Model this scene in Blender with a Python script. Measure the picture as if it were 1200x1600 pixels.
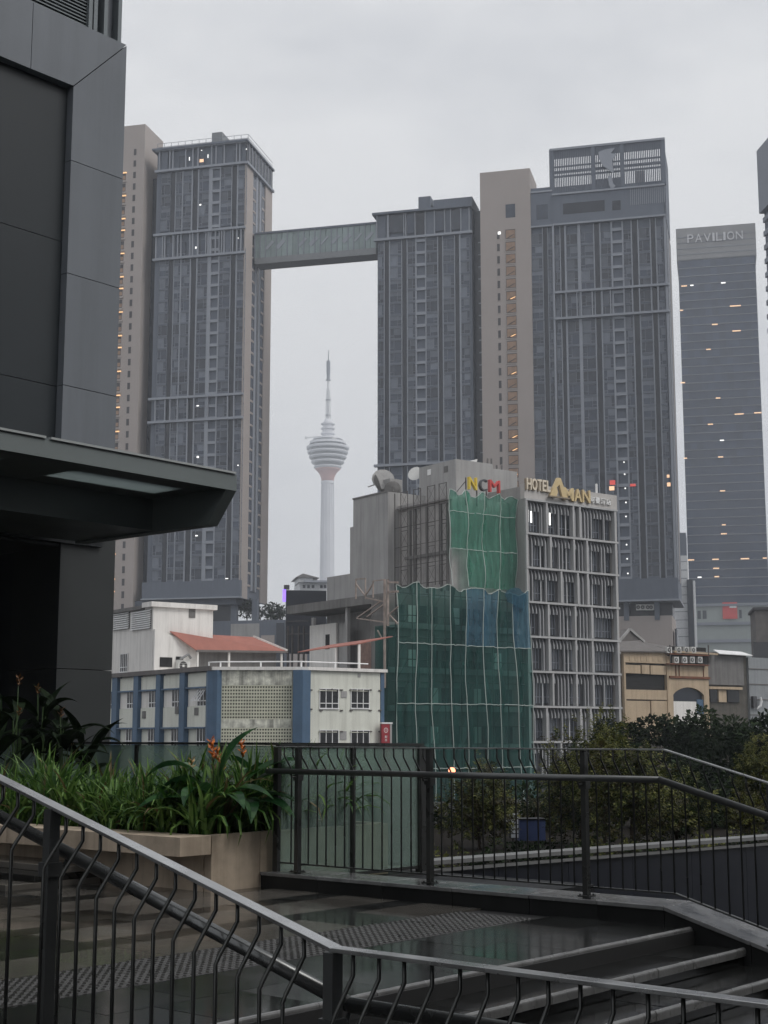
import bpy, bmesh, math, random
from mathutils import Vector, Matrix

for _o in list(bpy.data.objects):
    bpy.data.objects.remove(_o)
S = bpy.context.scene
COL = S.collection
R = math.radians
rnd = random.Random(11)

# ------------------------------------------------------------------ camera
FPX, HOR = 2250.0, 1150.0            # focal length and horizon row, in pixels of a 1200 x 1600 picture
PITCH = math.atan((HOR - 800.0) / FPX)
EYE = Vector((0.0, 0.0, 1.35))       # eye above the upper landing, which is z = 0
cam = bpy.data.cameras.new('camera')
cam.sensor_fit = 'VERTICAL'
cam.sensor_height = 36.0
cam.sensor_width = 27.0
cam.lens = FPX / 1600.0 * 36.0
cam.clip_start = 0.05
cam.clip_end = 9000.0
camo = bpy.data.objects.new('camera', cam)
COL.objects.link(camo)
camo.location = EYE
camo.rotation_euler = (R(90) + PITCH, 0, 0)
S.camera = camo

# ------------------------------------------------------------------ world: overcast, wet afternoon
SUN_AZ, SUN_EL = 118.0, 48.0         # degrees clockwise from the view axis, elevation
W = bpy.data.worlds.new('World')
S.world = W
W.use_nodes = True
nt = W.node_tree
nt.nodes.clear()
n_out = nt.nodes.new('ShaderNodeOutputWorld')
n_bg = nt.nodes.new('ShaderNodeBackground')
n_sky = nt.nodes.new('ShaderNodeTexSky')
n_sky.sky_type = 'NISHITA'
n_sky.sun_disc = False
n_sky.sun_elevation = R(SUN_EL)
n_sky.sun_rotation = R(SUN_AZ)
n_sky.air_density = 1.0
n_sky.dust_density = 4.0
n_hs = nt.nodes.new('ShaderNodeHueSaturation')
n_hs.inputs['Saturation'].default_value = 0.25
nt.links.new(n_sky.outputs[0], n_hs.inputs['Color'])
# the cloud deck: an even grey dome, a little brighter overhead, with soft cloud billows
n_tc = nt.nodes.new('ShaderNodeTexCoord')
n_sep = nt.nodes.new('ShaderNodeSeparateXYZ')
nt.links.new(n_tc.outputs['Generated'], n_sep.inputs[0])
n_map = nt.nodes.new('ShaderNodeMapping')
n_map.inputs['Scale'].default_value = (1.0, 1.0, 2.0)
n_map.inputs['Location'].default_value = (3.36, -0.24, 1.39)
nt.links.new(n_tc.outputs['Generated'], n_map.inputs[0])
n_noise = nt.nodes.new('ShaderNodeTexNoise')
n_noise.inputs['Scale'].default_value = 3.2
n_noise.inputs['Detail'].default_value = 7.0
n_noise.inputs['Roughness'].default_value = 0.58
n_noise.inputs['Distortion'].default_value = 0.25
nt.links.new(n_map.outputs[0], n_noise.inputs['Vector'])
n_ramp = nt.nodes.new('ShaderNodeValToRGB')
n_ramp.color_ramp.elements[0].position = 0.36
n_ramp.color_ramp.elements[0].color = (4.3, 4.4, 4.6, 1)
n_ramp.color_ramp.elements[1].position = 0.56
n_ramp.color_ramp.elements[1].color = (5.25, 5.3, 5.4, 1)
nt.links.new(n_noise.outputs[0], n_ramp.inputs[0])
n_z = nt.nodes.new('ShaderNodeMapRange')
n_z.inputs['From Min'].default_value = 0.0
n_z.inputs['From Max'].default_value = 1.0
n_z.inputs['To Min'].default_value = 1.0
n_z.inputs['To Max'].default_value = 1.25
nt.links.new(n_sep.outputs['Z'], n_z.inputs['Value'])
n_mul = nt.nodes.new('ShaderNodeVectorMath')
n_mul.operation = 'SCALE'
nt.links.new(n_ramp.outputs[0], n_mul.inputs[0])
nt.links.new(n_z.outputs[0], n_mul.inputs['Scale'])
n_mix = nt.nodes.new('ShaderNodeMix')
n_mix.data_type = 'RGBA'
n_mix.inputs[0].default_value = 0.92
nt.links.new(n_hs.outputs[0], n_mix.inputs[6])
nt.links.new(n_mul.outputs[0], n_mix.inputs[7])
nt.links.new(n_mix.outputs[2], n_bg.inputs['Color'])
n_bg.inputs['Strength'].default_value = 0.133
nt.links.new(n_bg.outputs[0], n_out.inputs['Surface'])

sun = bpy.data.lights.new('sun', 'SUN')
sun.energy = 1.45
sun.angle = R(25)
sun.color = (1.0, 0.965, 0.92)
suno = bpy.data.objects.new('sun', sun)
COL.objects.link(suno)
_sd = Vector((math.sin(R(SUN_AZ)) * math.cos(R(SUN_EL)), math.cos(R(SUN_AZ)) * math.cos(R(SUN_EL)), math.sin(R(SUN_EL))))
suno.rotation_euler = (-_sd).to_track_quat('-Z', 'Y').to_euler()
suno.location = (40, -40, 80)

S.view_settings.view_transform = 'Standard'
S.view_settings.look = 'None'
S.view_settings.exposure = 0.12
S.view_settings.gamma = 1.0
S.view_settings.use_curve_mapping = False
S.cycles.max_bounces = 6
S.cycles.transparent_max_bounces = 12
S.cycles.volume_bounces = 1
S.cycles.caustics_reflective = False
S.cycles.caustics_refractive = False
S.cycles.use_denoising = True
S.cycles.use_adaptive_sampling = True
S.cycles.adaptive_threshold = 0.02

# ------------------------------------------------------------------ geometry helpers
_CP, _SP = math.cos(PITCH), math.sin(PITCH)
def ray(px, py):
    u, v = (px - 600.0) / FPX, (800.0 - py) / FPX
    return Vector((u, _CP - v * _SP, _SP + v * _CP))
def at(px, py, depth):
    """point in the world seen at pixel (px, py), depth metres in front of the camera"""
    r = ray(px, py)
    return EYE + r * (depth / r.y)

class Frame:
    """a street-grid frame: local x along compass bearing az (from the view axis), local y 90 degrees left of it"""
    def __init__(s, az, o):
        s.th = R(90 - az)
        s.o = Vector(o)
        s.X = Vector((math.cos(s.th), math.sin(s.th), 0))
        s.Y = Vector((-math.sin(s.th), math.cos(s.th), 0))
    def loc(s, p):
        q = p - s.o
        return Vector((q.dot(s.X), q.dot(s.Y), q.z))
    def hy(s, px, py, y=0.0):
        r = ray(px, py); q = EYE - s.o
        t = (y - q.dot(s.Y)) / r.dot(s.Y)
        p = s.loc(EYE + r * t)
        return p.x, p.z
    def hx(s, px, py, x=0.0):
        r = ray(px, py); q = EYE - s.o
        t = (x - q.dot(s.X)) / r.dot(s.X)
        p = s.loc(EYE + r * t)
        return p.y, p.z
    def hz(s, px, py, z=0.0):
        r = ray(px, py)
        t = (z + s.o.z - EYE.z) / r.z
        p = s.loc(EYE + r * t)
        return p.x, p.y
    def w(s, x, y, z):
        return s.o + s.X * x + s.Y * y + Vector((0, 0, z))

class MB:
    """collects faces of one mesh; every face carries the current material index"""
    def __init__(s, T=None):
        s.v, s.f, s.m, s.k, s.T = [], [], [], 0, T
    def _p(s, p):
        p = Vector(p)
        s.v.append(tuple(s.T @ p if s.T else p)); return len(s.v) - 1
    def poly(s, pts):
        s.f.append([s._p(p) for p in pts]); s.m.append(s.k)
    def box(s, x0, x1, y0, y1, z0, z1):
        if x0 > x1: x0, x1 = x1, x0
        if y0 > y1: y0, y1 = y1, y0
        if z0 > z1: z0, z1 = z1, z0
        i = [s._p(p) for p in ((x0,y0,z0),(x1,y0,z0),(x1,y1,z0),(x0,y1,z0),(x0,y0,z1),(x1,y0,z1),(x1,y1,z1),(x0,y1,z1))]
        for q in ((0,3,2,1),(4,5,6,7),(0,1,5,4),(1,2,6,5),(2,3,7,6),(3,0,4,7)):
            s.f.append([i[j] for j in q]); s.m.append(s.k)
        return s
    def hexa(s, b, t):
        """bottom quad b and top quad t, both counter-clockwise from above"""
        i = [s._p(p) for p in list(b) + list(t)]
        n = len(b)
        s.f.append(i[:n][::-1]); s.m.append(s.k)
        s.f.append(i[n:]); s.m.append(s.k)
        for j in range(n):
            k = (j + 1) % n
            s.f.append([i[j], i[k], i[n + k], i[n + j]]); s.m.append(s.k)
        return s
    def prism(s, pts, z0, z1):
        return s.hexa([(x, y, z0) for x, y in pts], [(x, y, z1) for x, y in pts])
    def sweep(s, pts, a, b):
        """extrude the polygon pts (list of 3-D points) from offset a to offset b"""
        a, b = Vector(a), Vector(b)
        return s.hexa([Vector(p) + a for p in pts], [Vector(p) + b for p in pts])
    def bar(s, a, b, w, h, up=(0, 0, 1)):
        a, b = Vector(a), Vector(b)
        d = (b - a).normalized()
        up = Vector(up)
        if abs(d.dot(up)) > 0.99: up = Vector((1, 0, 0))
        r = d.cross(up).normalized(); u = r.cross(d)
        c = [r * (-w/2) + u * (-h/2), r * (w/2) + u * (-h/2), r * (w/2) + u * (h/2), r * (-w/2) + u * (h/2)]
        return s.hexa([a + q for q in c], [b + q for q in c])
    def tube(s, pts, rad, n=6, cap=True):
        pts = [Vector(p) for p in pts]
        rads = rad if isinstance(rad, (list, tuple)) else [rad] * len(pts)
        rings = []
        u = None
        for i, p in enumerate(pts):
            d = (pts[min(i + 1, len(pts) - 1)] - pts[max(i - 1, 0)]).normalized()
            if u is None:
                u = Vector((0, 0, 1)) if abs(d.z) < 0.9 else Vector((1, 0, 0))
            r = d.cross(u).normalized(); u = r.cross(d).normalized()
            rings.append([s._p(p + (r * math.cos(2*math.pi*k/n) + u * math.sin(2*math.pi*k/n)) * rads[i]) for k in range(n)])
        for A, B in zip(rings, rings[1:]):
            for k in range(n):
                s.f.append([A[k], A[(k+1) % n], B[(k+1) % n], B[k]]); s.m.append(s.k)
        if cap:
            s.f.append(rings[0][::-1]); s.m.append(s.k)
            s.f.append(rings[-1]); s.m.append(s.k)
        return s
    def lathe(s, prof, n=24, c=(0, 0)):
        rings = [[s._p((c[0] + r * math.cos(2*math.pi*k/n), c[1] + r * math.sin(2*math.pi*k/n), z)) for k in range(n)] for r, z in prof]
        for A, B in zip(rings, rings[1:]):
            for k in range(n):
                s.f.append([A[k], A[(k+1) % n], B[(k+1) % n], B[k]]); s.m.append(s.k)
        s.f.append(rings[0][::-1]); s.m.append(s.k)
        s.f.append(rings[-1]); s.m.append(s.k)
        return s
    def mesh(s, name, mats, smooth=False):
        me = bpy.data.meshes.new(name)
        me.from_pydata(s.v, [], s.f)
        for m in (mats if isinstance(mats, (list, tuple)) else [mats]):
            me.materials.append(M[m])
        me.polygons.foreach_set('material_index', s.m)
        if smooth:
            me.polygons.foreach_set('use_smooth', [True] * len(s.f))
        me.update()
        return me
    def build(s, name, mats, parent=None, loc=None, rz=0.0, smooth=False, bevel=0.0):
        return obj(name, s.mesh(name, mats, smooth), parent, loc, rz, bevel)

def obj(name, me, parent=None, loc=None, rz=0.0, bevel=0.0):
    o = bpy.data.objects.new(name, me)
    COL.objects.link(o)
    if parent: o.parent = parent
    if loc is not None: o.location = loc
    if rz: o.rotation_euler = (0, 0, rz)
    if bevel:
        b = o.modifiers.new('bevel', 'BEVEL'); b.width = bevel; b.segments = 2; b.limit_method = 'ANGLE'
    return o
def tag(o, label, cat, group=None, kind=None):
    o['label'] = label
    if cat: o['category'] = cat
    if group: o['group'] = group
    if kind: o['kind'] = kind
    return o
def thing(name, fr, label, cat, group=None):
    e = bpy.data.objects.new(name, None)
    e.empty_display_size = 0.3
    COL.objects.link(e)
    if isinstance(fr, Frame):
        e.location = fr.o; e.rotation_euler = (0, 0, fr.th)
    else:
        e.location = fr
    return tag(e, label, cat, group)
def structure(o):
    o['kind'] = 'structure'; return o
def spread(name, me, parent, spots, limit=300):
    """alike pieces as parts: spots = (x, y, z, rz); past the limit the rest are joined into one part"""
    out = []
    for x, y, z, rz in spots[:limit]:
        out.append(obj(name, me, parent, (x, y, z), rz))
    rest = spots[limit:]
    if rest:
        vs, fs, ms = [], [], []
        base = [v.co.copy() for v in me.vertices]
        for x, y, z, rz in rest:
            T = Matrix.Translation((x, y, z)) @ Matrix.Rotation(rz, 4, 'Z')
            k = len(vs)
            vs += [tuple(T @ c) for c in base]
            for p in me.polygons:
                fs.append([k + i for i in p.vertices]); ms.append(p.material_index)
        m2 = bpy.data.meshes.new(name + '_field')
        m2.from_pydata(vs, [], fs)
        for m in me.materials: m2.materials.append(m)
        m2.polygons.foreach_set('material_index', ms)
        o = obj(name + '_field', m2, parent); o['kind'] = 'stuff'
        out.append(o)
    return out
_fontc = {}
def letter_mesh(ch, w, h, d, mat, bold=0.0):
    """one raised character fitted to width w, height h, thickness d; stands in the local x-z plane, front towards -y"""
    key = (ch, bold)
    if key not in _fontc:
        cu = bpy.data.curves.new('glyph', 'FONT')
        cu.body = ch; cu.extrude = 0.5; cu.offset = bold
        ob = bpy.data.objects.new('glyph', cu); COL.objects.link(ob)
        bpy.context.view_layer.update()
        me = bpy.data.meshes.new_from_object(ob.evaluated_get(bpy.context.evaluated_depsgraph_get()))
        bpy.data.objects.remove(ob)
        _fontc[key] = ([v.co.copy() for v in me.vertices], [list(p.vertices) for p in me.polygons])
        bpy.data.meshes.remove(me)
    vs, fs = _fontc[key]
    x0, x1 = min(v.x for v in vs), max(v.x for v in vs)
    y0, y1 = min(v.y for v in vs), max(v.y for v in vs)
    m = bpy.data.meshes.new('letter')
    m.from_pydata([((v.x - x0) / (x1 - x0) * w, -v.z * d, (v.y - y0) / (y1 - y0) * h) for v in vs], [], fs)
    m.materials.append(M[mat])
    return m

# ------------------------------------------------------------------ materials
M = {}
def mat(name, c, rough=0.7, metal=0.0, var=0.12, scale=1.0, streak=0.0, bump=0.0, bscale=30.0, rand=0.0, c2=None, spec=0.5, dirt=None, rvar=0.0, emit=None, estr=0.0, trans=0.0, coat=0.0, map=None, alpha=None, sscale=1.0):
    m = bpy.data.materials.new(name); m.use_nodes = True
    t = m.node_tree; N = t.nodes; L = t.links
    b = N['Principled BSDF']
    b.inputs['Roughness'].default_value = rough
    b.inputs['Metallic'].default_value = metal
    b.inputs['Specular IOR Level'].default_value = spec
    if coat: b.inputs['Coat Weight'].default_value = coat; b.inputs['Coat Roughness'].default_value = 0.08
    if trans: b.inputs['Transmission Weight'].default_value = trans
    tc = N.new('ShaderNodeTexCoord')
    mp = N.new('ShaderNodeMapping')
    mp.inputs['Scale'].default_value = map or (1, 1, 1)
    L.new(tc.outputs['Object'], mp.inputs[0])
    oi = N.new('ShaderNodeObjectInfo')
    off = N.new('ShaderNodeVectorMath'); off.operation = 'ADD'
    sc = N.new('ShaderNodeMath'); sc.operation = 'MULTIPLY'; sc.inputs[1].default_value = 37.0
    L.new(oi.outputs['Random'], sc.inputs[0]); L.new(mp.outputs[0], off.inputs[0]); L.new(sc.outputs[0], off.inputs[1])
    vec = off.outputs[0]
    no = N.new('ShaderNodeTexNoise'); no.inputs['Scale'].default_value = scale; no.inputs['Detail'].default_value = 6; no.inputs['Roughness'].default_value = 0.6
    L.new(vec, no.inputs['Vector'])
    lo = tuple(max(0, x * (1 - var)) for x in c) + (1,)
    hi = (tuple(min(1, x * (1 + var)) for x in c) if c2 is None else tuple(c2)) + (1,)
    rp = N.new('ShaderNodeValToRGB')
    rp.color_ramp.elements[0].position = 0.3; rp.color_ramp.elements[0].color = lo
    rp.color_ramp.elements[1].position = 0.7; rp.color_ramp.elements[1].color = hi
    L.new(no.outputs[0], rp.inputs[0])
    col = rp.outputs[0]
    if streak:
        ms = N.new('ShaderNodeMapping'); ms.inputs['Scale'].default_value = (2.2 * sscale, 2.2 * sscale, 0.12 * sscale)
        L.new(tc.outputs['Object'], ms.inputs[0])
        o2 = N.new('ShaderNodeVectorMath'); o2.operation = 'ADD'; L.new(ms.outputs[0], o2.inputs[0]); L.new(sc.outputs[0], o2.inputs[1])
        n2 = N.new('ShaderNodeTexNoise'); n2.inputs['Scale'].default_value = 1.0; n2.inputs['Detail'].default_value = 5; n2.inputs['Roughness'].default_value = 0.7
        L.new(o2.outputs[0], n2.inputs['Vector'])
        r2 = N.new('ShaderNodeMapRange'); r2.inputs['From Min'].default_value = 0.45; r2.inputs['From Max'].default_value = 0.75
        r2.inputs['To Max'].default_value = streak
        L.new(n2.outputs[0], r2.inputs['Value'])
        mx = N.new('ShaderNodeMix'); mx.data_type = 'RGBA'
        L.new(r2.outputs[0], mx.inputs[0]); L.new(col, mx.inputs[6])
        mx.inputs[7].default_value = tuple(dirt or tuple(x * 0.35 for x in c)) + (1,)
        col = mx.outputs[2]
    if rand:
        hs = N.new('ShaderNodeHueSaturation')
        rr = N.new('ShaderNodeMapRange'); rr.inputs['To Min'].default_value = 1 - rand; rr.inputs['To Max'].default_value = 1 + rand
        L.new(oi.outputs['Random'], rr.inputs['Value']); L.new(rr.outputs[0], hs.inputs['Value']); L.new(col, hs.inputs['Color'])
        col = hs.outputs[0]
    L.new(col, b.inputs['Base Color'])
    if rvar:
        n3 = N.new('ShaderNodeTexNoise'); n3.inputs['Scale'].default_value = scale * 0.7; n3.inputs['Detail'].default_value = 4
        L.new(vec, n3.inputs['Vector'])
        r3 = N.new('ShaderNodeMapRange'); r3.inputs['From Min'].default_value = 0.35; r3.inputs['From Max'].default_value = 0.65
        r3.inputs['To Min'].default_value = max(0.02, rough - rvar); r3.inputs['To Max'].default_value = min(1, rough + rvar)
        L.new(n3.outputs[0], r3.inputs['Value']); L.new(r3.outputs[0], b.inputs['Roughness'])
    if bump:
        nb = N.new('ShaderNodeTexNoise'); nb.inputs['Scale'].default_value = bscale; nb.inputs['Detail'].default_value = 4
        L.new(vec, nb.inputs['Vector'])
        bp = N.new('ShaderNodeBump'); bp.inputs['Strength'].default_value = bump; bp.inputs['Distance'].default_value = 0.02
        L.new(nb.outputs[0], bp.inputs['Height']); L.new(bp.outputs[0], b.inputs['Normal'])
    if emit:
        b.inputs['Emission Color'].default_value = tuple(emit) + (1,)
        b.inputs['Emission Strength'].default_value = estr
    if alpha is not None:
        b.inputs['Alpha'].default_value = alpha
    M[name] = m
    return m

def leafmat(name, c, c2, scale=2.0, tl=0.35, rough=0.45, spec=0.3):
    m = bpy.data.materials.new(name); m.use_nodes = True
    t = m.node_tree; N = t.nodes; L = t.links; N.clear()
    out = N.new('ShaderNodeOutputMaterial'); mx = N.new('ShaderNodeMixShader'); mx.inputs[0].default_value = tl
    b = N.new('ShaderNodeBsdfPrincipled'); b.inputs['Roughness'].default_value = rough; b.inputs['Specular IOR Level'].default_value = spec
    tr = N.new('ShaderNodeBsdfTranslucent')
    g = N.new('ShaderNodeNewGeometry'); tc = N.new('ShaderNodeTexCoord')
    no = N.new('ShaderNodeTexNoise'); no.inputs['Scale'].default_value = scale; no.inputs['Detail'].default_value = 3
    L.new(tc.outputs['Object'], no.inputs['Vector'])
    ad = N.new('ShaderNodeMath'); ad.operation = 'MULTIPLY_ADD'; ad.inputs[1].default_value = 0.6; ad.inputs[2].default_value = -0.3
    L.new(g.outputs['Random Per Island'], ad.inputs[0])
    a2 = N.new('ShaderNodeMath'); a2.operation = 'ADD'; L.new(no.outputs[0], a2.inputs[0]); L.new(ad.outputs[0], a2.inputs[1])
    rp = N.new('ShaderNodeValToRGB')
    rp.color_ramp.elements[0].position = 0.3; rp.color_ramp.elements[0].color = tuple(c) + (1,)
    rp.color_ramp.elements[1].position = 0.72; rp.color_ramp.elements[1].color = tuple(c2) + (1,)
    L.new(a2.outputs[0], rp.inputs[0])
    L.new(rp.outputs[0], b.inputs['Base Color']); L.new(rp.outputs[0], tr.inputs['Color'])
    L.new(b.outputs[0], mx.inputs[1]); L.new(tr.outputs[0], mx.inputs[2]); L.new(mx.outputs[0], out.inputs['Surface'])
    M[name] = m

def netmat(name, c, c2, alpha, scale=1.2):
    """woven safety net: some light passes, the threads scatter the rest"""
    m = bpy.data.materials.new(name); m.use_nodes = True
    t = m.node_tree; N = t.nodes; L = t.links; N.clear()
    out = N.new('ShaderNodeOutputMaterial'); mx = N.new('ShaderNodeMixShader')
    tp = N.new('ShaderNodeBsdfTransparent'); tp.inputs[0].default_value = tuple(0.4 + 0.6 * min(1, x * 3) for x in c2) + (1,)
    df = N.new('ShaderNodeBsdfDiffuse'); tr = N.new('ShaderNodeBsdfTranslucent'); m2 = N.new('ShaderNodeMixShader'); m2.inputs[0].default_value = 0.35
    tc = N.new('ShaderNodeTexCoord'); mp = N.new('ShaderNodeMapping'); mp.inputs['Scale'].default_value = (1, 1, 0.3)
    oi = N.new('ShaderNodeObjectInfo'); sc = N.new('ShaderNodeMath'); sc.operation = 'MULTIPLY'; sc.inputs[1].default_value = 30
    L.new(oi.outputs['Random'], sc.inputs[0])
    ad = N.new('ShaderNodeVectorMath'); ad.operation = 'ADD'
    L.new(tc.outputs['Object'], mp.inputs[0]); L.new(mp.outputs[0], ad.inputs[0]); L.new(sc.outputs[0], ad.inputs[1])
    no = N.new('ShaderNodeTexNoise'); no.inputs['Scale'].default_value = scale; no.inputs['Detail'].default_value = 6
    L.new(ad.outputs[0], no.inputs['Vector'])
    rp = N.new('ShaderNodeValToRGB')
    rp.color_ramp.elements[0].position = 0.3; rp.color_ramp.elements[0].color = tuple(c) + (1,)
    rp.color_ramp.elements[1].position = 0.7; rp.color_ramp.elements[1].color = tuple(c2) + (1,)
    L.new(no.outputs[0], rp.inputs[0])
    L.new(rp.outputs[0], df.inputs[0]); L.new(rp.outputs[0], tr.inputs[0])
    L.new(df.outputs[0], m2.inputs[1]); L.new(tr.outputs[0], m2.inputs[2])
    mr = N.new('ShaderNodeMapRange'); mr.inputs['From Min'].default_value = 0.3; mr.inputs['From Max'].default_value = 0.7
    mr.inputs['To Min'].default_value = alpha - 0.1; mr.inputs['To Max'].default_value = min(1, alpha + 0.08)
    L.new(no.outputs[0], mr.inputs['Value'])
    L.new(mr.outputs[0], mx.inputs[0]); L.new(tp.outputs[0], mx.inputs[1]); L.new(m2.outputs[0], mx.inputs[2])
    L.new(mx.outputs[0], out.inputs['Surface'])
    M[name] = m

def paneglass(name, tint, rough=0.05, mixf=0.4, dif=(0.1, 0.14, 0.13)):
    """thin architectural glass: tinted see-through, a film of grime and the sky's reflection"""
    m = bpy.data.materials.new(name); m.use_nodes = True
    t = m.node_tree; N = t.nodes; L = t.links; N.clear()
    out = N.new('ShaderNodeOutputMaterial')
    tp = N.new('ShaderNodeBsdfTransparent'); tp.inputs[0].default_value = tuple(tint) + (1,)
    df = N.new('ShaderNodeBsdfDiffuse'); df.inputs[0].default_value = tuple(dif) + (1,)
    tc = N.new('ShaderNodeTexCoord'); no = N.new('ShaderNodeTexNoise'); no.inputs['Scale'].default_value = 1.5; no.inputs['Detail'].default_value = 6
    L.new(tc.outputs['Object'], no.inputs['Vector'])
    mr = N.new('ShaderNodeMapRange'); mr.inputs['From Min'].default_value = 0.3; mr.inputs['From Max'].default_value = 0.7
    mr.inputs['To Min'].default_value = mixf * 0.8; mr.inputs['To Max'].default_value = min(1, mixf * 1.2)
    L.new(no.outputs[0], mr.inputs['Value'])
    a = N.new('ShaderNodeMixShader'); L.new(mr.outputs[0], a.inputs[0]); L.new(tp.outputs[0], a.inputs[1]); L.new(df.outputs[0], a.inputs[2])
    gl = N.new('ShaderNodeBsdfGlossy'); gl.inputs['Roughness'].default_value = rough
    ge = N.new('ShaderNodeNewGeometry'); io = N.new('ShaderNodeMapRange'); io.inputs['To Min'].default_value = 1.45; io.inputs['To Max'].default_value = 1 / 1.45
    L.new(ge.outputs['Backfacing'], io.inputs['Value'])
    fr = N.new('ShaderNodeFresnel'); L.new(io.outputs[0], fr.inputs[0])
    b = N.new('ShaderNodeMixShader'); L.new(fr.outputs[0], b.inputs[0]); L.new(a.outputs[0], b.inputs[1]); L.new(gl.outputs[0], b.inputs[2])
    L.new(b.outputs[0], out.inputs['Surface'])
    M[name] = m

# colours are surface albedos
mat('tower_wall', (0.120, 0.138, 0.172), 0.75, var=0.06, scale=0.15, streak=0.25)
mat('tower_trim', (0.265, 0.285, 0.325), 0.7, var=0.05, scale=0.3)
mat('tower_frame', (0.20, 0.218, 0.255), 0.6, var=0.04)
mat('tower_spandrel', (0.105, 0.122, 0.155), 0.6, var=0.08, rand=0.12)
mat('tower_glass', (0.030, 0.041, 0.064), 0.12, var=0.25, scale=0.8, rand=0.4, spec=0.6)
mat('tower_curtain', (0.115, 0.13, 0.158), 0.6, var=0.15, scale=0.8, rand=0.4)
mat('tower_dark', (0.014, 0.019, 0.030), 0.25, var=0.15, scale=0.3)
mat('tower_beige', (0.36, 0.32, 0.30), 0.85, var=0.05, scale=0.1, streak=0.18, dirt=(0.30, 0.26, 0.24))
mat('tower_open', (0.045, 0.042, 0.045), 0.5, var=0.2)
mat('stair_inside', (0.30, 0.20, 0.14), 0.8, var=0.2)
mat('stair_lamp', (0.9, 0.6, 0.3), 0.5, emit=(1.0, 0.55, 0.25), estr=0.9)
mat('lit_white', (0.9, 0.9, 0.9), 0.5, emit=(1.0, 0.98, 0.93), estr=1.3)
mat('lit_warm', (0.9, 0.6, 0.4), 0.5, emit=(1.0, 0.62, 0.36), estr=0.8)
mat('lit_red', (0.8, 0.1, 0.1), 0.5, emit=(1.0, 0.12, 0.08), estr=0.3)
mat('lit_lamp_red', (0.9, 0.2, 0.1), 0.5, emit=(1.0, 0.30, 0.16), estr=3.0)
mat('lit_purple', (0.3, 0.2, 0.8), 0.5, emit=(0.35, 0.18, 0.95), estr=1.0)
mat('bridge_glass', (0.22, 0.275, 0.275), 0.15, var=0.15, scale=0.4, rand=0.15)
mat('bridge_beam', (0.19, 0.20, 0.21), 0.7, var=0.08)
mat('white_metal', (0.62, 0.63, 0.64), 0.5, var=0.06)
mat('mast_white', (0.60, 0.61, 0.64), 0.7, var=0.05, scale=0.05)
mat('pod_glass', (0.035, 0.042, 0.055), 0.2, var=0.1)
mat('pod_pink_lit', (0.55, 0.27, 0.24), 0.7, var=0.06, scale=0.05)  # pink light on the funnel under the pod, put into its colour
mat('pav_glass', (0.030, 0.046, 0.082), 0.14, var=0.22, scale=0.06, rand=0.22)
mat('pav_spandrel', (0.16, 0.175, 0.21), 0.5, var=0.1, rand=0.1)
mat('pav_stone', (0.20, 0.20, 0.205), 0.7, var=0.1, scale=0.2)
mat('pav_letter', (0.50, 0.50, 0.52), 0.5)
mat('pav_base', (0.24, 0.27, 0.26), 0.6, var=0.1, scale=0.2, streak=0.2)
mat('concrete', (0.34, 0.335, 0.33), 0.9, var=0.1, scale=0.3, streak=0.45, bump=0.1, bscale=6)
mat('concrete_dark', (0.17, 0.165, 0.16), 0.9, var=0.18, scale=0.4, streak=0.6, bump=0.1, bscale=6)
mat('concrete_raw', (0.36, 0.345, 0.335), 0.9, var=0.2, scale=0.5, streak=0.6, bump=0.15, bscale=6)
mat('brick_raw', (0.23, 0.15, 0.125), 0.9, var=0.25, scale=1.5, streak=0.4)
mat('hotel_wall', (0.06, 0.062, 0.068), 0.8, var=0.1, scale=0.4)
mat('hotel_side', (0.30, 0.295, 0.285), 0.85, var=0.08, scale=0.3, streak=0.4)
mat('hotel_parapet', (0.46, 0.44, 0.42), 0.8, var=0.06, scale=0.5, streak=0.35)
mat('hotel_fin', (0.29, 0.295, 0.305), 0.6, var=0.06, rand=0.12, streak=0.3)
mat('hotel_ledge', (0.40, 0.40, 0.40), 0.6, var=0.06, streak=0.3)
mat('hotel_glass', (0.045, 0.05, 0.058), 0.1, var=0.2, rand=0.3)
mat('sign_cream', (0.66, 0.58, 0.46), 0.5, var=0.06)
mat('sign_gold', (0.58, 0.45, 0.24), 0.4, var=0.08, metal=0.2)
mat('sign_back', (0.25, 0.20, 0.14), 0.6)
mat('sign_white', (0.75, 0.75, 0.74), 0.6)
mat('sign_yellow', (0.70, 0.52, 0.05), 0.5, streak=0.2)
mat('sign_black', (0.05, 0.05, 0.055), 0.5)
mat('sign_red', (0.55, 0.05, 0.045), 0.5, streak=0.2)
mat('sign_crimson', (0.28, 0.02, 0.03), 0.5)
mat('rope', (0.44, 0.49, 0.46), 0.9, var=0.1)
netmat('net_green', (0.022, 0.088, 0.082), (0.050, 0.165, 0.148), 0.44)
netmat('net_dense', (0.014, 0.062, 0.057), (0.034, 0.125, 0.112), 0.6)
netmat('net_thin', (0.030, 0.105, 0.095), (0.060, 0.165, 0.145), 0.42)
netmat('net_light', (0.075, 0.22, 0.165), (0.14, 0.33, 0.26), 0.56)
netmat('net_blue', (0.045, 0.13, 0.185), (0.10, 0.22, 0.29), 0.6)
mat('scaffold', (0.075, 0.068, 0.065), 0.7, metal=0.2, var=0.3, scale=2)
mat('steel_rust', (0.30, 0.25, 0.22), 0.7, metal=0.2, var=0.3, scale=2)
mat('cream', (0.67, 0.68, 0.61), 0.85, var=0.06, scale=0.4, streak=0.35, dirt=(0.25, 0.24, 0.20))
mat('cream_stain', (0.60, 0.60, 0.52), 0.9, var=0.5, scale=1.6, streak=1.0, dirt=(0.10, 0.095, 0.085))
mat('blue_paint', (0.060, 0.115, 0.19), 0.6, var=0.12, scale=0.8, streak=0.3)
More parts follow.
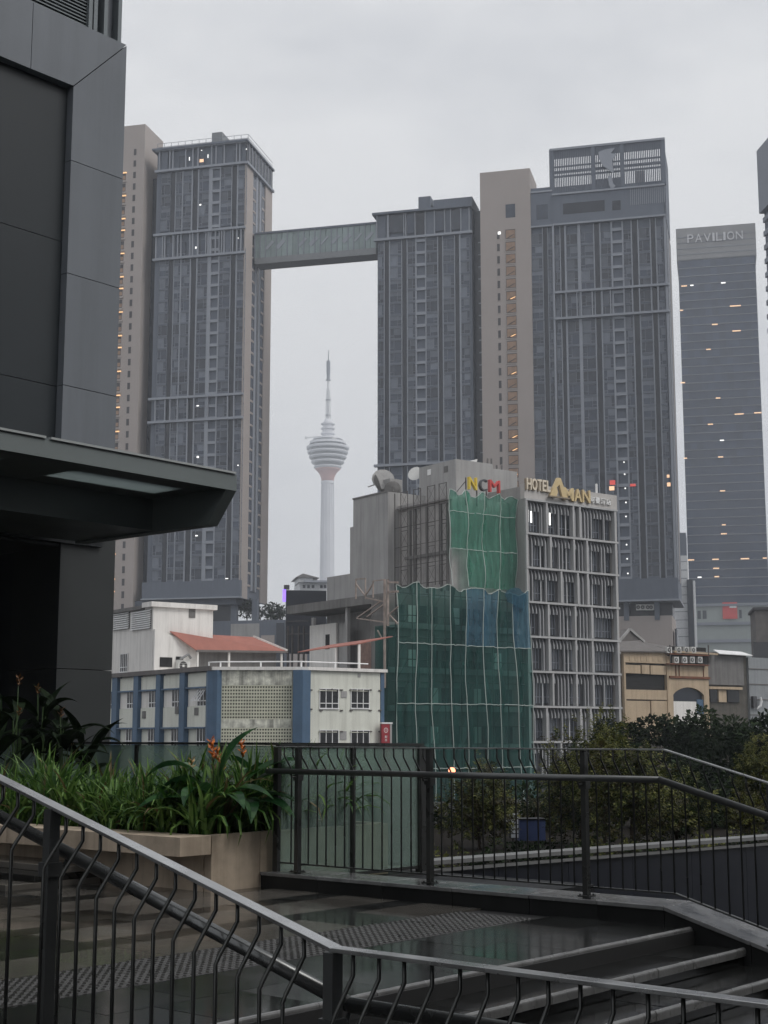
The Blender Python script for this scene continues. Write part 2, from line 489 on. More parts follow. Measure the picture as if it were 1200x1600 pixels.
mat('white_wall', (0.74, 0.72, 0.69), 0.85, var=0.06, scale=0.4, streak=0.4, dirt=(0.25, 0.24, 0.22))
mat('white_frame', (0.74, 0.74, 0.74), 0.5)
mat('dark_pane', (0.012, 0.013, 0.015), 0.15, spec=0.4)
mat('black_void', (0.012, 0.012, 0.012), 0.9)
mat('red_roof', (0.32, 0.12, 0.09), 0.7, var=0.12, scale=0.8, streak=0.2)
mat('vent_block', (0.55, 0.55, 0.44), 0.85, var=0.1, scale=1.0)
mat('shop_beige', (0.46, 0.36, 0.25), 0.85, var=0.1, scale=0.6, streak=0.4, dirt=(0.14, 0.09, 0.055))
mat('shop_dark', (0.085, 0.078, 0.066), 0.9, var=0.35, scale=0.8, streak=0.7, dirt=(0.03, 0.028, 0.024))
mat('rust', (0.16, 0.06, 0.03), 0.8, var=0.3, scale=2)
mat('roof_grey', (0.13, 0.12, 0.115), 0.8, var=0.2, scale=1, streak=0.3)
mat('ac_white', (0.58, 0.58, 0.56), 0.5, var=0.06, rand=0.15)
mat('ac_fan', (0.03, 0.03, 0.03), 0.5)
mat('corrugated', (0.24, 0.255, 0.265), 0.6, var=0.1, scale=0.8, streak=0.3)
mat('navy', (0.010, 0.012, 0.019), 0.4, var=0.15)
mat('blue_box', (0.035, 0.055, 0.14), 0.5, var=0.1)
mat('steel_cap', (0.19, 0.193, 0.193), 0.4, metal=0.1, var=0.08)
mat('mall_panel', (0.15, 0.165, 0.185), 0.5, metal=0.1, streak=0.25, var=0.08, scale=0.5, rand=0.06, rvar=0.08)
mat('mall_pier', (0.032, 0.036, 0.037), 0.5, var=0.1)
mat('mall_dark', (0.017, 0.022, 0.026), 0.4, var=0.1, scale=0.4, rand=0.08)
mat('mall_soffit', (0.05, 0.055, 0.055), 0.6, var=0.1)
mat('mall_louvre', (0.16, 0.18, 0.19), 0.5, metal=0.3, var=0.06)
mat('canopy_metal', (0.15, 0.172, 0.173), 0.45, metal=0.0, var=0.1, scale=0.6, rvar=0.08)
mat('canopy_trim', (0.35, 0.37, 0.37), 0.3, var=0.05)  # pale trim along the canopy's top edge
def frosted(name, c):
    m = bpy.data.materials.new(name); m.use_nodes = True
    t = m.node_tree; N = t.nodes; L = t.links; N.clear()
    out = N.new('ShaderNodeOutputMaterial'); tr = N.new('ShaderNodeBsdfTranslucent'); tr.inputs[0].default_value = tuple(c) + (1,)
    gl = N.new('ShaderNodeBsdfGlossy'); gl.inputs['Roughness'].default_value = 0.3; mx = N.new('ShaderNodeMixShader'); mx.inputs[0].default_value = 0.06
    L.new(tr.outputs[0], mx.inputs[1]); L.new(gl.outputs[0], mx.inputs[2]); L.new(mx.outputs[0], out.inputs['Surface'])
    M[name] = m
frosted('canopy_glass', (0.34, 0.375, 0.375))
paneglass('rail_glass', (0.86, 0.92, 0.89), 0.04, 0.27, (0.36, 0.47, 0.43))
paneglass('rail_glass_far', (0.75, 0.84, 0.80), 0.06, 0.5, (0.28, 0.37, 0.33))
mat('rail_steel', (0.10, 0.104, 0.104), 0.36, metal=0.6, var=0.15, scale=4, rvar=0.08)
mat('rail_dark', (0.060, 0.062, 0.060), 0.35, metal=0.6, var=0.2, scale=5, rvar=0.1)
mat('rail_top', (0.42, 0.425, 0.425), 0.3, metal=0.85, var=0.2, scale=6, rvar=0.1)
mat('pipe_steel', (0.12, 0.124, 0.124), 0.28, metal=0.8, var=0.12, scale=4, rvar=0.06)
mat('planter_stone', (0.48, 0.395, 0.305), 0.7, var=0.3, scale=2.2, streak=0.55, dirt=(0.10, 0.072, 0.052), bump=0.08, bscale=40, rand=0.08, sscale=1.6)
mat('soil', (0.012, 0.010, 0.008), 0.95, spec=0.1, var=0.4, scale=8, bump=0.6, bscale=30)
mat('tile_light', (0.105, 0.098, 0.088), 0.10, var=0.22, scale=1.6, rand=0.18, rvar=0.13, bump=0.03, bscale=12, spec=0.6)
mat('tile_dark', (0.018, 0.019, 0.0185), 0.15, var=0.3, scale=1.8, rand=0.25, rvar=0.06, bump=0.02, bscale=10, spec=0.6)
mat('tactile', (0.050, 0.049, 0.047), 0.3, var=0.2, scale=3, rand=0.1, rvar=0.12)
mat('grout', (0.03, 0.03, 0.03), 0.6)
mat('step_stone', (0.013, 0.0135, 0.013), 0.15, var=0.35, scale=2.5, rand=0.15, rvar=0.08, bump=0.03, bscale=14, spec=0.4)
mat('step_nose', (0.16, 0.16, 0.157), 0.28, var=0.35, scale=5, rvar=0.16, bump=0.15, bscale=25)
mat('kerb_dark', (0.010, 0.0105, 0.0105), 0.5, spec=0.25, var=0.4, scale=3, rand=0.2, rvar=0.15, bump=0.05, bscale=25)
mat('kerb_cap', (0.14, 0.141, 0.141), 0.16, var=0.3, scale=5, rand=0.1, rvar=0.14, bump=0.05, bscale=30)
mat('asphalt', (0.05, 0.05, 0.052), 0.6, var=0.2, scale=0.3, rvar=0.2)
mat('ramp_floor', (0.018, 0.019, 0.021), 0.75, spec=0.2, var=0.3, scale=1.2, rvar=0.12)
mat('bark', (0.07, 0.055, 0.042), 0.9, var=0.3, scale=8, bump=0.4, bscale=30)
mat('stem_green', (0.05, 0.09, 0.03), 0.5, var=0.2)
mat('flower_orange', (0.68, 0.23, 0.055), 0.5, var=0.25, scale=20, rand=0.15)
mat('flower_shaded', (0.20, 0.10, 0.04), 0.6, var=0.3, scale=20)  # orange flowers under the canopy, darkened in colour for the shade there
mat('flower_pale', (0.55, 0.36, 0.16), 0.5, var=0.3, scale=20, rand=0.2)
mat('white_sign', (0.62, 0.66, 0.72), 0.5, var=0.05)
leafmat('leaf_strap', (0.026, 0.080, 0.014), (0.17, 0.29, 0.072), 3.0, 0.35, 0.4)
leafmat('leaf_dry', (0.10, 0.075, 0.03), (0.22, 0.17, 0.08), 3.0, 0.3)
leafmat('leaf_broad', (0.016, 0.058, 0.020), (0.045, 0.12, 0.038), 3.0, 0.25, 0.3)
leafmat('leaf_tree', (0.010, 0.021, 0.008), (0.030, 0.050, 0.018), 0.5, 0.25, 0.55, 0.15)
leafmat('leaf_olive', (0.036, 0.052, 0.014), (0.21, 0.215, 0.068), 0.9, 0.25, 0.5, 0.2)
leafmat('leaf_brown', (0.024, 0.026, 0.009), (0.075, 0.064, 0.022), 0.9, 0.25)
leafmat('leaf_yellow', (0.06, 0.075, 0.014), (0.16, 0.16, 0.035), 0.8)
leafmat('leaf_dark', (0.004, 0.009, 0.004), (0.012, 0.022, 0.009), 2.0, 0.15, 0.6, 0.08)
# ================================================================== ground and podium
GZ = -4.5
b = MB(); b.box(-1500, 1500, -300, 2600, GZ - 0.4, GZ)
structure(b.build('ground', 'asphalt'))

G = Frame(40.5, (0, 0, 0))
YE = 5.2                 # edge of the upper landing
RIS, TRD, NST = 0.105, 0.41, 5
LOW = -RIS * NST
XK = 9.46                 # face of the far kerb

def gthing(name, label, cat, group=None):
    return thing(name, G, label, cat, group)

podium = bpy.data.objects.new('podium', None); COL.objects.link(podium)
podium.rotation_euler = (0, 0, G.th); structure(podium)
b = MB(); b.box(-14, 9.86, YE - 0.02, 19.6, GZ, -0.016); b.box(9.861, 12.0, 9.46, 19.6, GZ, -0.016); b.box(-14, 9.86, -8, YE - 0.03, GZ, LOW - 0.016)
b.build('podium_base', 'grout', podium)
# lower landing under the viewer
b = MB(); b.box(-13.9, 9.5, -7.9, YE - TRD * (NST - 1) - 0.002, LOW - 0.012, LOW); structure(b.build('lower_landing', 'step_stone', podium))

# stairs: five risers, each tread laid from separate slabs with a worn pale nosing
stairs = bpy.data.objects.new('stairs', None); COL.objects.link(stairs)
stairs.rotation_euler = (0, 0, G.th); structure(stairs)
xs = [2.6, 3.9, 5.2, 6.4, 7.7, 8.8, XK - 0.003]
for k in range(-1, NST - 1):
    z = -RIS * (k + 1)
    y1 = YE - TRD * k; y0 = YE - TRD * (k + 1)
    if k == -1:
        y0, y1 = YE, YE + 0.02
    b = MB(); b.box(xs[0], xs[-1], y0 + 0.012, y1 + 0.01, z - RIS - 0.05, z - 0.045)
    step = b.build('step', 'step_stone', stairs)
    if k >= 0:
        for a, c in zip(xs, xs[1:]):
            b = MB(); b.box(a + 0.003, c - 0.003, y0 + 0.03, y1 - 0.004, z - 0.044, z + rnd.uniform(-0.002, 0.001))
            b.build('tread_slab', 'step_stone', step)
    pts = [(0, 0.05), (0, 0.012), (0.002, 0.004), (0.010, -0.004), (0.022, -0.006), (0.030, -0.002), (0.032, 0.05)]
    nz = MB()
    nx = 46
    for i in range(nx):
        xa = xs[0] + (xs[-1] - xs[0]) * i / nx; xb = xs[0] + (xs[-1] - xs[0]) * (i + 1) / nx
        j = rnd.uniform(-0.0035, 0.0035)
        nz.hexa([(xa, y0 + p + j - 0.004, z - q + 0.003) for p, q in pts], [(xb, y0 + p + j - 0.004, z - q + 0.003) for p, q in pts])
    nz.build('nosing', 'step_nose', step)

# upper landing: slabs in rows, light rows between darker bands, tactile warning strip along the stair edge
landing = bpy.data.objects.new('landing_floor', None); COL.objects.link(landing)
landing.rotation_euler = (0, 0, G.th); structure(landing)
rows = [(5.235, 5.80, 'tile_dark'), (5.80, 6.34, 'tile_dark'), (7.06, 7.64, 'tile_light'), (7.64, 7.92, 'tile_dark'), (7.92, 8.5, 'tile_light'),
        (8.5, 8.78, 'tile_dark'), (8.78, 9.36, 'tile_light'), (9.36, 9.94, 'tile_light'), (9.94, 10.22, 'tile_dark'), (10.22, 10.8, 'tile_light'),
        (10.8, 11.4, 'tile_light'), (11.4, 11.7, 'tile_dark'), (11.7, 12.3, 'tile_light'), (12.3, 12.9, 'tile_light'), (12.9, 13.5, 'tile_light')]
_tc = {}
for ri, (ya, yb, mt) in enumerate(rows):
    x = 2.6 + (0.3 if ri % 2 else 0.0)
    while x < XK - 0.02:
        xe = min(x + 0.6, XK - 0.004)
        mt2 = mt
        if mt == 'tile_light' and rnd.random() < 0.22: mt2 = 'tile_dark'
        key = (round(xe - x, 3), round(yb - ya, 3), mt2)
        if key not in _tc:
            t_ = MB(); t_.box(0.002, key[0] - 0.002, 0.002, key[1] - 0.002, -0.015, 0.0); _tc[key] = t_.mesh('tile', mt2)
        obj('tile', _tc[key], landing, (x, ya, rnd.uniform(-0.0012, 0.0006)))
        x += 0.6
# tactile tiles, each with its own studs
tb = MB(); tb.box(0.002, 0.348, 0.002, 0.348, -0.015, 0.0)
for i in range(6):
    for j in range(6):
        cx, cy = 0.029 + i * 0.0583, 0.029 + j * 0.0583
        tb.hexa([(cx - .018, cy - .018, 0), (cx + .018, cy - .018, 0), (cx + .018, cy + .018, 0), (cx - .018, cy + .018, 0)],
                [(cx - .011, cy - .011, .008), (cx + .011, cy - .011, .008), (cx + .011, cy + .011, .008), (cx - .011, cy + .011, .008)])
tme = tb.mesh('tactile_tile', 'tactile')
for i in range(20):
    for j in range(2):
        if 2.5 + i * 0.35 + 0.35 <= XK:
            obj('tactile_tile', tme, landing, (2.5 + i * 0.35, 6.35 + j * 0.352, rnd.uniform(-0.001, 0.0005)))

# ------------------------------------------------------------------ kerb along the far side of landing and stairs
kerb = gthing('kerb', 'low dark granite kerb running under the far balustrade and down beside the steps', 'kerb')
KT, KS, YB = 0.136, 0.275, 5.42
def ktop(y): return KT if y >= YB else KT - KS * (YB - y)
ys = [9.55, 8.85, 8.1, 7.35, 6.6, 5.98, YB, 4.75, 4.05, 3.35, 2.65, 1.95]
for a, c in zip(ys, ys[1:]):
    za, zc = ktop(a), ktop(c)
    q = MB()
    q.hexa([(XK, c + .003, LOW - .3), (XK + .42, c + .003, LOW - .3), (XK + .42, a - .003, LOW - .3), (XK, a - .003, LOW - .3)],
           [(XK, c + .003, zc - .032), (XK + .42, c + .003, zc - .032), (XK + .42, a - .003, za - .032), (XK, a - .003, za - .032)])
    blk = q.build('kerb_block', 'kerb_dark', kerb)
    q = MB()
    q.hexa([(XK - .015, c + .003, zc - .03), (XK + .44, c + .003, zc - .03), (XK + .44, a - .003, za - .03), (XK - .015, a - .003, za - .03)],
           [(XK - .015, c + .003, zc), (XK + .44, c + .003, zc), (XK + .44, a - .003, za), (XK - .015, a - .003, za)])
    q.build('cap_stone', 'kerb_cap', kerb, bevel=0.004)

# ------------------------------------------------------------------ steel balustrades with cranked pickets
def railing(root, x0, side, prof, posts, y_lo, y_hi, hgt, metal, pipe, pipe_off, pipe_drop, pr, step=0.1086, top=(0.05, 0.012), pw=0.05):
    """prof = [(y, z)...] line of the top bar; side = +1 / -1: the side (in x) of the stair users"""
    def zt(y):
        for (ya, za), (yb, zb) in zip(prof, prof[1:]):
            if min(ya, yb) - 1e-6 <= y <= max(ya, yb) + 1e-6:
                return za + (zb - za) * (y - ya) / (yb - ya)
        return prof[0][1] if abs(y - prof[0][0]) < abs(y - prof[-1][0]) else prof[-1][1]
    xt = x0 + side * 0.10
    for (ya, za), (yb, zb) in zip(prof, prof[1:]):
        q = MB(); q.bar((xt, ya, za), (xt, yb, zb), top[0], top[1]); q.build('top_bar', 'rail_top', root, bevel=0.002)
        q = MB(); q.bar((x0, ya, za - hgt), (x0, yb, zb - hgt), 0.035, 0.012); q.build('bottom_bar', metal, root)
        q = MB(); q.tube([(x0 + side * pipe_off, ya, za - pipe_drop), (x0 + side * pipe_off, yb, zb - pipe_drop)], pr, 14)
        q.build('handrail', pipe, root, smooth=True)
    q = MB()
    q.tube([(0.10 * side, 0, -0.004), (0.10 * side, 0, -0.075), (0.085 * side, 0, -0.095), (0.015 * side, 0, -0.185), (0, 0, -0.21), (0, 0, -hgt)], 0.0075, 6)
    pk = q.mesh('picket', 'rail_dark', smooth=True)
    q = MB()
    q.box(0.085*side - pw/2, 0.085*side + pw/2, -.021, .021, -hgt - .16, -.008); q.bar((0.085*side, 0, -hgt), (0, 0, -hgt), .02, .02)
    pm = q.mesh('post', metal)
    q = MB(); q.tube([(side * .085, 0, -pipe_drop - 0.05), (side * pipe_off * 0.9, 0, -pipe_drop - 0.05), (side * pipe_off, 0, -pipe_drop - pr * 0.5)], 0.009, 6); q.box(.085 * side - 0.034, .085 * side + 0.034, -0.033, 0.033, -pipe_drop - 0.085, -pipe_drop - 0.03)
    bm_ = q.mesh('bracket', metal)
    q = MB(); q.tube([(side * (.085 - pw / 2), 0, -0.24), (side * (.085 - pw / 2 - .006), 0, -0.24)], 0.011, 10); bolt = q.mesh('bolt', 'pipe_steel')
    q = MB(); q.box(.085*side - .05, .085*side + .05, -.05, .05, -hgt - .16, -hgt - .148)
    for a_ in (-.036, .036):
        for c_ in (-.036, .036): q.tube([(.085*side + a_, c_, -hgt - .15), (.085*side + a_, c_, -hgt - .137)], .007, 6)
    plate = q.mesh('base_plate', metal)
    for y in posts:
        p = obj('post', pm, root, (x0, y, zt(y)))
        obj('base_plate', plate, p, (0, 0, hgt + .16 + .01 - (zt(y) - ktop(y)) if side < 0 else 0.0))
        obj('bracket', bm_, p); obj('bolt', bolt, p)
    y = y_lo
    while y < y_hi:
        if all(abs(y - p) > 0.05 for p in posts):
            obj('picket', pk, root, (x0, y + rnd.uniform(-.003, .003), zt(y)))
        y += step

fence = gthing('balustrade', 'dark steel balustrade with cranked pickets on the kerb across the landing, beyond the tactile strip', 'balustrade')
railing(fence, XK + 0.17, -1, [(9.46, 1.25), (YB, 1.25), (1.9, 1.25 - KS * (YB - 1.9))], [9.17, 7.65, 6.13, 4.60, 3.08], 1.95, 9.4, 1.04, 'rail_dark', 'rail_steel', 0.19, 0.215, 0.025, top=(0.04, 0.012))
near = gthing('stair_railing', 'steel stair railing nearest the viewer, cranked bars and a round handrail', 'railing')
railing(near, 3.51, 1, [(7.6, 1.235), (5.42, 1.235), (3.29, 0.66), (0.4, 0.66)], [6.33, 4.81, 3.29, 1.73], 0.5, 7.5, 1.0, 'rail_steel', 'pipe_steel', 0.17, 0.185, 0.026, top=(0.06, 0.014), pw=0.05)

# ------------------------------------------------------------------ stone planter
PZ = 0.49
planter = gthing('planter', 'long beige stone planter with an overhanging rim, full of strap-leaved plants', 'planter')
def slabs(name, mt, root, axis, fixed, thick, a, c, z0, z1, n):
    for i in range(n):
        s0 = a + (c - a) * i / n + 0.003; s1 = a + (c - a) * (i + 1) / n - 0.003
        q = MB()
        if axis == 'x': q.box(s0, s1, fixed, fixed + thick, z0, z1)
        else: q.box(fixed, fixed + thick, s0, s1, z0, z1)
        q.build(name, mt, root, bevel=0.004)
slabs('stone_slab', 'planter_stone', planter, 'x', 9.56, 0.09, 8.86, 11.26, -0.01, PZ - 0.002, 4)
slabs('stone_slab', 'planter_stone', planter, 'y', 8.86, 0.06, 9.66, 15.4, -0.01, PZ - 0.16, 6)
slabs('rim_stone', 'planter_stone', planter, 'y', 8.47, 0.36, 9.53, 15.4, PZ - 0.165, PZ, 7)
q = MB(); q.box(11.17, 11.26, 9.66, 15.4, -0.01, PZ); q.build('back_slab', 'planter_stone', planter)
q = MB()
for i in range(10):
    for j in range(24):
        q.poly([(8.84 + (i + di) * 0.232, 9.66 + (j + dj) * 0.24, PZ - 0.07 + 0.02 * math.sin((i + di) * 2.1 + (j + dj) * 1.3)) for di, dj in ((0, 0), (1, 0), (1, 1), (0, 1))])
sl = q.build('soil', 'soil', planter)
# low entrance steps beside the planter
es = bpy.data.objects.new('entrance_steps', None); COL.objects.link(es); es.rotation_euler = (0, 0, G.th); structure(es)
for k, (xa, z) in enumerate(((7.75, 0.05), (8.05, 0.11), (8.35, 0.17))):
    q = MB(); q.box(xa, 8.8, 11.0, 15.4, -0.01 if k == 0 else z - 0.06, z); q.build('step', 'tile_light' if k % 2 == 0 else 'step_stone', es, bevel=0.006)

# ------------------------------------------------------------------ glass parapets
gp = gthing('glass_parapet', 'green tinted glass parapet with steel posts beside the end of the planter', 'glass parapet')
GT = 1.262
def glass_run(root, axis, fixed, a, c, n, z0, gm):
    for i in range(n):
        s0 = a + (c - a) * i / n; s1 = a + (c - a) * (i + 1) / n
        q = MB()
        if axis == 'x': q.box(s0 + .03, s1 - .03, fixed - .006, fixed + .006, z0 + .03, GT - .02)
        else: q.box(fixed - .006, fixed + .006, s0 + .03, s1 - .03, z0 + .03, GT - .02)
        q.build('glass_pane', gm, root)
        q = MB()
        if axis == 'x': q.bar((s0 + .03, fixed, z0 + .015), (s1 - .03, fixed, z0 + .015), .03, .03); q.bar((s0, fixed, GT), (s1, fixed, GT), .05, .028)
        else: q.bar((fixed, s0 + .03, z0 + .015), (fixed, s1 - .03, z0 + .015), .03, .03); q.bar((fixed, s0, GT), (fixed, s1, GT), .05, .028)
        q.build('frame_rail', 'rail_dark', root)
    for i in range(n + 1):
        s = a + (c - a) * i / n
        q = MB()
        if axis == 'x': q.box(s - .022, s + .022, fixed - .03, fixed + .03, z0 - .05, GT - .016)
        else: q.box(fixed - .03, fixed + .03, s - .022, s + .022, z0 - .05, GT - .016)
        q.build('post', 'rail_dark', root)
glass_run(gp, 'x', 9.49, 9.60, 11.66, 2, 0.02, 'rail_glass')
gq = gthing('glass_parapet', 'frosted green glass parapet along the back of the planter behind the plants', 'glass parapet')
glass_run(gq, 'y', 11.76, 9.52, 18.6, 6, 0.02, 'rail_glass_far')
# wet terrace strip behind the kerb and the sunken ramp beyond
ter = structure(MB().box(9.89, 11.98, 7.6, 9.45, GZ, -0.04).build('terrace', 'ramp_floor')); ter.rotation_euler = (0, 0, G.th)
# ================================================================== dark mall building on the left
FM = Frame(40.5, tuple(at(198, 70, 24.0).xy) + (0.0,))
mall = thing('mall_building', FM, 'dark grey metal clad mall building with a splayed frame, at the left edge', 'building')
zt = FM.hy(197, 70)[1]
RC = 0.16
xi, zi = FM.hy(115, 135)
zc = FM.hy(168, 860, 0.3)[1]
# solid body behind everything
q = MB(); q.box(-46, -0.02, RC + 0.06, 14, zc + 0.03, zt - 0.02); q.build('core_wall', 'mall_dark', mall)
# recessed dark panels
jx = [xi - 2.4 * i for i in range(0, 15)]
jz = [zc + 0.1, zc + 2.6, zc + 5.1, zi]
for a, c in zip(jx, jx[1:]):
    for e, f in zip(jz, jz[1:]):
        q = MB(); q.box(c + .006, a - .006, RC, RC + .04, e + .006, f - .006); q.build('dark_panel', 'mall_dark', mall)
# splayed frame: lintel and jamb panels meeting in a mitre
_j = FM.hy(50, 60)[0]; jl = [0.0] + [_j - 2.45 * i for i in range(13)]
for n_, (a, c) in enumerate(zip(jl, jl[1:])):
    ai = xi if n_ == 0 else a
    q = MB(); q.sweep([(a - .006, 0, zt), (c + .006, 0, zt), (c + .006, 0, zi), (ai - .006, 0, zi + (.012 if n_ == 0 else 0))], (0, 0, 0), (0, .22, 0)); q.build('lintel_panel', 'mall_panel', mall)
z = zt
zj = [zt]
for py in (280, 452, 622, 792):
    zj.append(FM.hy(192, py)[1])
zj.append(zc + 0.25)
for n_, (a, c) in enumerate(zip(zj, zj[1:])):
    ai = zi if n_ == 0 else a
    q = MB(); q.sweep([(0, 0, a - (.018 if n_ == 0 else .006)), (xi, 0, ai - .006), (xi, 0, c + .006), (0, 0, c + .006)], (0, 0, 0), (0, .22, 0)); q.build('jamb_panel', 'mall_panel', mall)
q = MB(); q.box(-0.05, -0.005, 0.225, 14, zc + 0.25, zt - .01); q.build('end_wall', 'mall_panel', mall)
# upper storey with louvres
xu = FM.hy(185, 40, 0.5)[0]
q = MB(); q.box(-46, xu, 0.62, 13, zt - .02, zt + 9); q.build('upper_wall', 'mall_panel', mall)
xl = FM.hy(141, 30, 0.5)[0]
n_l = 60
lm = MB(); lm.box(-16, xl, 0.5, 0.59, 0, 0.022); lm = lm.mesh('louvre', 'mall_louvre')
for i in range(n_l):
    obj('louvre', lm, mall, (0, 0, zt + 0.05 + i * 0.065))
for px in (139, 147, 163, 185):
    x = FM.hy(px, 30, 0.5)[0]
    q = MB(); q.box(x - .05, x + .03, 0.44, 0.62, zt, zt + 8); q.build('mullion', 'mall_louvre', mall)
# lower storey: pier, beam over the entrance, dark doorway
xp0, _ = FM.hy(90, 1000, 0.3); xp1, _ = FM.hy(176, 1000, 0.3)
zb = -0.01
zs = [zb, FM.hy(130, 1046, 0.3)[1], zc + .24]
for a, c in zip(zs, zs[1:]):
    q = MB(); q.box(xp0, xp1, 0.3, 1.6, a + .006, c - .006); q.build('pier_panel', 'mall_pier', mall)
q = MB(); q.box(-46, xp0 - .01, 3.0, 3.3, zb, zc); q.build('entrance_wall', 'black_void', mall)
q = MB(); q.box(-46, xp1, 0.35, 6.0, zc - .02, zc + .02); q.build('entrance_soffit', 'mall_soffit', mall)
q = MB(); q.box(xp0, xp1, 1.6, 14, zb, zc - .03); q.build('return_wall', 'mall_dark', mall)

# canopy carried on a deep beam and a tapered end bracket
_T = FM.loc(at(370, 740, 21.0)); cx, cy = _T.x, _T.y
cano = thing('entrance_canopy', FM, 'wide dark entrance canopy with skylight panels projecting from the mall', 'canopy')
ctop = FM.hy(368, 738, cy)[1]
cbot = FM.hy(368, 767, cy)[1]
by = cy + 1.65
btop = FM.hy(255, 783, by)[1]; bbot = FM.hy(252, 831, by)[1]
q = MB(); q.box(-42, cx, cy, cy + .10, cbot, ctop - .035); q.build('fascia', 'canopy_metal', cano)
for i in range(12):
    a = cx - i * 3.4
    q = MB(); q.box(a - 3.36, a - .04, cy - .03, cy + .5, ctop - .03, ctop); q.build('edge_trim', 'canopy_trim', cano)
# soffit ribs with openings, glazed skylights in every other bay
bays = []
xg0, _ = FM.hx, 0
g1 = FM.hz(290, 765, cbot + .02)[0]; g0 = FM.hz(212, 747, cbot + .02)[0]
gy0 = FM.hz(272, 767, cbot + .02)[1]; gy1 = FM.hz(232, 748, cbot + .02)[1]
gw = abs(g1 - g0) * 0.9
zsof = cbot + .02
xcur = cx - 0.55
k = 0
edges = [cx - .01]
while xcur > -36:
    a, c = xcur, xcur - (2.0 if k % 2 == 0 else 1.1)
    if k % 2 == 0:
        q = MB(); q.box(c, a, cy + .55, cy + 1.2, zsof + .002, zsof + .010); q.build('skylight', 'canopy_glass', cano)
        for yy in ((cy + .10, cy + .55), (cy + 1.2, by + .02)):
            q = MB(); q.box(c, a, yy[0], yy[1], zsof, zsof + .07); q.build('soffit_panel', 'canopy_metal', cano)
    else:
        q = MB(); q.box(c + .004, a - .004, cy + .10, by + .02, zsof, ctop - .045); q.build('soffit_panel', 'canopy_metal', cano)
    xcur = c; k += 1
q = MB(); q.box(cx - .545, cx - .002, cy + .10, by, zsof + .004, ctop - .045); q.build('soffit_panel', 'canopy_metal', cano)
q = MB(); q.box(-42, cx - .2, by, -.22, bbot, ctop - .05); q.build('beam', 'canopy_metal', cano)
yb_, zb_ = FM.hx(340, 822, cx)
q = MB(); q.sweep([(cx, cy + .004, cbot), (cx, yb_, zb_), (cx, -.22, bbot - .03), (cx, -.22, ctop - .06), (cx, cy + .11, ctop - .06), (cx, cy + .11, cbot + .005)], (-.2, 0, 0), (-.002, 0, 0)); q.build('end_bracket', 'canopy_metal', cano)

# unseen tall wing, added behind the viewer to keep the steps in shade
og = G.loc(FM.o)
q = MB(); q.box(-30 - og.x, 40 - og.x, -36 - og.y, -15 - og.y, GZ, 22.5); q.build('added_shade_wing', 'mall_dark', mall)
# ================================================================== apartment towers, skybridge and the skyline behind
_cells = {}
def cell(w, fh, var):
    """one storey of glazing: spandrel, panes and their bars; three layouts"""
    key = (round(w, 2), round(fh, 2), var)
    if key in _cells: return _cells[key]
    q = MB(); w = key[0]
    q.k = 0; q.box(0, w, .10, .3, 0, .42)
    q.k = 1; q.box(.02, w - .02, .17, .3, .42, fh - .06)
    split = w * (.34 if var % 2 == 0 else .66)
    if var == 1:
        q.k = 3; q.box(.06, split - .04, .155, .18, .5, fh - .12)
    if var == 2:
        q.k = 3; q.box(split + .04, w - .06, .155, .18, 1.4, fh - .12)
    if var == 3:
        q.k = 3; q.box(.06, w - .06, .155, .18, fh - 1.2, fh - .12)
    q.k = 2
    t = .07
    q.box(0, t, .06, .2, .42, fh - .06); q.box(w - t, w, .06, .2, .42, fh - .06)
    q.box(t, w - t, .06, .2, fh - .13, fh - .06); q.box(t, w - t, .06, .2, .42, .49)
    q.box(split - t / 2, split + t / 2, .07, .2, .49, fh - .13)
    if var % 2 == 0: q.box(t, split - t / 2, .07, .2, 1.15, 1.22)
    else: q.box(split + t / 2, w - t, .07, .2, 1.15, 1.22)
    _cells[key] = q.mesh('window', ['tower_spandrel', 'tower_glass', 'tower_frame', 'tower_curtain'])
    return _cells[key]

def facade(root, cols, zlo, zhi, fh, y=0.0, skip=(), limit=300, left=None, zcells=None):
    """cols = (kind, x0, x1): w glazed column, d dark recessed strip, a air-conditioner ledges; light pilasters between"""
    nf = int((zhi - zlo) / fh)
    groups = {}
    for kind, a, c in cols:
        if kind == 'd':
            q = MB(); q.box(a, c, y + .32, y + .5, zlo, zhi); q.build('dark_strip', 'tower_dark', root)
            continue
        if kind == 'a':
            q = MB(); q.box(a, c, y + .62, y + .7, zlo, zhi); q.build('ledge_recess', 'tower_dark', root)
            lm = MB(); lm.box(0, c - a, .02, .6, 0, .75); lm = lm.mesh('ledge', 'tower_trim')
            spread('ledge', lm, root, [(a, y, zlo + i * fh - .2, 0) for i in range(nf + 1)])
            continue
        for i in range(nf):
            z = zlo + i * fh
            if any(s0 < z + fh / 2 < s1 for s0, s1 in skip): continue
            groups.setdefault((round(c - a, 2), rnd.choice((0, 0, 1, 2, 3) if (int(a * 10) % 2) else (1, 1, 0, 3, 2))), []).append((a, y, z, 0))
    left = limit
    for (w, var), spots in groups.items():
        spots.sort(key=lambda s: -s[2])
        n = max(0, min(left, len(spots)))
        spread('window', cell(w, fh, var), root, spots, n)
        left -= n
    bx = sorted(set([round(c[1], 2) for c in cols] + [round(c[2], 2) for c in cols]))
    for (k0, a0, c0), (k1, a1, c1) in zip(cols, cols[1:]):
        if a1 - c0 > 0.12:
            q = MB(); q.box(c0, a1, y - .02, y + .45, zlo, zhi); q.build('pilaster', 'tower_trim', root)

def cols_from(fr, py, spec, y=0.0):
    return [(k, fr.hy(a, py, y)[0], fr.hy(c, py, y)[0]) for k, a, c in spec]

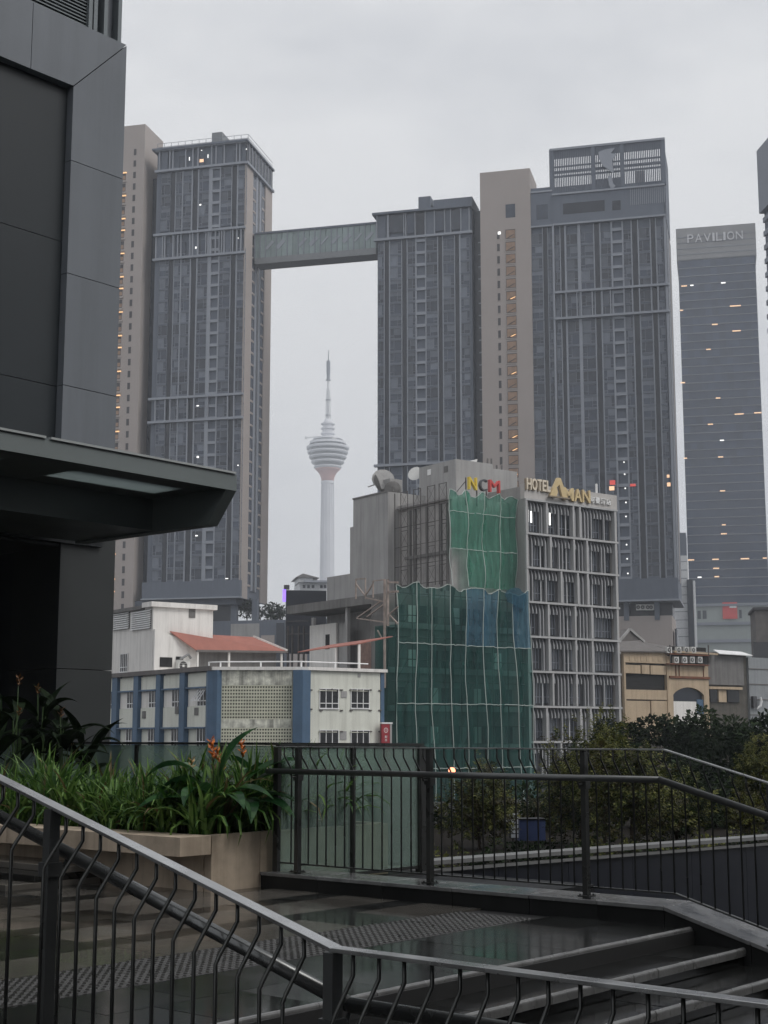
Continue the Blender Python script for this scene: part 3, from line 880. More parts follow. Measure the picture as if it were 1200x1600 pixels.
TG = -8.0
_ac = {}
def ac_mesh(w, h, d):
    key = (w, h, d)
    if key not in _ac:
        q = MB(); q.k = 0; q.box(-w/2, w/2, 0, d, 0, h)
        q.k = 1; r_ = min(w, h) * .38; cxa = -w * .08
        q.poly([(cxa + r_ * math.cos(a * math.pi / 7), -.012, h/2 + r_ * math.sin(a * math.pi / 7)) for a in range(14)])
        q.k = 0; q.box(cxa - r_ * .25, cxa + r_ * .25, -.03, -.012, h/2 - r_ * .25, h/2 + r_ * .25)
        for a in range(3): q.bar((cxa - r_, -.025, h/2 + (a - 1) * r_ * .55), (cxa + r_, -.025, h/2 + (a - 1) * r_ * .55), .02, .02)
        _ac[key] = q.mesh('condenser_unit', ['ac_white', 'ac_fan'])
    return _ac[key]
FH = 3.2
# ---------------------------------------------------------------- left tower
FA = Frame(104.5, (-35.9, 357.5, TG))
ta = thing('apartment_tower', FA, 'tall slim grey apartment tower left of the skybridge, with pale corner piers', 'building')
WA, DA = 25.6, 20.8
ztA = FA.hy(388, 219)[1]
zcA = FA.hy(387, 254)[1]
zbA = FA.hy(378, 932)[1]
zslab = FA.hy(378, 906)[1]
zr = [FA.hy(386, p)[1] for p in (355, 394)]
zr2 = [FA.hy(383, p)[1] for p in (615, 652)]
q = MB(); q.box(-WA + .3, -.35, .5, DA, zbA, ztA - .4); q.build('body', 'tower_wall', ta)
z3 = lambda v: 180 + v / 4.615
spec = [('w', z3(318), z3(385)), ('d', z3(388), z3(420)), ('w', z3(424), z3(470)), ('w', z3(476), z3(538)), ('d', z3(546), z3(584)), ('w', z3(592), z3(665)),
        ('a', z3(690), z3(742)), ('w', z3(750), z3(828)), ('d', z3(832), z3(868)), ('w', z3(876), z3(938))]
colsA = cols_from(FA, 420, spec)
facade(ta, colsA, zslab, zcA, FH, skip=[(zr[1], zr[0])])
# transfer band with slab rails and vertical fins, twice
def band(root, x0, x1, z0, z1, n, y=0.0, panels=True):
    for z in (z0, z1):
        q = MB(); q.box(x0, x1, y - .55, y + .5, z - .3, z + .3); q.build('slab_rail', 'tower_trim', root)
    fm = MB(); fm.box(-.14, .14, -.3, .1, 0, z1 - z0 - .6); fm = fm.mesh('fin', 'tower_trim')
    for i in range(n):
        x = x0 + (x1 - x0) * (i + .5 + .35 * math.sin(i * 2.3)) / n
        obj('fin', fm, root, (x, y, z0 + .3))
    if panels:
        pm = MB(); pm.box(-.9, .9, .12, .3, 0, (z1 - z0) - .7); pm = pm.mesh('band_panel', 'tower_spandrel')
        gm = MB(); gm.box(-1.0, 1.0, .10, .3, 0, (z1 - z0) * .6); gm = gm.mesh('band_window', 'tower_glass')
        m_ = max(3, n // 2)
        for i in range(m_):
            x = x0 + (x1 - x0) * (i + .5) / m_
            obj('band_panel' if i % 3 == 0 else 'band_window', pm if i % 3 == 0 else gm, root, (x, y, z0 + .35))
band(ta, -WA, 0.0, zr[1], zr[0], 17)
for z in zr2:
    q = MB(); q.box(-WA - .3, .1, -.5, .45, z - .3, z + .3); q.build('slab_rail', 'tower_trim', ta)
fm = MB(); fm.box(-.12, .12, -.45, .1, 0, zr2[0] - zr2[1] - .6); fm = fm.mesh('fin', 'tower_trim')
for k_, a_, c_ in colsA:
    obj('fin', fm, ta, (a_ - .1, 0, zr2[1] + .3))
# crown: two glazed storeys behind a projecting roof slab
band(ta, -WA, 0.0, zcA, ztA - .3, 11)
q = MB(); q.box(-WA - .8, .5, -.8, DA + .3, ztA - .35, ztA + .15); q.build('roof_slab', 'tower_wall', ta)
q = MB(); q.box(*sorted((FA.hy(331, 212, 4)[0], FA.hy(347, 212, 4)[0])), 4, 12, ztA + .2, ztA + 5.0); q.build('lift_housing', 'bridge_beam', ta)
for z in (2.1, 1.1):
    q = MB(); q.bar((-WA, 1.0, ztA + z), (0, 1.0, ztA + z), .1, .08); q.bar((0, 1.0, ztA + z), (0, DA, ztA + z), .1, .08); q.build('roof_railing', 'tower_frame', ta)
for n_ in range(14):
    q = MB(); q.box(-WA + n_ * WA / 13.0 - .05, -WA + n_ * WA / 13.0 + .05, .95, 1.05, ztA + .2, ztA + 2.1); q.build('railing_post', 'tower_frame', ta)
# lit lounge in the crown and a few lit rooms
for px, py, w, h, m_ in ((315, 251, 1.6, 1.2, 'lit_warm'), (296, 248, .3, 1.4, 'lit_white'), (325, 244, .3, 1.4, 'lit_white'), (302, 236, .4, .3, 'lit_white'), (315, 235, .4, .3, 'lit_white'), (385, 233, .4, .4, 'lit_white'),
                         (313, 320, .7, .5, 'lit_white'), (306, 387, .5, .8, 'lit_white'), (372, 372, .4, .4, 'lit_white'), (309, 634, .9, .4, 'lit_white'), (309, 714, .8, .7, 'lit_white'), (372, 727, .5, .4, 'lit_white'), (354, 904, 1.2, .3, 'lit_white'), (307, 837, .9, .4, 'lit_white')):
    x, z = FA.hy(px, py, .08)
    w, h = w * .7, h * .7
    q = MB(); q.box(x - w/2, x + w/2, .05, .09, z - h/2, z + h/2); q.build('lit_lamp', m_, ta)
# right-hand side: pale piers either side of two columns of slot windows
zsd = zcA - .35
for ya, yb in ((0, 5.4), (15.3, DA)):
    q = MB(); q.box(-.36, 0, ya, yb, zslab - 4.4, zsd); q.build('side_pier', 'tower_beige', ta)
q = MB(); q.box(-.38, -.1, 8.2, 12.2, zslab - 2, zsd); q.build('side_strip', 'tower_trim', ta)
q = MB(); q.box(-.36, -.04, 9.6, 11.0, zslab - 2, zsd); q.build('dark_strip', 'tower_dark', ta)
sw = MB(); sw.k = 0; sw.box(.15, 2.45, .0, .25, 0, .5); sw.k = 1; sw.box(.15, 2.45, .08, .25, .5, 3.05); sw.k = 2; sw.box(1.3, 1.42, .03, .2, .5, 3.05); sw.box(0, .15, -.05, .25, 0, 3.2)
sw = sw.mesh('side_window', ['tower_beige', 'tower_glass', 'tower_trim'])
nf = int((zsd - zslab + 1) / FH)
spread('side_window', sw, ta, [(-.1, yy, zslab - 1 + i * FH, R(90)) for i in range(nf) for yy in (5.5, 12.6)], 100)
for i in range(8):
    q = MB(); q.box(-.2, .25, 1.2 + i * 2.5, 1.4 + i * 2.5, zcA + .3, ztA - .4); q.build('crown_fin', 'tower_trim', ta)
q = MB(); q.box(-.3, .1, .3, DA - .2, zcA + .3, ztA - .4); q.build('crown_glazing', 'tower_dark', ta)
q = MB(); q.box(-.3, .55, -.5, DA + .2, zcA - .35, zcA + .3); q.build('slab_rail', 'tower_trim', ta)
# plain transfer slab at the bottom, recessed lobby and podium below
q = MB(); q.box(-WA - .5, .3, -.7, .6, zbA, zslab - .05); q.build('transfer_beam', 'tower_wall', ta)
q = MB(); q.box(-.6, .12, .7, DA, zbA - .3, zslab - 4.4); q.build('transfer_beam', 'tower_wall', ta)
q = MB(); q.box(-WA - .8, .5, -.9, .62, zbA - .35, zbA); q.build('slab_rail', 'tower_trim', ta)
q = MB(); q.box(-WA - 20, -1.5, 1.0, DA - 2, zbA - 1.8, zbA - .4); q.build('soffit_wall', 'tower_wall', ta)
q = MB(); q.box(-WA - 12, -10, 3.0, DA - 2, 4, zbA - 1.8); q.build('lobby_wall', 'tower_wall', ta)
q = MB(); q.box(-9.6, -2, 4.2, 4.6, 10, zbA - .4); q.build('lobby_glazing', 'tower_dark', ta)
for x in (-9.8, -2.6, 3.0):
    q = MB(); q.box(x - .7, x + .7, 2.5, 3.9, 4, zbA - .36); q.build('column', 'tower_wall', ta)
zpod = FA.hy(400, 968)[1]
q = MB(); q.box(-26, 24, 2.2, 24, 0, zpod); q.build('podium_block', 'tower_wall', ta)
for i, (xa, xb) in enumerate(((-3, 4.5), (5.0, 8.5), (9, 11), (12.5, 17))):
    q = MB(); q.box(xa, xb, 2.0, 2.25, 2, zpod - .8 - (i % 2) * 3); q.build('podium_panel', ['concrete', 'tower_beige', 'tower_dark', 'tower_beige'][i], ta)
# pale stair core left of it
q = MB(); q.box(-WA - 26, -WA - 3.0, -.6, 11.4, 0, FA.hy(233, 193, -.6)[1]); q.build('stair_core', 'tower_beige', ta)
q = MB(); q.box(-WA - 2.6, -WA + .2, 4.5, 15, zbA - 3, ztA - 6); q.build('recess_wall', 'tower_dark', ta)
xw = FA.hy(208, 280, -.6)[0]
wm = MB(); wm.k = 0; wm.box(0, .75, -.03, .1, 0, 1.75); wm.k = 1; wm.box(-.08, .83, -.05, .0, -.12, 0); wm = wm.mesh('slot_window', ['tower_open', 'tower_beige'])
zw = FA.hy(208, 243, -.6)[1]
xo = FA.hy(196, 280, -.6)[0]
om = MB(); om.k = 0; om.box(-2.2, .1, -.03, .1, 0, 2.3); om.k = 1; om.box(-2.1, .0, -.05, -.02, .3, 1.3); om = om.mesh('stair_opening', ['tower_open', 'stair_inside'])
lm_ = MB(); lm_.box(-1.6, .35, -.22, -.06, 0, .28); lm_ = lm_.mesh('stair_lamp', 'stair_lamp')
bal = MB(); bal.box(-2.2, .35, -.35, -.06, -.15, .35); bal = bal.mesh('stair_ledge', 'tower_beige')
for i in range(48):
    z = zw - i * FH
    if z < 3: break
    obj('slot_window', wm, ta, (xw, -.6, z))
    if i > 1:
        p_ = obj('stair_opening', om, ta, (xo, -.6, z - .4))
        if i % 5 not in (0, 3): obj('stair_lamp', lm_, p_, (0, 0, 2.0))
        obj('stair_ledge', bal, p_, (0, 0, -.35))

# ---------------------------------------------------------------- right tower: two wings and a pale core
FB = Frame(104.5, (-2.05, 355.0, TG))
tb_ = thing('apartment_tower', FB, 'broad grey apartment tower right of the skybridge, with a beige stair core in the middle', 'building')
X = lambda px, py=440, y=0.0: FB.hy(px, py, y)[0]
ztL = FB.hy(587, 334)[1]; zcL = FB.hy(588, 376)[1]
xL1 = X(737); xC0, xC1 = X(752), X(831); xS1 = X(866); xR1 = X(1043)
zlow = FB.hy(588, 915)[1]
q = MB(); q.box(.3, xL1, .5, 20, 0, ztL - .4); q.build('body', 'tower_wall', tb_)
z7 = lambda v: 570 + v / 4.0
specL = [('w', z7(82), z7(119)), ('d', z7(123), z7(151)), ('w', z7(157), z7(229)), ('d', z7(233), z7(262)), ('w', z7(267), z7(316)), ('a', z7(324), z7(377)), ('w', z7(383), z7(454)),
         ('d', z7(459), z7(485)), ('w', z7(490), z7(560)), ('d', z7(564), z7(591)), ('w', z7(600), z7(655))]
colsL = cols_from(FB, 440, specL)
zsub = FB.hy(588, 727)[1]
zvis = FB.hy(640, 800)[1]
facade(tb_, colsL, zsub, zcL, FH, limit=150)
facade(tb_, colsL, zvis - 8 * FH, zsub - .4, FH, limit=10)
q = MB(); q.box(-.4, xL1, -.6, .45, zsub - .5, zsub + .1); q.build('slab_rail', 'tower_trim', tb_)
q = MB(); q.box(-.5, xL1 + .3, -.4, .45, zcL - .2, zcL + .4); q.build('slab_rail', 'tower_trim', tb_)
# glazed crown of the left wing
for i, (a, c, hh, m_) in enumerate(((80, 132, 1, 'tower_spandrel'), (152, 240, .62, 'tower_glass'), (264, 308, .8, 'tower_glass'), (322, 374, 1, 'tower_dark'), (384, 436, 1, 'tower_spandrel'), (440, 495, .8, 'tower_glass'), (506, 536, 1, 'tower_spandrel'), (542, 600, .8, 'tower_glass'), (606, 652, 1, 'tower_spandrel'))):
    q = MB(); q.box(X(z7(a)), X(z7(c)), .06, .3, zcL + .5 + (1 - hh) * 3.2, ztL - .8); q.build('crown_panel', m_, tb_)
for a in (76, 142, 148, 246, 258, 316, 380, 438, 502, 540, 604, 656):
    q = MB(); q.box(X(z7(a)) - .12, X(z7(a)) + .12, -.25, .3, zcL + .4, ztL - .6); q.build('fin', 'tower_trim', tb_)
q = MB(); q.box(-.9, xL1 + .3, -.8, 20, ztL - .55, ztL); q.build('roof_slab', 'tower_wall', tb_)
q = MB(); q.box(X(651, 320), X(670, 320), 2, 9, ztL, ztL + 4.2); q.build('lift_housing', 'tower_wall', tb_)
q = MB(); q.box(X(674, 320), X(735, 320), 2.5, 12, ztL, ztL + 3.2); q.build('roof_plant_room', 'tower_wall', tb_)
# recess between wing and core
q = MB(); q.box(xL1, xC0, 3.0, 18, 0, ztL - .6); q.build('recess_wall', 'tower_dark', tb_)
rm = MB(); rm.box(0, 1.1, -.02, .05, 0, .35); rm = rm.mesh('recess_ledge', 'tower_frame')
for i in range(44):
    obj('recess_ledge', rm, tb_, (xC0 - 1.3, 2.97, zcL - 2 - i * FH))
# core
zkt = FB.hy(752, 270, -.5)[1]
q = MB(); q.box(xC0, xC1, -.5, 11, 0, zkt); q.build('stair_core', 'tower_beige', tb_)
xa, xb = X(777.5, 440, -.5), X(781.5, 440, -.5); xo0, xo1 = X(790.5, 440, -.5), X(806.5, 440, -.5)
zf = FB.hy(798, 358, -.5)[1]
wm = MB(); wm.k = 0; wm.box(0, xb - xa, -.04, .1, 0, 1.9); wm.k = 1; wm.box(-.08, xb - xa + .08, -.07, .0, -.14, 0); wm = wm.mesh('slot_window', ['tower_open', 'tower_beige'])
w_ = xo1 - xo0
om = MB()
om.k = 0; om.box(0, w_, -.03, .1, 0, 2.55)
om.k = 1; om.box(.15, w_ - .15, -.05, -.02, .25, 2.35)
om.k = 0; om.hexa([(.3, -.1, .3), (.7, -.1, .3), (w_ - .2, -.1, 1.2), (w_ - .6, -.1, 1.2)], [(.3, -.06, .3), (.7, -.06, .3), (w_ - .2, -.06, 1.2), (w_ - .6, -.06, 1.2)])
om.k = 2; om.box(-.06, w_ + .06, -.12, .0, -.16, .08); om.box(-.06, .05, -.1, 0, .08, 2.6); om.box(w_ - .05, w_ + .06, -.1, 0, .08, 2.6)
om = om.mesh('stair_opening', ['tower_open', 'stair_inside', 'tower_beige'])
lampm = MB(); lampm.hexa([(.9, -.16, .45), (1.4, -.16, .45), (w_ - .1, -.16, .95), (w_ - .5, -.16, .95)], [(.9, -.11, .45), (1.4, -.11, .45), (w_ - .1, -.11, .95), (w_ - .5, -.11, .95)]); lampm = lampm.mesh('stair_lamp', 'stair_lamp')
for i in range(40):
    z = zf - 2.6 - i * FH
    if z < zvis - 10: break
    obj('slot_window', wm, tb_, (xa, -.5, z + .3))
    p_ = obj('stair_opening', om, tb_, (xo0, -.5, z))
    if i in (5, 8, 11) or (i >= 16 and i % 4 != 2): obj('stair_lamp', lampm, p_)
q = MB(); q.box(X(790, 330, -.5), X(805, 330, -.5), -.52, -.4, FB.hy(797, 340, -.5)[1], FB.hy(797, 319, -.5)[1]); q.build('core_window', 'tower_glass', tb_)
x, z = FB.hy(780, 364, -.6); q = MB(); q.box(x - .35, x + .35, -.58, -.52, z - .35, z + .35); q.build('lit_lamp', 'lit_white', tb_)
# narrow wing right of the core
ztS = FB.hy(845, 300)[1]; zbS = FB.hy(845, 354)[1]
q = MB(); q.box(xC1, xS1, .5, 18, 0, FB.hy(848, 292)[1]); q.build('body', 'tower_wall', tb_)
q = MB(); q.box(xC1, xS1, -.1, .45, zbS, ztS); q.build('crown_panel', 'tower_spandrel', tb_)
for z in (zbS, ztS):
    q = MB(); q.box(xC1, xS1 - .1, -.35, .4, z - .2, z + .2); q.build('slab_rail', 'tower_trim', tb_)
q = MB(); q.box(X(838, 320), X(856, 320), -.14, .1, FB.hy(845, 343)[1], FB.hy(845, 320)[1]); q.build('crown_window', 'tower_glass', tb_)
z8 = lambda v: 820 + v / 4.615
colsS = cols_from(FB, 430, [('w', z8(50), z8(130)), ('d', z8(134), z8(166)), ('w', z8(170), z8(200))])
zmid = FB.hy(850, 800)[1]
facade(tb_, colsS, zmid, zbS, FH, limit=45)
# main right wing
zscr = FB.hy(864, 234)[1]; zscb = FB.hy(866, 305)[1]; zcrb = FB.hy(867, 352)[1]
zslR = FB.hy(968, 905)[1]; zbR = FB.hy(968, 938)[1]
DR = 20
q = MB(); q.box(xS1, xR1 - .2, .5, DR, zbR, zscb - .2); q.build('body', 'tower_wall', tb_)
specR = [('w', z8(222), z8(256)), ('d', z8(262), z8(290)), ('w', z8(302), z8(385)), ('w', z8(406), z8(500)), ('d', z8(507), z8(544)), ('w', z8(552), z8(626)), ('a', z8(638), z8(706)),
         ('w', z8(716), z8(772)), ('d', z8(780), z8(820)), ('w', z8(828), z8(910)), ('d', z8(917), z8(950)), ('w', z8(957), z8(1004))]
colsR = cols_from(FB, 430, specR)
facade(tb_, colsR, zslR, zcrb, FH, limit=95)
q = MB(); q.box(xS1 - .25, xS1 + .2, -.6, .5, zslR, zcrb); q.build('corner_pilaster', 'tower_trim', tb_)
q = MB(); q.box(xR1 - .5, xR1, -.3, .5, zslR, zscr - 14); q.build('corner_pilaster', 'tower_trim', tb_)
zb1, zb2 = FB.hy(870, 458)[1], FB.hy(870, 499)[1]
for z in (zb1, zb2):
    q = MB(); q.box(xS1, xR1 + .3, -.7, .45, z - .25, z + .3); q.build('slab_rail', 'tower_trim', tb_)
fm = MB(); fm.box(-.13, .13, -.55, .1, 0, zb1 - zb2 - .55); fm = fm.mesh('fin', 'tower_trim')
for v in (300, 378, 408, 488, 560, 620, 718, 778, 830, 915, 965):
    obj('fin', fm, tb_, (X(z8(v), 475), 0, zb2 + .3))
# crown: plain band with a pool-deck window, then the open louvred screen
q = MB(); q.box(xS1, xR1, -.3, .45, zcrb, zscb); q.build('crown_wall', 'tower_wall', tb_)
for z in (zcrb, zscb):
    q = MB(); q.box(xS1 - .1, xR1 + .1, -.65, .4, z - .25, z + .2); q.build('slab_rail', 'tower_trim', tb_)
for a, c, p0, p1 in ((880, 945, 333, 316), (957, 970, 329, 314)):
    q = MB(); q.box(X(a, 325), X(c, 325), -.34, -.2, FB.hy((a+c)/2, p0)[1], FB.hy((a+c)/2, p1)[1]); q.build('crown_window', 'tower_dark', tb_)
vm = MB(); vm.box(0, .16, -.4, -.31, 0, 4.4); vm = vm.mesh('vent_slat', 'tower_trim')
for i in range(18):
    obj('vent_slat', vm, tb_, (X(985, 312) + i * .48, 0, FB.hy(1010, 317)[1] - .4))
screen = []
x0, x1 = xS1 - .2, xR1 - .1
zt_, zb_s = zscr, zscb + .2
H_ = zt_ - zb_s
n_s = 62
slat = MB(); slat.box(-.15, .15, -.12, .12, 0, H_); slat = slat.mesh('screen_slat', 'tower_wall')
for i in range(n_s):
    obj('screen_slat', slat, tb_, (x0 + (x1 - x0) * (i + .5) / n_s, .2, zb_s))
f1, f2 = .375, .635
for a, c, lo_, hi_ in ((0, 1, .80, 1.0), (0, f1, 0, .17), (f1, f2, 0, .26), (f2, 1, 0, .10)):
    q = MB(); q.box(x0 + (x1 - x0) * a, x0 + (x1 - x0) * c, .36, .6, zb_s + H_ * lo_, zb_s + H_ * hi_); q.build('screen_panel', 'tower_wall', tb_)
for fz, t in ((.40, .2), (.50, .3), (.62, .16)):
    q = MB(); q.box(x0, x1, .34, .8, zb_s + H_ * fz - t, zb_s + H_ * fz + t); q.build('screen_rail', 'tower_wall', tb_)
for fx in (0, f1, f2, 1):
    x = x0 + (x1 - x0) * fx
    q = MB(); q.box(x - .5, x + .5, -.05, .9, zb_s, zt_ + .1); q.build('screen_post', 'tower_wall', tb_)
q = MB(); q.box(x0 - .3, x1 + .5, -.2, 1.0, zt_ - .3, zt_ + .25); q.build('screen_cap', 'tower_trim', tb_)
for yy in (6.0,):
    q = MB(); q.box(x1 - 7.5, x1 - 5.2, yy, yy + 2, zb_s, zb_s + H_ * .55); q.build('roof_plant_room', 'tower_beige', tb_)
q = MB(); q.box(xR1 - .15, xR1 + .2, .4, 16, zb_s - 9, zt_ - 1.5); q.build('side_screen', 'tower_wall', tb_)
# pale leaf-like emblem on the screen
em = MB()
sx = x0 + (x1 - x0) * .43; sz = zb_s + H_ * .83
pts = [(a_ * .72, c_ * .72) for a_, c_ in ((0, 0), (2.2, .7), (5.6, .9), (4.2, -.9), (6.2, -1.4), (4.6, -3.6), (5.0, -8.2), (1.4, -5.2), (.2, -2.6))]
em.sweep([(sx + a, -.3, sz + c) for a, c in pts][::-1], (0, 0, 0), (0, -.25, 0)); em.build('emblem', 'tower_trim', tb_)
em = MB(); em.sweep([(sx + a, -.3, sz + c) for a, c in ((2.2, -6.6), (3.2, -6.4), (3.4, -8.6), (4.0, -9.2), (3.0, -10.2), (2.4, -8.8))][::-1], (0, 0, 0), (0, -.25, 0)); em.build('emblem', 'tower_trim', tb_)
# side wall of the right wing
q = MB(); q.box(xR1 - .2, xR1 + .05, .3, DR, zslR - 5, zb_s - 9); q.build('side_wall', 'tower_wall', tb_)
for ya, m_ in ((2.0, 'tower_dark'), (6.0, 'tower_trim'), (9.5, 'tower_dark'), (13.5, 'tower_beige')):
    q = MB(); q.box(xR1, xR1 + .12, ya, ya + 2.0, zslR, zb_s - 9); q.build('side_strip', m_, tb_)
# bottom beam, undercroft and beige podium
q = MB(); q.box(xS1 + 10, xR1 + .3, -.7, .6, zbR, zslR - .05); q.build('transfer_beam', 'tower_wall', tb_)
q = MB(); q.box(xS1 + 10, xR1 + .6, -.9, DR, zbR - .4, zbR); q.build('slab_rail', 'tower_trim', tb_)
zpb = FB.hy(1000, 962)[1]
q = MB(); q.box(xS1 + 5, xR1 - 1.5, 5, 14, zpb - 1, zbR - .4); q.build('undercroft_wall', 'tower_dark', tb_)
for px in (1026, 978):
    q = MB(); q.box(X(px - 4, 945), X(px + 4, 945), .6, 2.2, zpb - 1, zbR - .4); q.build('column', 'tower_wall', tb_)
q = MB(); q.box(xS1, X(1050, 980), .8, 18, 0, zpb); q.build('podium_block', 'tower_beige', tb_)
q = MB(); q.box(X(1053, 980), X(1056, 980), 3, 9, 0, zpb - 3); q.build('podium_window', 'tower_dark', tb_)
for px in (998, 1005, 1013, 1018):
    x, z = FB.hy(px, 949, 2.0)
    obj('condenser_unit', ac_mesh(1.2, 1.4, .6), tb_, (x, 1.6, z - .7))
for i, (px, py) in enumerate(((975, 722), (976, 741), (977, 763), (978, 785), (978, 807), (979, 851), (980, 873), (981, 896))):
    x, z = FB.hy(px, py, -.1); q = MB(); q.box(x - .15, x + .15, -.16, -.05, z - .15, z + .15); q.build('ledge_lamp', 'lit_white', tb_)
for px, py, w, h, m_ in ((957, 754, 1.3, 1.1, 'lit_red'), (956, 763, 1.2, 1.0, 'lit_warm'), (989, 758, 1.3, .6, 'lit_red'), (1044, 744, .6, .7, 'lit_warm'), (1045, 757, .8, .9, 'lit_warm')):
    x, z = FB.hy(px, py, .1); q = MB(); q.box(x - w/2, x + w/2, .0, .1, z - h/2, z + h/2); q.build('lit_lamp', m_, tb_)

# ---------------------------------------------------------------- skybridge between the two towers
bridge = thing('skybridge', FB, 'glazed grey skybridge joining the two apartment towers high above the street', 'bridge')
xb0 = FB.hy(398, 385, .4)[0]
zt0 = FB.hy(585, 347, .4)[1]; zg0 = FB.hy(585, 387, .4)[1]; zb0 = FB.hy(585, 397, .4)[1]
q = MB(); q.box(xb0, -.05, .4, 5.4, zb0, zg0); q.build('beam', 'bridge_beam', bridge)
q = MB(); q.box(xb0 - .1, -.05, .2, 5.6, zt0 - .5, zt0); q.build('roof', 'tower_wall', bridge)
ng = 22
xe = [xb0 + (-.1 - xb0) * i / ng for i in range(ng + 1)]
for i in range(ng):
    q = MB(); q.box(xe[i] + .05, xe[i + 1] - .05, .5, .56, zg0, zt0 - .5); q.build('glass_panel', 'bridge_glass', bridge)
for i in (0, 1, 2, 4, 6, 8, 9, 11, 12, 14, 15, 17, 18, 20, 22):
    q = MB(); q.box(xe[i] - .12, xe[i] + .12, .3, .5, zg0, zt0 - .5); q.build('mullion', 'tower_frame', bridge)
for i in range(11):
    a = xe[2 * i]; c = xe[2 * i + 1]; zm = zg0 + (zt0 - zg0) * .32
    if i in (1, 2, 4, 5, 6, 7, 8, 9, 10):
        q = MB(); q.bar((a + .2, .46, zm), (c + .6, .46, zm + 2.0), .12, .5 + .3 * (i % 3)); q.build('brace', 'tower_trim', bridge)
q = MB(); q.box(xb0, -.1, 4.6, 4.7, zg0, zt0 - .5); q.build('rear_glazing', 'bridge_glass', bridge)

# ---------------------------------------------------------------- broadcasting tower far behind
KD = 1790.0
kx = at(511, 905, KD).x
ks = KD / FPX
def KZ(py): return at(511, py, KD).z
kt = thing('telecom_tower', (kx, KD, GZ), 'distant white telecommunications tower with a ringed pod and tall antenna', 'tower')
kz = lambda p: KZ(p) - GZ
q = MB(); q.lathe([(13.2 * ks, 0), (11.6 * ks, kz(905)), (10.2 * ks, kz(800)), (9.6 * ks, kz(756))], 32); q.build('shaft', 'mast_white', kt, smooth=False)
rib = MB()
for k in range(16):
    a = 2 * math.pi * k / 16
    rib.bar((13.2 * ks * math.cos(a), 13.2 * ks * math.sin(a), 0), (9.7 * ks * math.cos(a), 9.7 * ks * math.sin(a), kz(757)), 1.0, 1.0)
rib.build('shaft_ribs', 'mast_white', kt)
q = MB(); q.lathe([(10.6 * ks, kz(756)), (10.6 * ks, kz(752))], 32); q.build('collar', 'mast_white', kt)
q = MB(); q.lathe([(9.6 * ks, kz(752)), (10.5 * ks, kz(747)), (13.5 * ks, kz(740)), (18 * ks, kz(735)), (20.5 * ks, kz(733))], 32); q.build('funnel', 'pod_pink_lit', kt, smooth=True)
for r0, r1, p0, p1 in ((20.5, 22.0, 733, 729), (25.0, 26.5, 724.5, 721), (28.5, 30, 717, 713.5), (31.2, 32.5, 709.5, 706), (33.6, 34.2, 702, 698.5), (29.5, 29, 694.5, 691)):
    q = MB(); q.lathe([(r0 * ks, kz(p0)), (r1 * ks, kz((p0 + p1) / 2)), (r1 * ks, kz(p1))], 40); q.build('pod_ring', 'mast_white', kt)
q = MB(); q.lathe([(18 * ks, kz(734)), (27 * ks, kz(714)), (30.5 * ks, kz(700)), (26 * ks, kz(692)), (24.5 * ks, kz(688))], 40); q.build('pod_glazing', 'pod_glass', kt)
q = MB(); q.lathe([(25.5 * ks, kz(691)), (24 * ks, kz(686.5)), (10 * ks, kz(685.5))], 40); q.build('pod_roof', 'mast_white', kt)
q = MB(); q.lathe([(9 * ks, kz(687)), (9 * ks, kz(676)), (7.5 * ks, kz(660)), (5 * ks, kz(655))], 24); q.build('drum', 'mast_white', kt)
for p in (678, 670, 663):
    q = MB(); q.lathe([(8 * ks, kz(p + 2)), (11.4 * ks, kz(p + .6)), (11.4 * ks, kz(p - 1.0))], 24); q.build('drum_ring', 'mast_white', kt)
q = MB(); q.lathe([(3.0 * ks, kz(656)), (2.4 * ks, kz(625)), (1.7 * ks, kz(594))], 10); q.build('mast', 'white_metal', kt)
for k in range(4):
    a = k * math.pi / 2 + .4
    q = MB(); q.bar((4.4 * ks * math.cos(a), 4.4 * ks * math.sin(a), kz(656)), (2.6 * ks * math.cos(a), 2.6 * ks * math.sin(a), kz(608)), .7, .7); q.build('mast_strut', 'white_metal', kt)
for p in (625, 594, 649):
    q = MB(); q.lathe([(4.2 * ks, kz(p + .6)), (4.2 * ks, kz(p - .6))], 12); q.build('mast_ring', 'tower_wall', kt)
q = MB(); q.lathe([(2.2 * ks, kz(593)), (3.1 * ks, kz(582)), (3.1 * ks, kz(564)), (1.6 * ks, kz(563))], 10); q.build('aerial', 'tower_wall', kt)
q = MB(); q.lathe([(.9 * ks, kz(564)), (.5 * ks, kz(547))], 8); q.build('spire', 'tower_wall', kt)
q = MB(); q.bar((-8 * ks, 0, kz(682)), (-35 * ks, -4, kz(685)), 1.6, 1.6); q.bar((-35 * ks, -4, kz(683)), (-35 * ks, -4, kz(687)), 2.4, 2.4); q.build('crane_arm', 'white_metal', kt)

# ---------------------------------------------------------------- glass office tower with roof lettering
FP = Frame(103.0, tuple(at(1057, 358, 650.0).xy) + (TG,))
pv = thing('office_tower', FP, 'blue glass office tower on the right with lettering across its stone crown', 'building')
PX = lambda px, py: FP.hy(px, py)[0]
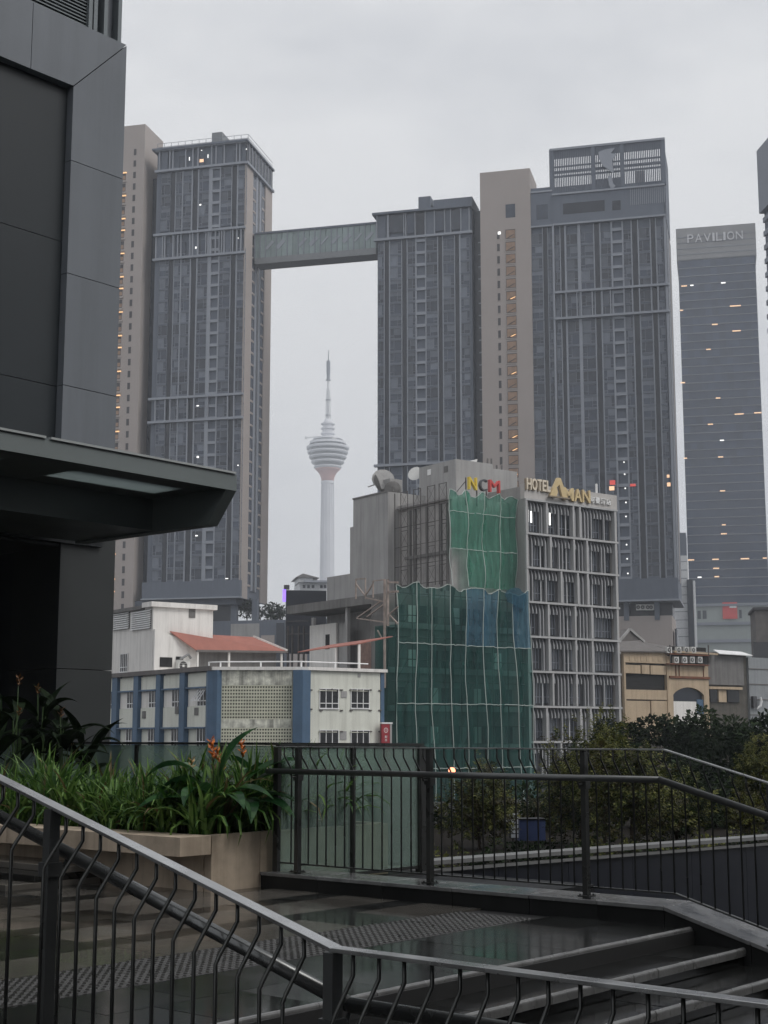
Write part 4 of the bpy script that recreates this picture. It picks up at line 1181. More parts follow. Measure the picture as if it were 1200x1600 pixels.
# the pixel of the left edge drifts with height; use the facade's own metres
xp0 = FP.hy(1058, 360)[0]; xp1 = FP.hy(1178, 350)[0]
ztP = FP.hy(1058, 358)[1]; zcP = FP.hy(1060, 408)[1]; zbP = FP.hy(1088, 944)[1]
q = MB(); q.box(xp0, xp1, .3, 40, 0, zcP); q.build('body', 'pav_glass', pv)
q = MB(); q.box(xp0 - .6, xp1 + .6, -.3, 40, zcP, ztP); q.build('crown', 'pav_stone', pv)
fhP = 13.65 * 650 / FPX
nfl = int((zcP - zbP) / fhP)
npan = 12
pw_ = (xp1 - xp0) / npan
gm = MB(); gm.box(.03, pw_ - .03, -.05, .28, .45, fhP - .1); gm = gm.mesh('glass_panel', 'pav_glass')
spread('glass_panel', gm, pv, [(xp0 + i * pw_, 0, zcP - (k + 1) * fhP, 0) for k in range(nfl) for i in range(npan)], 300)
sm = MB(); sm.box(0, xp1 - xp0, -.3, .2, 0, .38); sm = sm.mesh('spandrel', 'pav_spandrel')
for k in range(nfl + 1):
    obj('spandrel', sm, pv, (xp0, 0, zcP - k * fhP - .1))
for i, p in enumerate((372, 381, 390, 399)):
    q = MB(); q.box(xp0 - .4, xp1 + .4, -.45, -.3, FP.hy(1060, p)[1] - .15, FP.hy(1060, p)[1] + .15); q.build('crown_joint', 'pav_spandrel', pv)
lx = xp0 + (xp1 - xp0) * .13; lw = (xp1 - xp0) * .72
wid = [1, 1.15, 1.15, .35, .9, .35, 1.15, 1.1]; tot = sum(wid) + .25 * 7
u = lw / tot
zl = FP.hy(1080, 380)[1]
for ch, w_ in zip('PAVILION', wid):
    lm_ = letter_mesh(ch, w_ * u, 4.0, .5, 'pav_letter')
    obj('letter', lm_, pv, (lx, -.62, zl)); lx += (w_ + .25) * u
lit = [(1069, 447, 9), (1081, 446, 5), (1130, 442, 7), (1065, 485, 5), (1149, 478, 17), (1117, 507, 9), (1151, 517, 13), (1107, 546, 7), (1067, 598, 7), (1122, 622, 7), (1155, 647, 14), (1184, 645, 11), (1110, 663, 8), (1128, 688, 6), (1071, 716, 5), (1126, 714, 8), (1129, 767, 8), (1131, 820, 6), (1131, 834, 9), (1079, 875, 11), (1118, 874, 10), (1164, 873, 13), (1195, 872, 6), (1119, 888, 9), (1093, 902, 6), (1120, 901, 7)]
for i, (px, py, w_) in enumerate(lit):
    x, z = FP.hy(px, py, -.2); w2 = w_ * 650 / FPX
    q = MB(); q.box(x - w2/2, x + w2/2, -.4, -.31, z - .25, z + .25); q.build('lit_window', 'lit_warm' if i not in (1, 2, 13, 24) else 'lit_white', pv)
# stone base storeys with a red banner
q = MB(); q.box(xp0 + 1, xp1 + 9, -1.2, 30, 0, zbP); q.build('base_block', 'pav_base', pv)
for py, t in ((975, .7), (1002, .7), (946, .5)):
    q = MB(); q.box(xp0 + .5, xp1 + 9, -1.9, -1.1, FP.hy(1100, py, -1.2)[1] - t, FP.hy(1100, py, -1.2)[1] + t); q.build('cornice', 'pav_spandrel', pv)
for a, c in ((1090, 1095), (1098, 1104), (1129, 1132), (1155, 1159), (1175, 1182)):
    q = MB(); q.box(FP.hy(a, 960, -1.2)[0], FP.hy(c, 960, -1.2)[0], -1.3, -1.0, FP.hy(1100, 967, -1.2)[1], FP.hy(1100, 954, -1.2)[1]); q.build('base_window', 'tower_dark', pv)
q = MB(); q.box(FP.hy(1129, 955, -1.5)[0], FP.hy(1152, 955, -1.5)[0], -1.6, -1.5, FP.hy(1140, 967, -1.5)[1], FP.hy(1140, 941, -1.5)[1]); q.build('banner', 'sign_red', pv)
q = MB(); q.box(FP.hy(1140, 955, -1.6)[0], FP.hy(1151, 955, -1.6)[0], -1.66, -1.61, FP.hy(1140, 950, -1.5)[1], FP.hy(1140, 947, -1.5)[1]); q.build('banner_stripe', 'sign_white', pv)

# white tiled slab and black fin between the towers
FW = Frame(103.0, tuple(at(1062, 1000, 480.0).xy) + (TG,))
wt = thing('tiled_building', FW, 'narrow white tiled building between the apartment tower and the glass office tower', 'building')
WX = lambda px, py, y=0.0: FW.hy(px, py, y)
q = MB(); q.box(WX(1050, 1000)[0], WX(1078, 1000)[0], 0, 20, 0, WX(1070, 868)[1]); q.build('tiled_wall', 'white_metal', wt)
q = MB(); q.box(WX(1062, 850)[0], WX(1072, 850)[0], .5, 14, WX(1070, 880)[1], WX(1068, 832)[1]); q.build('upper_wall', 'tower_spandrel', wt)
q = MB(); q.box(WX(1076, 1000)[0], WX(1085, 1000)[0], -1.5, 12, 0, WX(1080, 906)[1]); q.build('black_fin', 'tower_dark', wt)
q = MB(); q.box(WX(1086, 1000)[0], WX(1089, 1000)[0], -1.6, 4, 0, WX(1080, 908)[1]); q.build('white_edge', 'white_metal', wt)
for i in range(10):
    z = WX(1070, 995 - i * 13)[1]
    q = MB(); q.box(WX(1051, 1000)[0], WX(1077, 1000)[0], -.05, 0.02, z, z + .18); q.build('tile_joint', 'tower_spandrel', wt)

# tower cut by the right edge of the picture: its left flank runs away from the viewer
FE = Frame(-5.0, tuple(at(1182, 236, 300.0).xy) + (TG,))
re_ = thing('edge_tower', FE, 'grey tower with an overhanging top box, cut by the right edge', 'building')
zt1 = FE.hx(1181, 236)[1]; zb1_ = FE.hx(1184, 334)[1]
q = MB(); q.box(-40, 0, -24, 0, zb1_, zt1); q.build('top_box', 'tower_trim', re_)
yb_e = -1.0
zlo_e = FE.hx(1192, 700, -1.0)[1]
q = MB(); q.box(-38, -.5, -24, yb_e, zlo_e - 20, zb1_ - .01); q.build('body', 'tower_wall', re_)
for i in range(30):
    z = zb1_ - 2.2 - i * 3.1
    if z < zlo_e: break
    q = MB(); q.box(-38.2, -.3, -24, yb_e + .35, z, z + 1.1); q.build('balcony_slab', 'tower_trim', re_)
q = MB(); q.box(-36, -6.5, -20, yb_e + .75, 0, FE.hx(1194, 672, -6.5)[1]); q.build('lower_block', 'white_metal', re_)
y, z = FE.hx(1197, 690, -6.6); q = MB(); q.box(-6.7, -6.52, yb_e - 3, yb_e + .74, z - 2.6, z + 2.4); q.build('red_sign', 'sign_red', re_)
y, z = FE.hx(1197, 850, -6.6); q = MB(); q.box(-6.8, -6.52, yb_e - 3, yb_e + .74, z - 4.5, z + 5.5); q.build('teal_panel', 'net_light', re_)
# ================================================================== hotel with the finned street front
FHo = Frame(54.0, tuple(at(819, 780, 140.0).xy) + (GZ,))
hotel = thing('hotel', FHo, 'mid-rise hotel with curved vertical fins across its street front and rooftop lettering', 'building')
HX = lambda px, py, y=0.0: FHo.hy(px, py, y)
WH = HX(963, 800)[0]
zrow = [HX(820, p)[1] for p in (780, 831.5, 885, 938.5, 993, 1048.5, 1104, 1159.5)]
fhh = (zrow[0] - zrow[-1]) / 7.0
zpar = HX(819, 759)[1]
zrow = [zrow[0] - i * fhh for i in range(9)]
q = MB(); q.box(.05, WH - .05, .75, 16, 0, zrow[0]); q.build('body', 'hotel_wall', hotel)
q = MB(); q.box(-.02, .5, .0, 16, 0, zpar); q.build('side_wall', 'hotel_side', hotel)
q = MB(); q.box(WH - .35, WH, .0, 16, 0, zpar - .05); q.build('side_wall', 'hotel_parapet', hotel)
q = MB(); q.box(-.06, WH + .02, -.12, .5, zrow[0] + .05, zpar + .25); q.build('parapet', 'hotel_parapet', hotel)
lm_ = MB(); lm_.box(0, WH, -.22, .75, -.10, .10); lm_ = lm_.mesh('floor_ledge', 'hotel_ledge')
for z in zrow[:9]:
    obj('floor_ledge', lm_, hotel, (0, 0, z))
# fins: full-height ones lean out in a slow curve, short ones hang above the windows
NF = 27
def fin_mesh(h, w, name):
    q = MB()
    n = 10
    pts = []
    for i in range(n + 1):
        t = i / n; z = fhh - .14 - t * h
        pts.append((.30 - .22 * math.sin(min(1, t * h / .8) * math.pi * .5), z))
    for (ya, za), (yb, zb) in zip(pts, pts[1:]):
        q.hexa([(-w/2, yb, zb), (w/2, yb, zb), (w/2, yb + .22, zb), (-w/2, yb + .22, zb)], [(-w/2, ya, za), (w/2, ya, za), (w/2, ya + .22, za), (-w/2, ya + .22, za)])
    return q.mesh(name, 'hotel_fin')
full = fin_mesh(fhh - .28, .145, 'fin'); short = fin_mesh(.95, .145, 'fin')
wide = MB(); wide.box(-.11, .11, -.2, .3, .13, fhh - .13); wide = wide.mesh('mullion', 'hotel_ledge')
wn = MB(); wn.k = 0; wn.box(0, 1, .66, .74, .35, 2.5); wn.k = 1
for a in (0, .33, .66, .96): wn.box(a, a + .05, .60, .70, .35, 2.5)
wn.box(0, 1, .6, .7, .95, 1.0)
wn = wn.mesh('window', ['hotel_glass', 'tower_frame'])
hr = random.Random(4)
shorts_base = [(2, 4), (7, 9), (12, 15), (20, 22), (24, 26)]
for r_ in range(8):
    z = zrow[r_ + 1]
    sh = []
    for a, c in shorts_base:
        j = hr.choice((-1, 0, 0, 1)); sh.append((max(1, a + j), min(NF - 1, c + j)))
    wides = {0, NF} | {hr.randrange(5, 12), 14 + hr.choice((0, 0, 1)), hr.randrange(16, 20)}
    for i in range(NF + 1):
        x = .12 + (WH - .5) * i / NF
        if i in wides:
            obj('mullion', wide, hotel, (x, 0, z)); continue
        isshort = any(a <= i <= c for a, c in sh)
        obj('fin', short if isshort else full, hotel, (x + hr.uniform(-.015, .015), 0, z))
    for a, c in sh:
        w_ = obj('window', wn, hotel, (.12 + (WH - .5) * (a - .4) / NF, 0, z)); w_.scale = ((WH - .5) * (c - a + .8) / NF, 1, 1)
for px, py in ((824.5, 806), (829.5, 807), (854.5, 809), (858.5, 811)):
    x, z = HX(px, py, .2); q = MB(); q.box(x - .075, x + .075, .12, .2, z - .62, z + .62); q.build('lit_tube', 'lit_white', hotel)
for i in range(3):
    q = MB(); q.tube([(2.4 + i * 3.5, .45, zrow[0] - .2), (2.4 + i * 3.5, .45, GZ + 6)], .06, 6); q.build('drainpipe', 'white_metal', hotel)
# roof lettering
def put_letters(root, fr, chars, x0, y, z, h, widths, gap, mt, d, back=None):
    x = x0
    for ch, w_ in zip(chars, widths):
        o = obj('letter', letter_mesh(ch, w_, h, d, mt, .02), root, (x, y, z))
        if back:
            obj('letter_side', letter_mesh(ch, w_, h, d, back, .025), o, (-.12, d * .9, -.06))
        x += w_ + gap
xh, zh = HX(822, 763, -.2); 
put_letters(hotel, FHo, 'HOTEL', xh, -.3, zh - .1, 1.15, [.60, .66, .54, .50, .46], .09, 'sign_cream', .16, 'sign_back')
xA, zA = HX(856, 772, -.2)
aw = HX(885, 775, -.2)[0] - xA; ah = 2.05
q = MB(); q.sweep([(0, 0, 0), (aw * .34, 0, 0), (aw * .46, 0, ah * .28), (aw * .40, 0, ah * .52), (aw * .55, 0, ah * .66), (aw * .72, 0, 0), (aw, 0, 0), (aw * .62, 0, ah), (aw * .46, 0, ah)][::-1], (0, 0, 0), (0, .3, 0)); o = q.build('emblem_letter', 'sign_gold', hotel, (xA, -.45, zA - .3))
q = MB(); q.bar((aw * -.05, -.02, .05), (aw * 1.05, -.02, .05), .3, .14); q.build('emblem_base', 'sign_back', o)
xm, zm = HX(879.5, 777, -.2)
put_letters(hotel, FHo, 'MAN', xm, -.3, zm - .28, 1.3, [1.35, 1.05, 1.1], .08, 'sign_gold', .18, 'sign_back')
xm, zm = HX(921, 783, -.2)
put_letters(hotel, FHo, '\u963f\u66fc\u9152\u5e97', xm, -.25, zm - .15, .62, [.66, .66, .66, .66], .12, 'sign_white', .1)
q = MB(); x, z = HX(932, 771, .3); q.tube([(x, .3, z), (x, .3, z + 1.0)], .12, 8); q.build('roof_vent', 'sign_white', hotel)
# roof: tall concrete stair and water-tank house with dishes
yk, zk0 = FHo.hx(712, 716, -5.5)
pent = thing('rooftop_house', FHo, 'concrete rooftop tank house with small square openings, left of the hotel lettering', 'rooftop house')
FTX = -4.2
yP = FHo.hx(712, 717, FTX)[0]
yP2 = FHo.hx(655, 729, FTX)[0]
zP = FHo.hx(712, 717, FTX)[1]
xP1 = FHo.hy(770, 722, yP)[0]
zlowP = HX(712, 800, yP)[1]
q = MB(); q.box(FTX, xP1, yP, yP2, zlowP, zP); q.build('house_wall', 'concrete', pent)
q = MB(); q.box(xP1 - .05, FHo.hy(809, 740, yP)[0], yP + .1, yP2 - 1, zlowP, FHo.hy(773, 732, yP)[1]); q.build('annex_wall', 'concrete', pent)
for px, py, m_ in ((671, 738, 'sign_white'), (697, 733, 'concrete_dark')):
    y, z = FHo.hx(px, py, FTX); q = MB(); q.box(FTX - .06, FTX + .05, y - .3, y + .3, z - .3, z + .3); q.build('opening', m_, pent)
x, z = FHo.hy(748, 727, yP)
q = MB(); q.sweep([(0, 0, 0), (1.2, 0, .5), (1.5, 0, 1.5), (.1, 0, 1.0)], (0, 0, 0), (0, 1.4, 0)); o = q.build('vent_hood', 'ac_white', pent, (x - 1.4, yP + .3, z - .8)); 
q = MB(); q.sweep([(.12, 0, .1), (1.05, 0, .52), (1.0, 0, .98), (.15, 0, .9)], (0, -.03, 0), (0, 0, 0)); q.build('hood_mouth', 'ac_fan', o)
for i, px in enumerate((762, 768, 776, 784)):
    x, z = FHo.hy(px, 730, yP + .5); q = MB(); q.tube([(x, yP + .5, z - 1), (x, yP + .5, z + (.9 if i < 2 else .2))], .1, 6); q.build('flue', 'concrete_dark', pent)
# the letters on the neighbouring roof
ncm = thing('roof_sign', FHo, 'three big block roof letters in yellow, black and red on a steel frame', 'sign')
YU = 1.1       # plane of the upper net
for ch, a, c, m_, p0, p1 in (('N', 732, 744, 'sign_yellow', 767, 749), ('C', 749, 760, 'sign_black', 769, 752), ('M', 764, 780, 'sign_red', 771, 754)):
    x0_, z0_ = FHo.hy(a, p0, 1.6); x1_, z1_ = FHo.hy(c, p1, 1.6)
    o = obj('letter', letter_mesh(ch, x1_ - x0_, (z1_ - z0_) , .35, m_, .0), ncm, (x0_, 1.6, z0_ + .15))
    q = MB(); q.box(0, .08, .4, .5, -1.5, (z1_ - z0_) * (1 if ch == 'N' else .12))
    if ch == 'N': q.bar((.04, .45, .9), (-.9, 1.6, -.8), .06, .06)
    q.build('strut', 'scaffold', o)

# ================================================================== building under renovation between the hotel and the cream block
reno = thing('renovation_building', FHo, 'bare concrete building being renovated, left of the hotel, wrapped in green netting below', 'building')
YF = 2.2
xU = FHo.hy(705, 800, YF)[0]
zU = FHo.hy(705, 775, YF)[1]
yU2 = FHo.hx(606, 797, xU)[0]
zl0 = FHo.hy(705, 922, YF)[1]
q = MB(); q.box(xU, -.1, YF, yU2, zl0 - 12, zU); q.build('tower_wall_block', 'concrete_raw', reno)
# ribs on the scaffolded side
for px in (642, 650, 668, 690, 700):
    y, z = FHo.hx(px, 800, xU); q = MB(); q.box(xU - .18, xU, y - .12, y + .12, zl0, zU - .6); q.build('wall_rib', 'concrete_dark', reno)
q = MB(); q.box(xU - .3, xU + .1, YF - .2, yU2, zU - .35, zU + .02); q.build('parapet', 'concrete_raw', reno)
q = MB(); y0_, z0_ = FHo.hx(636, 873, xU); y1_, z1_ = FHo.hx(702, 874, xU); q.box(xU - .25, xU, y1_, y0_, z0_ - .15, z0_ + .15); q.build('wall_rib', 'concrete_dark', reno)
# lower, wider storeys in front
YL = .6
xl0, xl1 = FHo.hy(606, 1000, YL)[0], -.4
zL = FHo.hy(700, 922, YL)[1]
q = MB(); q.box(xl0, xl1, YL, YL + 2.6, 0, zL - .8); q.build('lower_block', 'concrete_dark', reno)
for p in (1030, 1088, 1148, 962):
    z = FHo.hy(700, p, YL)[1]
    q = MB(); q.box(xl0 - .05, xl1, YL - .25, YL, z - 1.4, z - .9); q.build('floor_beam', 'concrete', reno)
    for i in range(11):
        x = xl0 + 1.0 + i * (xl1 - xl0 - 1.6) / 11
        if (i * 7 + p) % 5 != 0:
            q = MB(); q.box(x, x + .85, YL - .06, YL, z - .8, z + .75); q.build('window', 'white_wall' if (i * 3 + p) % 4 == 1 else 'hotel_glass', reno)
# scaffold on the bare side: welded frames with braces
scaf = thing('scaffold', FHo, 'rusty tube scaffold standing against the bare concrete wall above the netting', 'scaffold')
fm_ = MB()
for a in (0, 1.15):
    fm_.tube([(0, a, 0), (0, a, 1.95)], .045, 5)
for z_ in (.3, 1.9): fm_.tube([(0, 0, z_), (0, 1.15, z_)], .038, 5)
fm_.tube([(0, 0, .35), (0, 1.15, 1.85)], .018, 4)
fm_.tube([(0, 1.15, .35), (0, 0, 1.85)], .018, 4)
fm_ = fm_.mesh('scaffold_frame', 'scaffold')
yy = [FHo.hx(px, 850, xU - .6)[0] for px in (606, 626, 646, 668, 686)]
zz0 = FHo.hx(650, 918, xU - .6)[1]
for y in yy:
    for k in range(5):
        obj('scaffold_frame', fm_, scaf, (xU - .6, y - 1.2, zz0 + k * 1.97))
for k in range(5):
    q = MB(); q.bar((xU - .62, yy[0] + .5, zz0 + .3 + k * 1.97 + rnd.uniform(-.1, .1)), (xU - .62, yy[-1] - 1.2, zz0 + .3 + k * 1.97), .05, .05); q.build('ledger', 'scaffold', scaf)
# blank white-grey block further left
bl = thing('blank_block', FHo, 'tall blank grey concrete block with satellite dishes on its roof, behind the scaffold', 'building')
FB2 = -11.0
xW = FHo.hy(606, 768, yU2 - 2.0)[0]
yW0 = FHo.hx(606, 768, xW)[0]; zW = FHo.hx(606, 768, xW)[1]
yW1 = FHo.hx(552, 776, xW)[0]
q = MB(); q.box(xW, xW + 9, yW0, yW1, 0, zW); q.build('wall', 'concrete', bl)
yW2 = FHo.hx(547, 830, xW)[0]
q = MB(); q.box(xW, xW + 8, yW1, yW2, 0, FHo.hx(548, 824, xW)[1]); q.build('wall_step', 'concrete', bl)
yW3 = FHo.hx(511, 905, xW)[0]
q = MB(); q.box(xW, xW + 8, yW2, yW3, 0, FHo.hx(512, 902, xW)[1]); q.build('low_wall', 'concrete', bl)
q = MB(); q.box(xW - .08, xW + .1, yW0 - .02, yW1 + .05, zW - .05, zW + .12); q.build('coping', 'concrete_dark', bl)
# dishes and tanks
def dish(root, px, py, x, r_, az_, m_='concrete_dark'):
    y, z = FHo.hx(px, py, x)
    q = MB(); pr_ = [(r_ * t, r_ * .35 * t * t) for t in (0, .4, .75, 1.0)]
    q.lathe([(max(.02, a), c) for a, c in pr_], 14); q.tube([(0, 0, -.1), (0, 0, -.8)], .06, 5)
    o = q.build('satellite_dish', m_, root, (x, y, z)); o.rotation_euler = (R(70), 0, az_)
dish(bl, 586, 757, xW + 1.2, 1.0, R(60)); dish(bl, 598, 752, xW + 2.2, 1.2, R(-30), 'concrete')
dish(bl, 614, 766, xW + 1.6, .9, R(150))
q = MB(); y, z = FHo.hx(602, 758, xW + 2); q.box(xW + 2, xW + 3.6, y - .8, y + .8, z - .8, z + .6); q.build('roof_tank', 'concrete', bl)
dish(pent, 650, 742, FTX + .3, .8, R(-60), 'ac_white')

# ------------------------------------------------------------------ safety netting
def net(root, x0, x1, zt_, zb_, y, cols, rows, mt, seed, sag=.12, flare=0.0, ropes=True, lean=0.0):
    """panels hung between ropes, each with its own folds"""
    nr = random.Random(seed)
    ph = [nr.uniform(0, 6.28) for _ in range(8)]
    def P(u, v):
        x = x0 + (x1 - x0) * u + flare * v * v * u
        f = math.sin(u * cols * math.pi) ** 2
        yy_ = y - lean * v + .16 * math.sin(u * 23 + ph[0] + v * 2) + .09 * math.sin(u * 61 + ph[1] + 3 * math.sin(v * 4)) + .14 * math.sin(v * 9 + ph[2] + u * 5) + .05 * math.sin(u * 140 + v * 6 + ph[3]) + sag * f
        z = zt_ + (zb_ - zt_) * v - sag * 1.8 * f * max(0, 1 - v * 12) + .22 * math.sin(u * 29 + ph[4]) * max(0, 1 - v * 6) ** 2
        return (x, yy_, z)
    us = [i / cols for i in range(cols + 1)]
    for i in range(cols):
        for j in range(len(rows) - 1):
            q = MB(); nu, nv = 14, 10
            for a in range(nu):
                for c in range(nv):
                    u0 = us[i] + (us[i+1] - us[i]) * a / nu; u1 = us[i] + (us[i+1] - us[i]) * (a + 1) / nu
                    v0 = rows[j] + (rows[j+1] - rows[j]) * c / nv; v1 = rows[j] + (rows[j+1] - rows[j]) * (c + 1) / nv
                    q.poly([P(u0, v1), P(u1, v1), P(u1, v0), P(u0, v0)])
            m_ = mt(i, j) if callable(mt) else mt
            if m_: q.build('net_panel', m_, root, smooth=True)
    for i in range(1, cols):                      # overlapping seams where two lengths of net meet
        w_o = .018 + .03 * nr.random() * (4 / cols)
        for j in range(len(rows) - 1):
            m_ = mt(i, j) if callable(mt) else mt
            if not m_: continue
            q = MB(); nv = 10
            for c in range(nv):
                v0 = rows[j] + (rows[j+1] - rows[j]) * c / nv; v1 = rows[j] + (rows[j+1] - rows[j]) * (c + 1) / nv
                k0 = us[i] + w_o * (1 + .5 * math.sin(v0 * 17 + i)); k1 = us[i] + w_o * (1 + .5 * math.sin(v1 * 17 + i))
                a_, b_, c_, d_ = P(us[i], v1), P(k1, v1), P(k0, v0), P(us[i], v0)
                q.poly([(p_[0], p_[1] - .05, p_[2]) for p_ in (a_, b_, c_, d_)])
            q.build('net_flap', m_, root, smooth=True)
    if ropes:
        for i in range(cols + 1):
            jt = [nr.uniform(-.05, .05) for _ in range(16)]
            pts = []
            for c in range(15):
                v = c / 14; p = P(us[i], v); pts.append((p[0] + jt[c], p[1] - .06, p[2]))
            q = MB(); q.tube(pts, .038, 5); q.build('rope', 'rope', root)
        for v in rows[:-1]:
            pts = []
            for c in range(cols * 6 + 1):
                u = c / (cols * 6); p = P(u, v + .001); pts.append((p[0], p[1] - .06, p[2] + nr.uniform(-.05, .05)))
            q = MB(); q.tube(pts, .034, 5); q.build('rope', 'rope', root)
nl = thing('safety_net', FHo, 'large dark green scaffold net with white ropes covering the lower floors beside the hotel', 'net')
NY = -1.0
xn0, xn1 = FHo.hy(621, 950, NY)[0], FHo.hy(827, 950, NY)[0]
znt = FHo.hy(720, 918, NY)[1]; znb = FHo.hy(720, 1262, NY)[1]
def vfrac(p): return (znt - FHo.hy(720, p, NY)[1]) / (znt - znb)
def lowmat(i, j):
    if j == 0 and i in (4, 5, 7): return 'net_blue'
    if j == 0 and i < 3: return 'net_thin'
    return ('net_green', 'net_dense', 'net_green', 'net_green', 'net_dense')[(i * 3 + j * 2) % 5]
net(nl, xn0, xn1, znt, znb, NY, 8, [0, vfrac(1008), vfrac(1100), vfrac(1200), 1.0], lowmat, 3, flare=.9)
# side return of the lower net
q = MB()
ya = [NY + .05, NY + 1.5, NY + 3.2]
xs_ = [xn0, xn0 - .35, xn0 - .2]
for (xa, y0_), (xb, y1_) in zip(zip(xs_, ya), list(zip(xs_, ya))[1:]):
    zt1_ = FHo.hy(612, 975, NY)[1]
    for k in range(8):
        z0_, z1_ = znb + (zt1_ - znb) * k / 8, znb + (zt1_ - znb) * (k + 1) / 8
        q.poly([(xb, y1_, z0_), (xa, y0_, z0_), (xa, y0_, z1_), (xb, y1_, z1_)])
q.build('side_panel', 'net_green', nl)
tarp = MB()
xt, ztp = FHo.hy(790, 925, NY - .15)
for i in range(8):
    for j in range(5):
        f = lambda a, c: (xt + a * .3, NY - .2 + .15 * math.sin(a * 2 + c), ztp - c * .16 + .5 * math.sin(a / 8 * math.pi) * (1 - c / 5) - .12 * a * c / 5)
        tarp.poly([f(i, j), f(i + 1, j), f(i + 1, j + 1), f(i, j + 1)])
tarp.build('tarpaulin', 'net_blue', nl, smooth=True)
# scaffold tubes seen through the net
sc2 = thing('scaffold', FHo, 'tube scaffold hidden behind the dark green netting beside the hotel', 'scaffold')
for i in range(9):
    x = xn0 + .3 + (xn1 - xn0 - .6) * i / 8
    q = MB(); q.tube([(x, NY + .7, 0), (x, NY + .7, znt - .3)], .05, 5); q.build('standard', 'scaffold', sc2)
for k in range(10):
    z = znt - .8 - k * 2.0
    q = MB(); q.tube([(xn0, NY + .72, z), (xn1, NY + .72, z)], .045, 5); q.build('ledger', 'scaffold', sc2)
    for i in range(0, 8, 2):
        x = xn0 + .3 + (xn1 - xn0 - .6) * i / 8; q = MB(); q.tube([(x, NY + .74, z - 2), (x + 1.5, NY + .74, z)], .03, 4); q.build('brace', 'scaffold', sc2)
nu_ = thing('safety_net', FHo, 'brighter green scaffold net hanging under the coloured roof letters', 'net')
xu0, xu1 = FHo.hy(704, 780, YU)[0], FHo.hy(806, 780, YU)[0]
zut = FHo.hy(750, 771, YU)[1]; zub = FHo.hy(750, 918, YU)[1]
def vf2(p): return (zut - FHo.hy(750, p, YU)[1]) / (zut - zub)
net(nu_, xu0, xu1, zut, zub, YU, 4, [0, vf2(803), vf2(860), 1.0], lambda i, j: (None if (i == 0 and j == 2) else 'net_light'), 8)
# steel outrigger frame left of the nets
tr_ = thing('steel_frame', FHo, 'bare steel truss brackets beside the concrete canopy, left of the green net', 'steel frame')
TX = xn0 - .7
def tp(px, py, x=TX): 
    y, z = FHo.hx(px, py, x); return (x, y, z)
def member(p1, p2, w=.16, m_='steel_rust'):
    q = MB(); q.bar(tp(*p1), tp(*p2), w, w); q.build('member', m_, tr_)
for p1, p2 in (((601, 905), (601, 1075)), ((606, 905), (606, 978)), ((557, 966), (601, 972)), ((557, 966), (594, 940)), ((573, 964), (600, 944)), ((571, 934), (600, 940)), ((556, 905), (556, 936)), ((571, 904), (571, 936)), ((556, 905), (571, 904)), ((556, 912), (571, 932)),
               ((583, 908), (583, 934)), ((583, 908), (598, 906)), ((571, 930), (583, 912)), ((606, 910), (622, 910)), ((606, 925), (622, 924)), ((608, 960), (622, 948)), ((608, 960), (622, 975)), ((590, 985), (597, 998))):
    member(p1, p2, .18 if p1[0] in (601, 606) else .11)

# ================================================================== concrete canopy building behind the cream block
cb = thing('concrete_building', FHo, 'unfinished concrete building with a long flat roof slab, white wall and lean-to awning below it', 'building')
CX = xn0 + 3.0
def cp(px, py, x=CX):
    return FHo.hx(px, py, x)
ya_, za_ = cp(447, 949); yb2, zb2_ = cp(599, 937)
y0_, _z = cp(448, 955); y1_, _z = cp(600, 940)
zs_t = cp(448, 947)[1]; zs_b = cp(448, 960)[1]
q = MB(); q.box(CX, CX + 9, y1_, y0_, zs_b, zs_t); q.build('roof_slab', 'concrete_dark', cb)
q = MB(); q.box(CX + 5, CX + 8, y1_ - 1, y0_ - 1.5, 0, zs_b); q.build('rear_wall', 'concrete_raw', cb)
for px, x in ((541, CX + .4), (600, CX + .4), (488, CX + 4.5)):
    y, z = cp(px, 985, x); q = MB(); q.box(x, x + .35, y - .2, y + .2, 0, zs_b); q.build('column', 'concrete', cb)
ywl0, _ = cp(525, 990, CX + 2); ywl1, _ = cp(484, 990, CX + 2); zwl = cp(500, 976, CX + 2)[1]
q = MB(); q.box(CX + 2, CX + 2.2, ywl0, ywl1, 0, zwl); q.build('white_wall', 'white_wall', cb)
y, z = cp(512, 1002, CX + 2); q = MB(); q.box(CX + 1.95, CX + 2.05, y - .35, y + .35, z - .8, z + .7); q.build('wall_opening', 'black_void', cb)
y0_, _ = cp(541, 985, CX + 2.3); y1_, _ = cp(527, 985, CX + 2.3)
q = MB(); q.box(CX + 2.3, CX + 2.4, y0_, y1_, 0, cp(530, 974, CX + 2.3)[1]); q.build('infill_panel', 'concrete', cb)
yb0, _ = cp(600, 1020, CX + .8); yb1, _ = cp(562, 1020, CX + .8)
q = MB(); q.box(CX + .8, CX + 1.2, yb0, yb1, 0, cp(580, 1004, CX + .8)[1]); q.build('brick_wall', 'brick_raw', cb)
y0_, _ = cp(480, 1000, CX + 3.4); y1_, _ = cp(446, 1000, CX + 3.4)
for i, px in enumerate((449, 456, 466, 474)):
    y, z = cp(px, 1000, CX + 3.0); q = MB(); q.box(CX + 3.0, CX + 3.12, y - .12, y + .12, 0, cp(px, 978, CX + 3.0)[1]); q.build('scaffold_pole', 'scaffold', cb)
for py in (970, 990):
    a, c = cp(482, py, CX + 3.1), cp(448, py + 1, CX + 3.1); q = MB(); q.bar((CX + 3.1, a[0], a[1]), (CX + 3.1, c[0], c[1]), .1, .1); q.build('scaffold_rail', 'scaffold', cb)
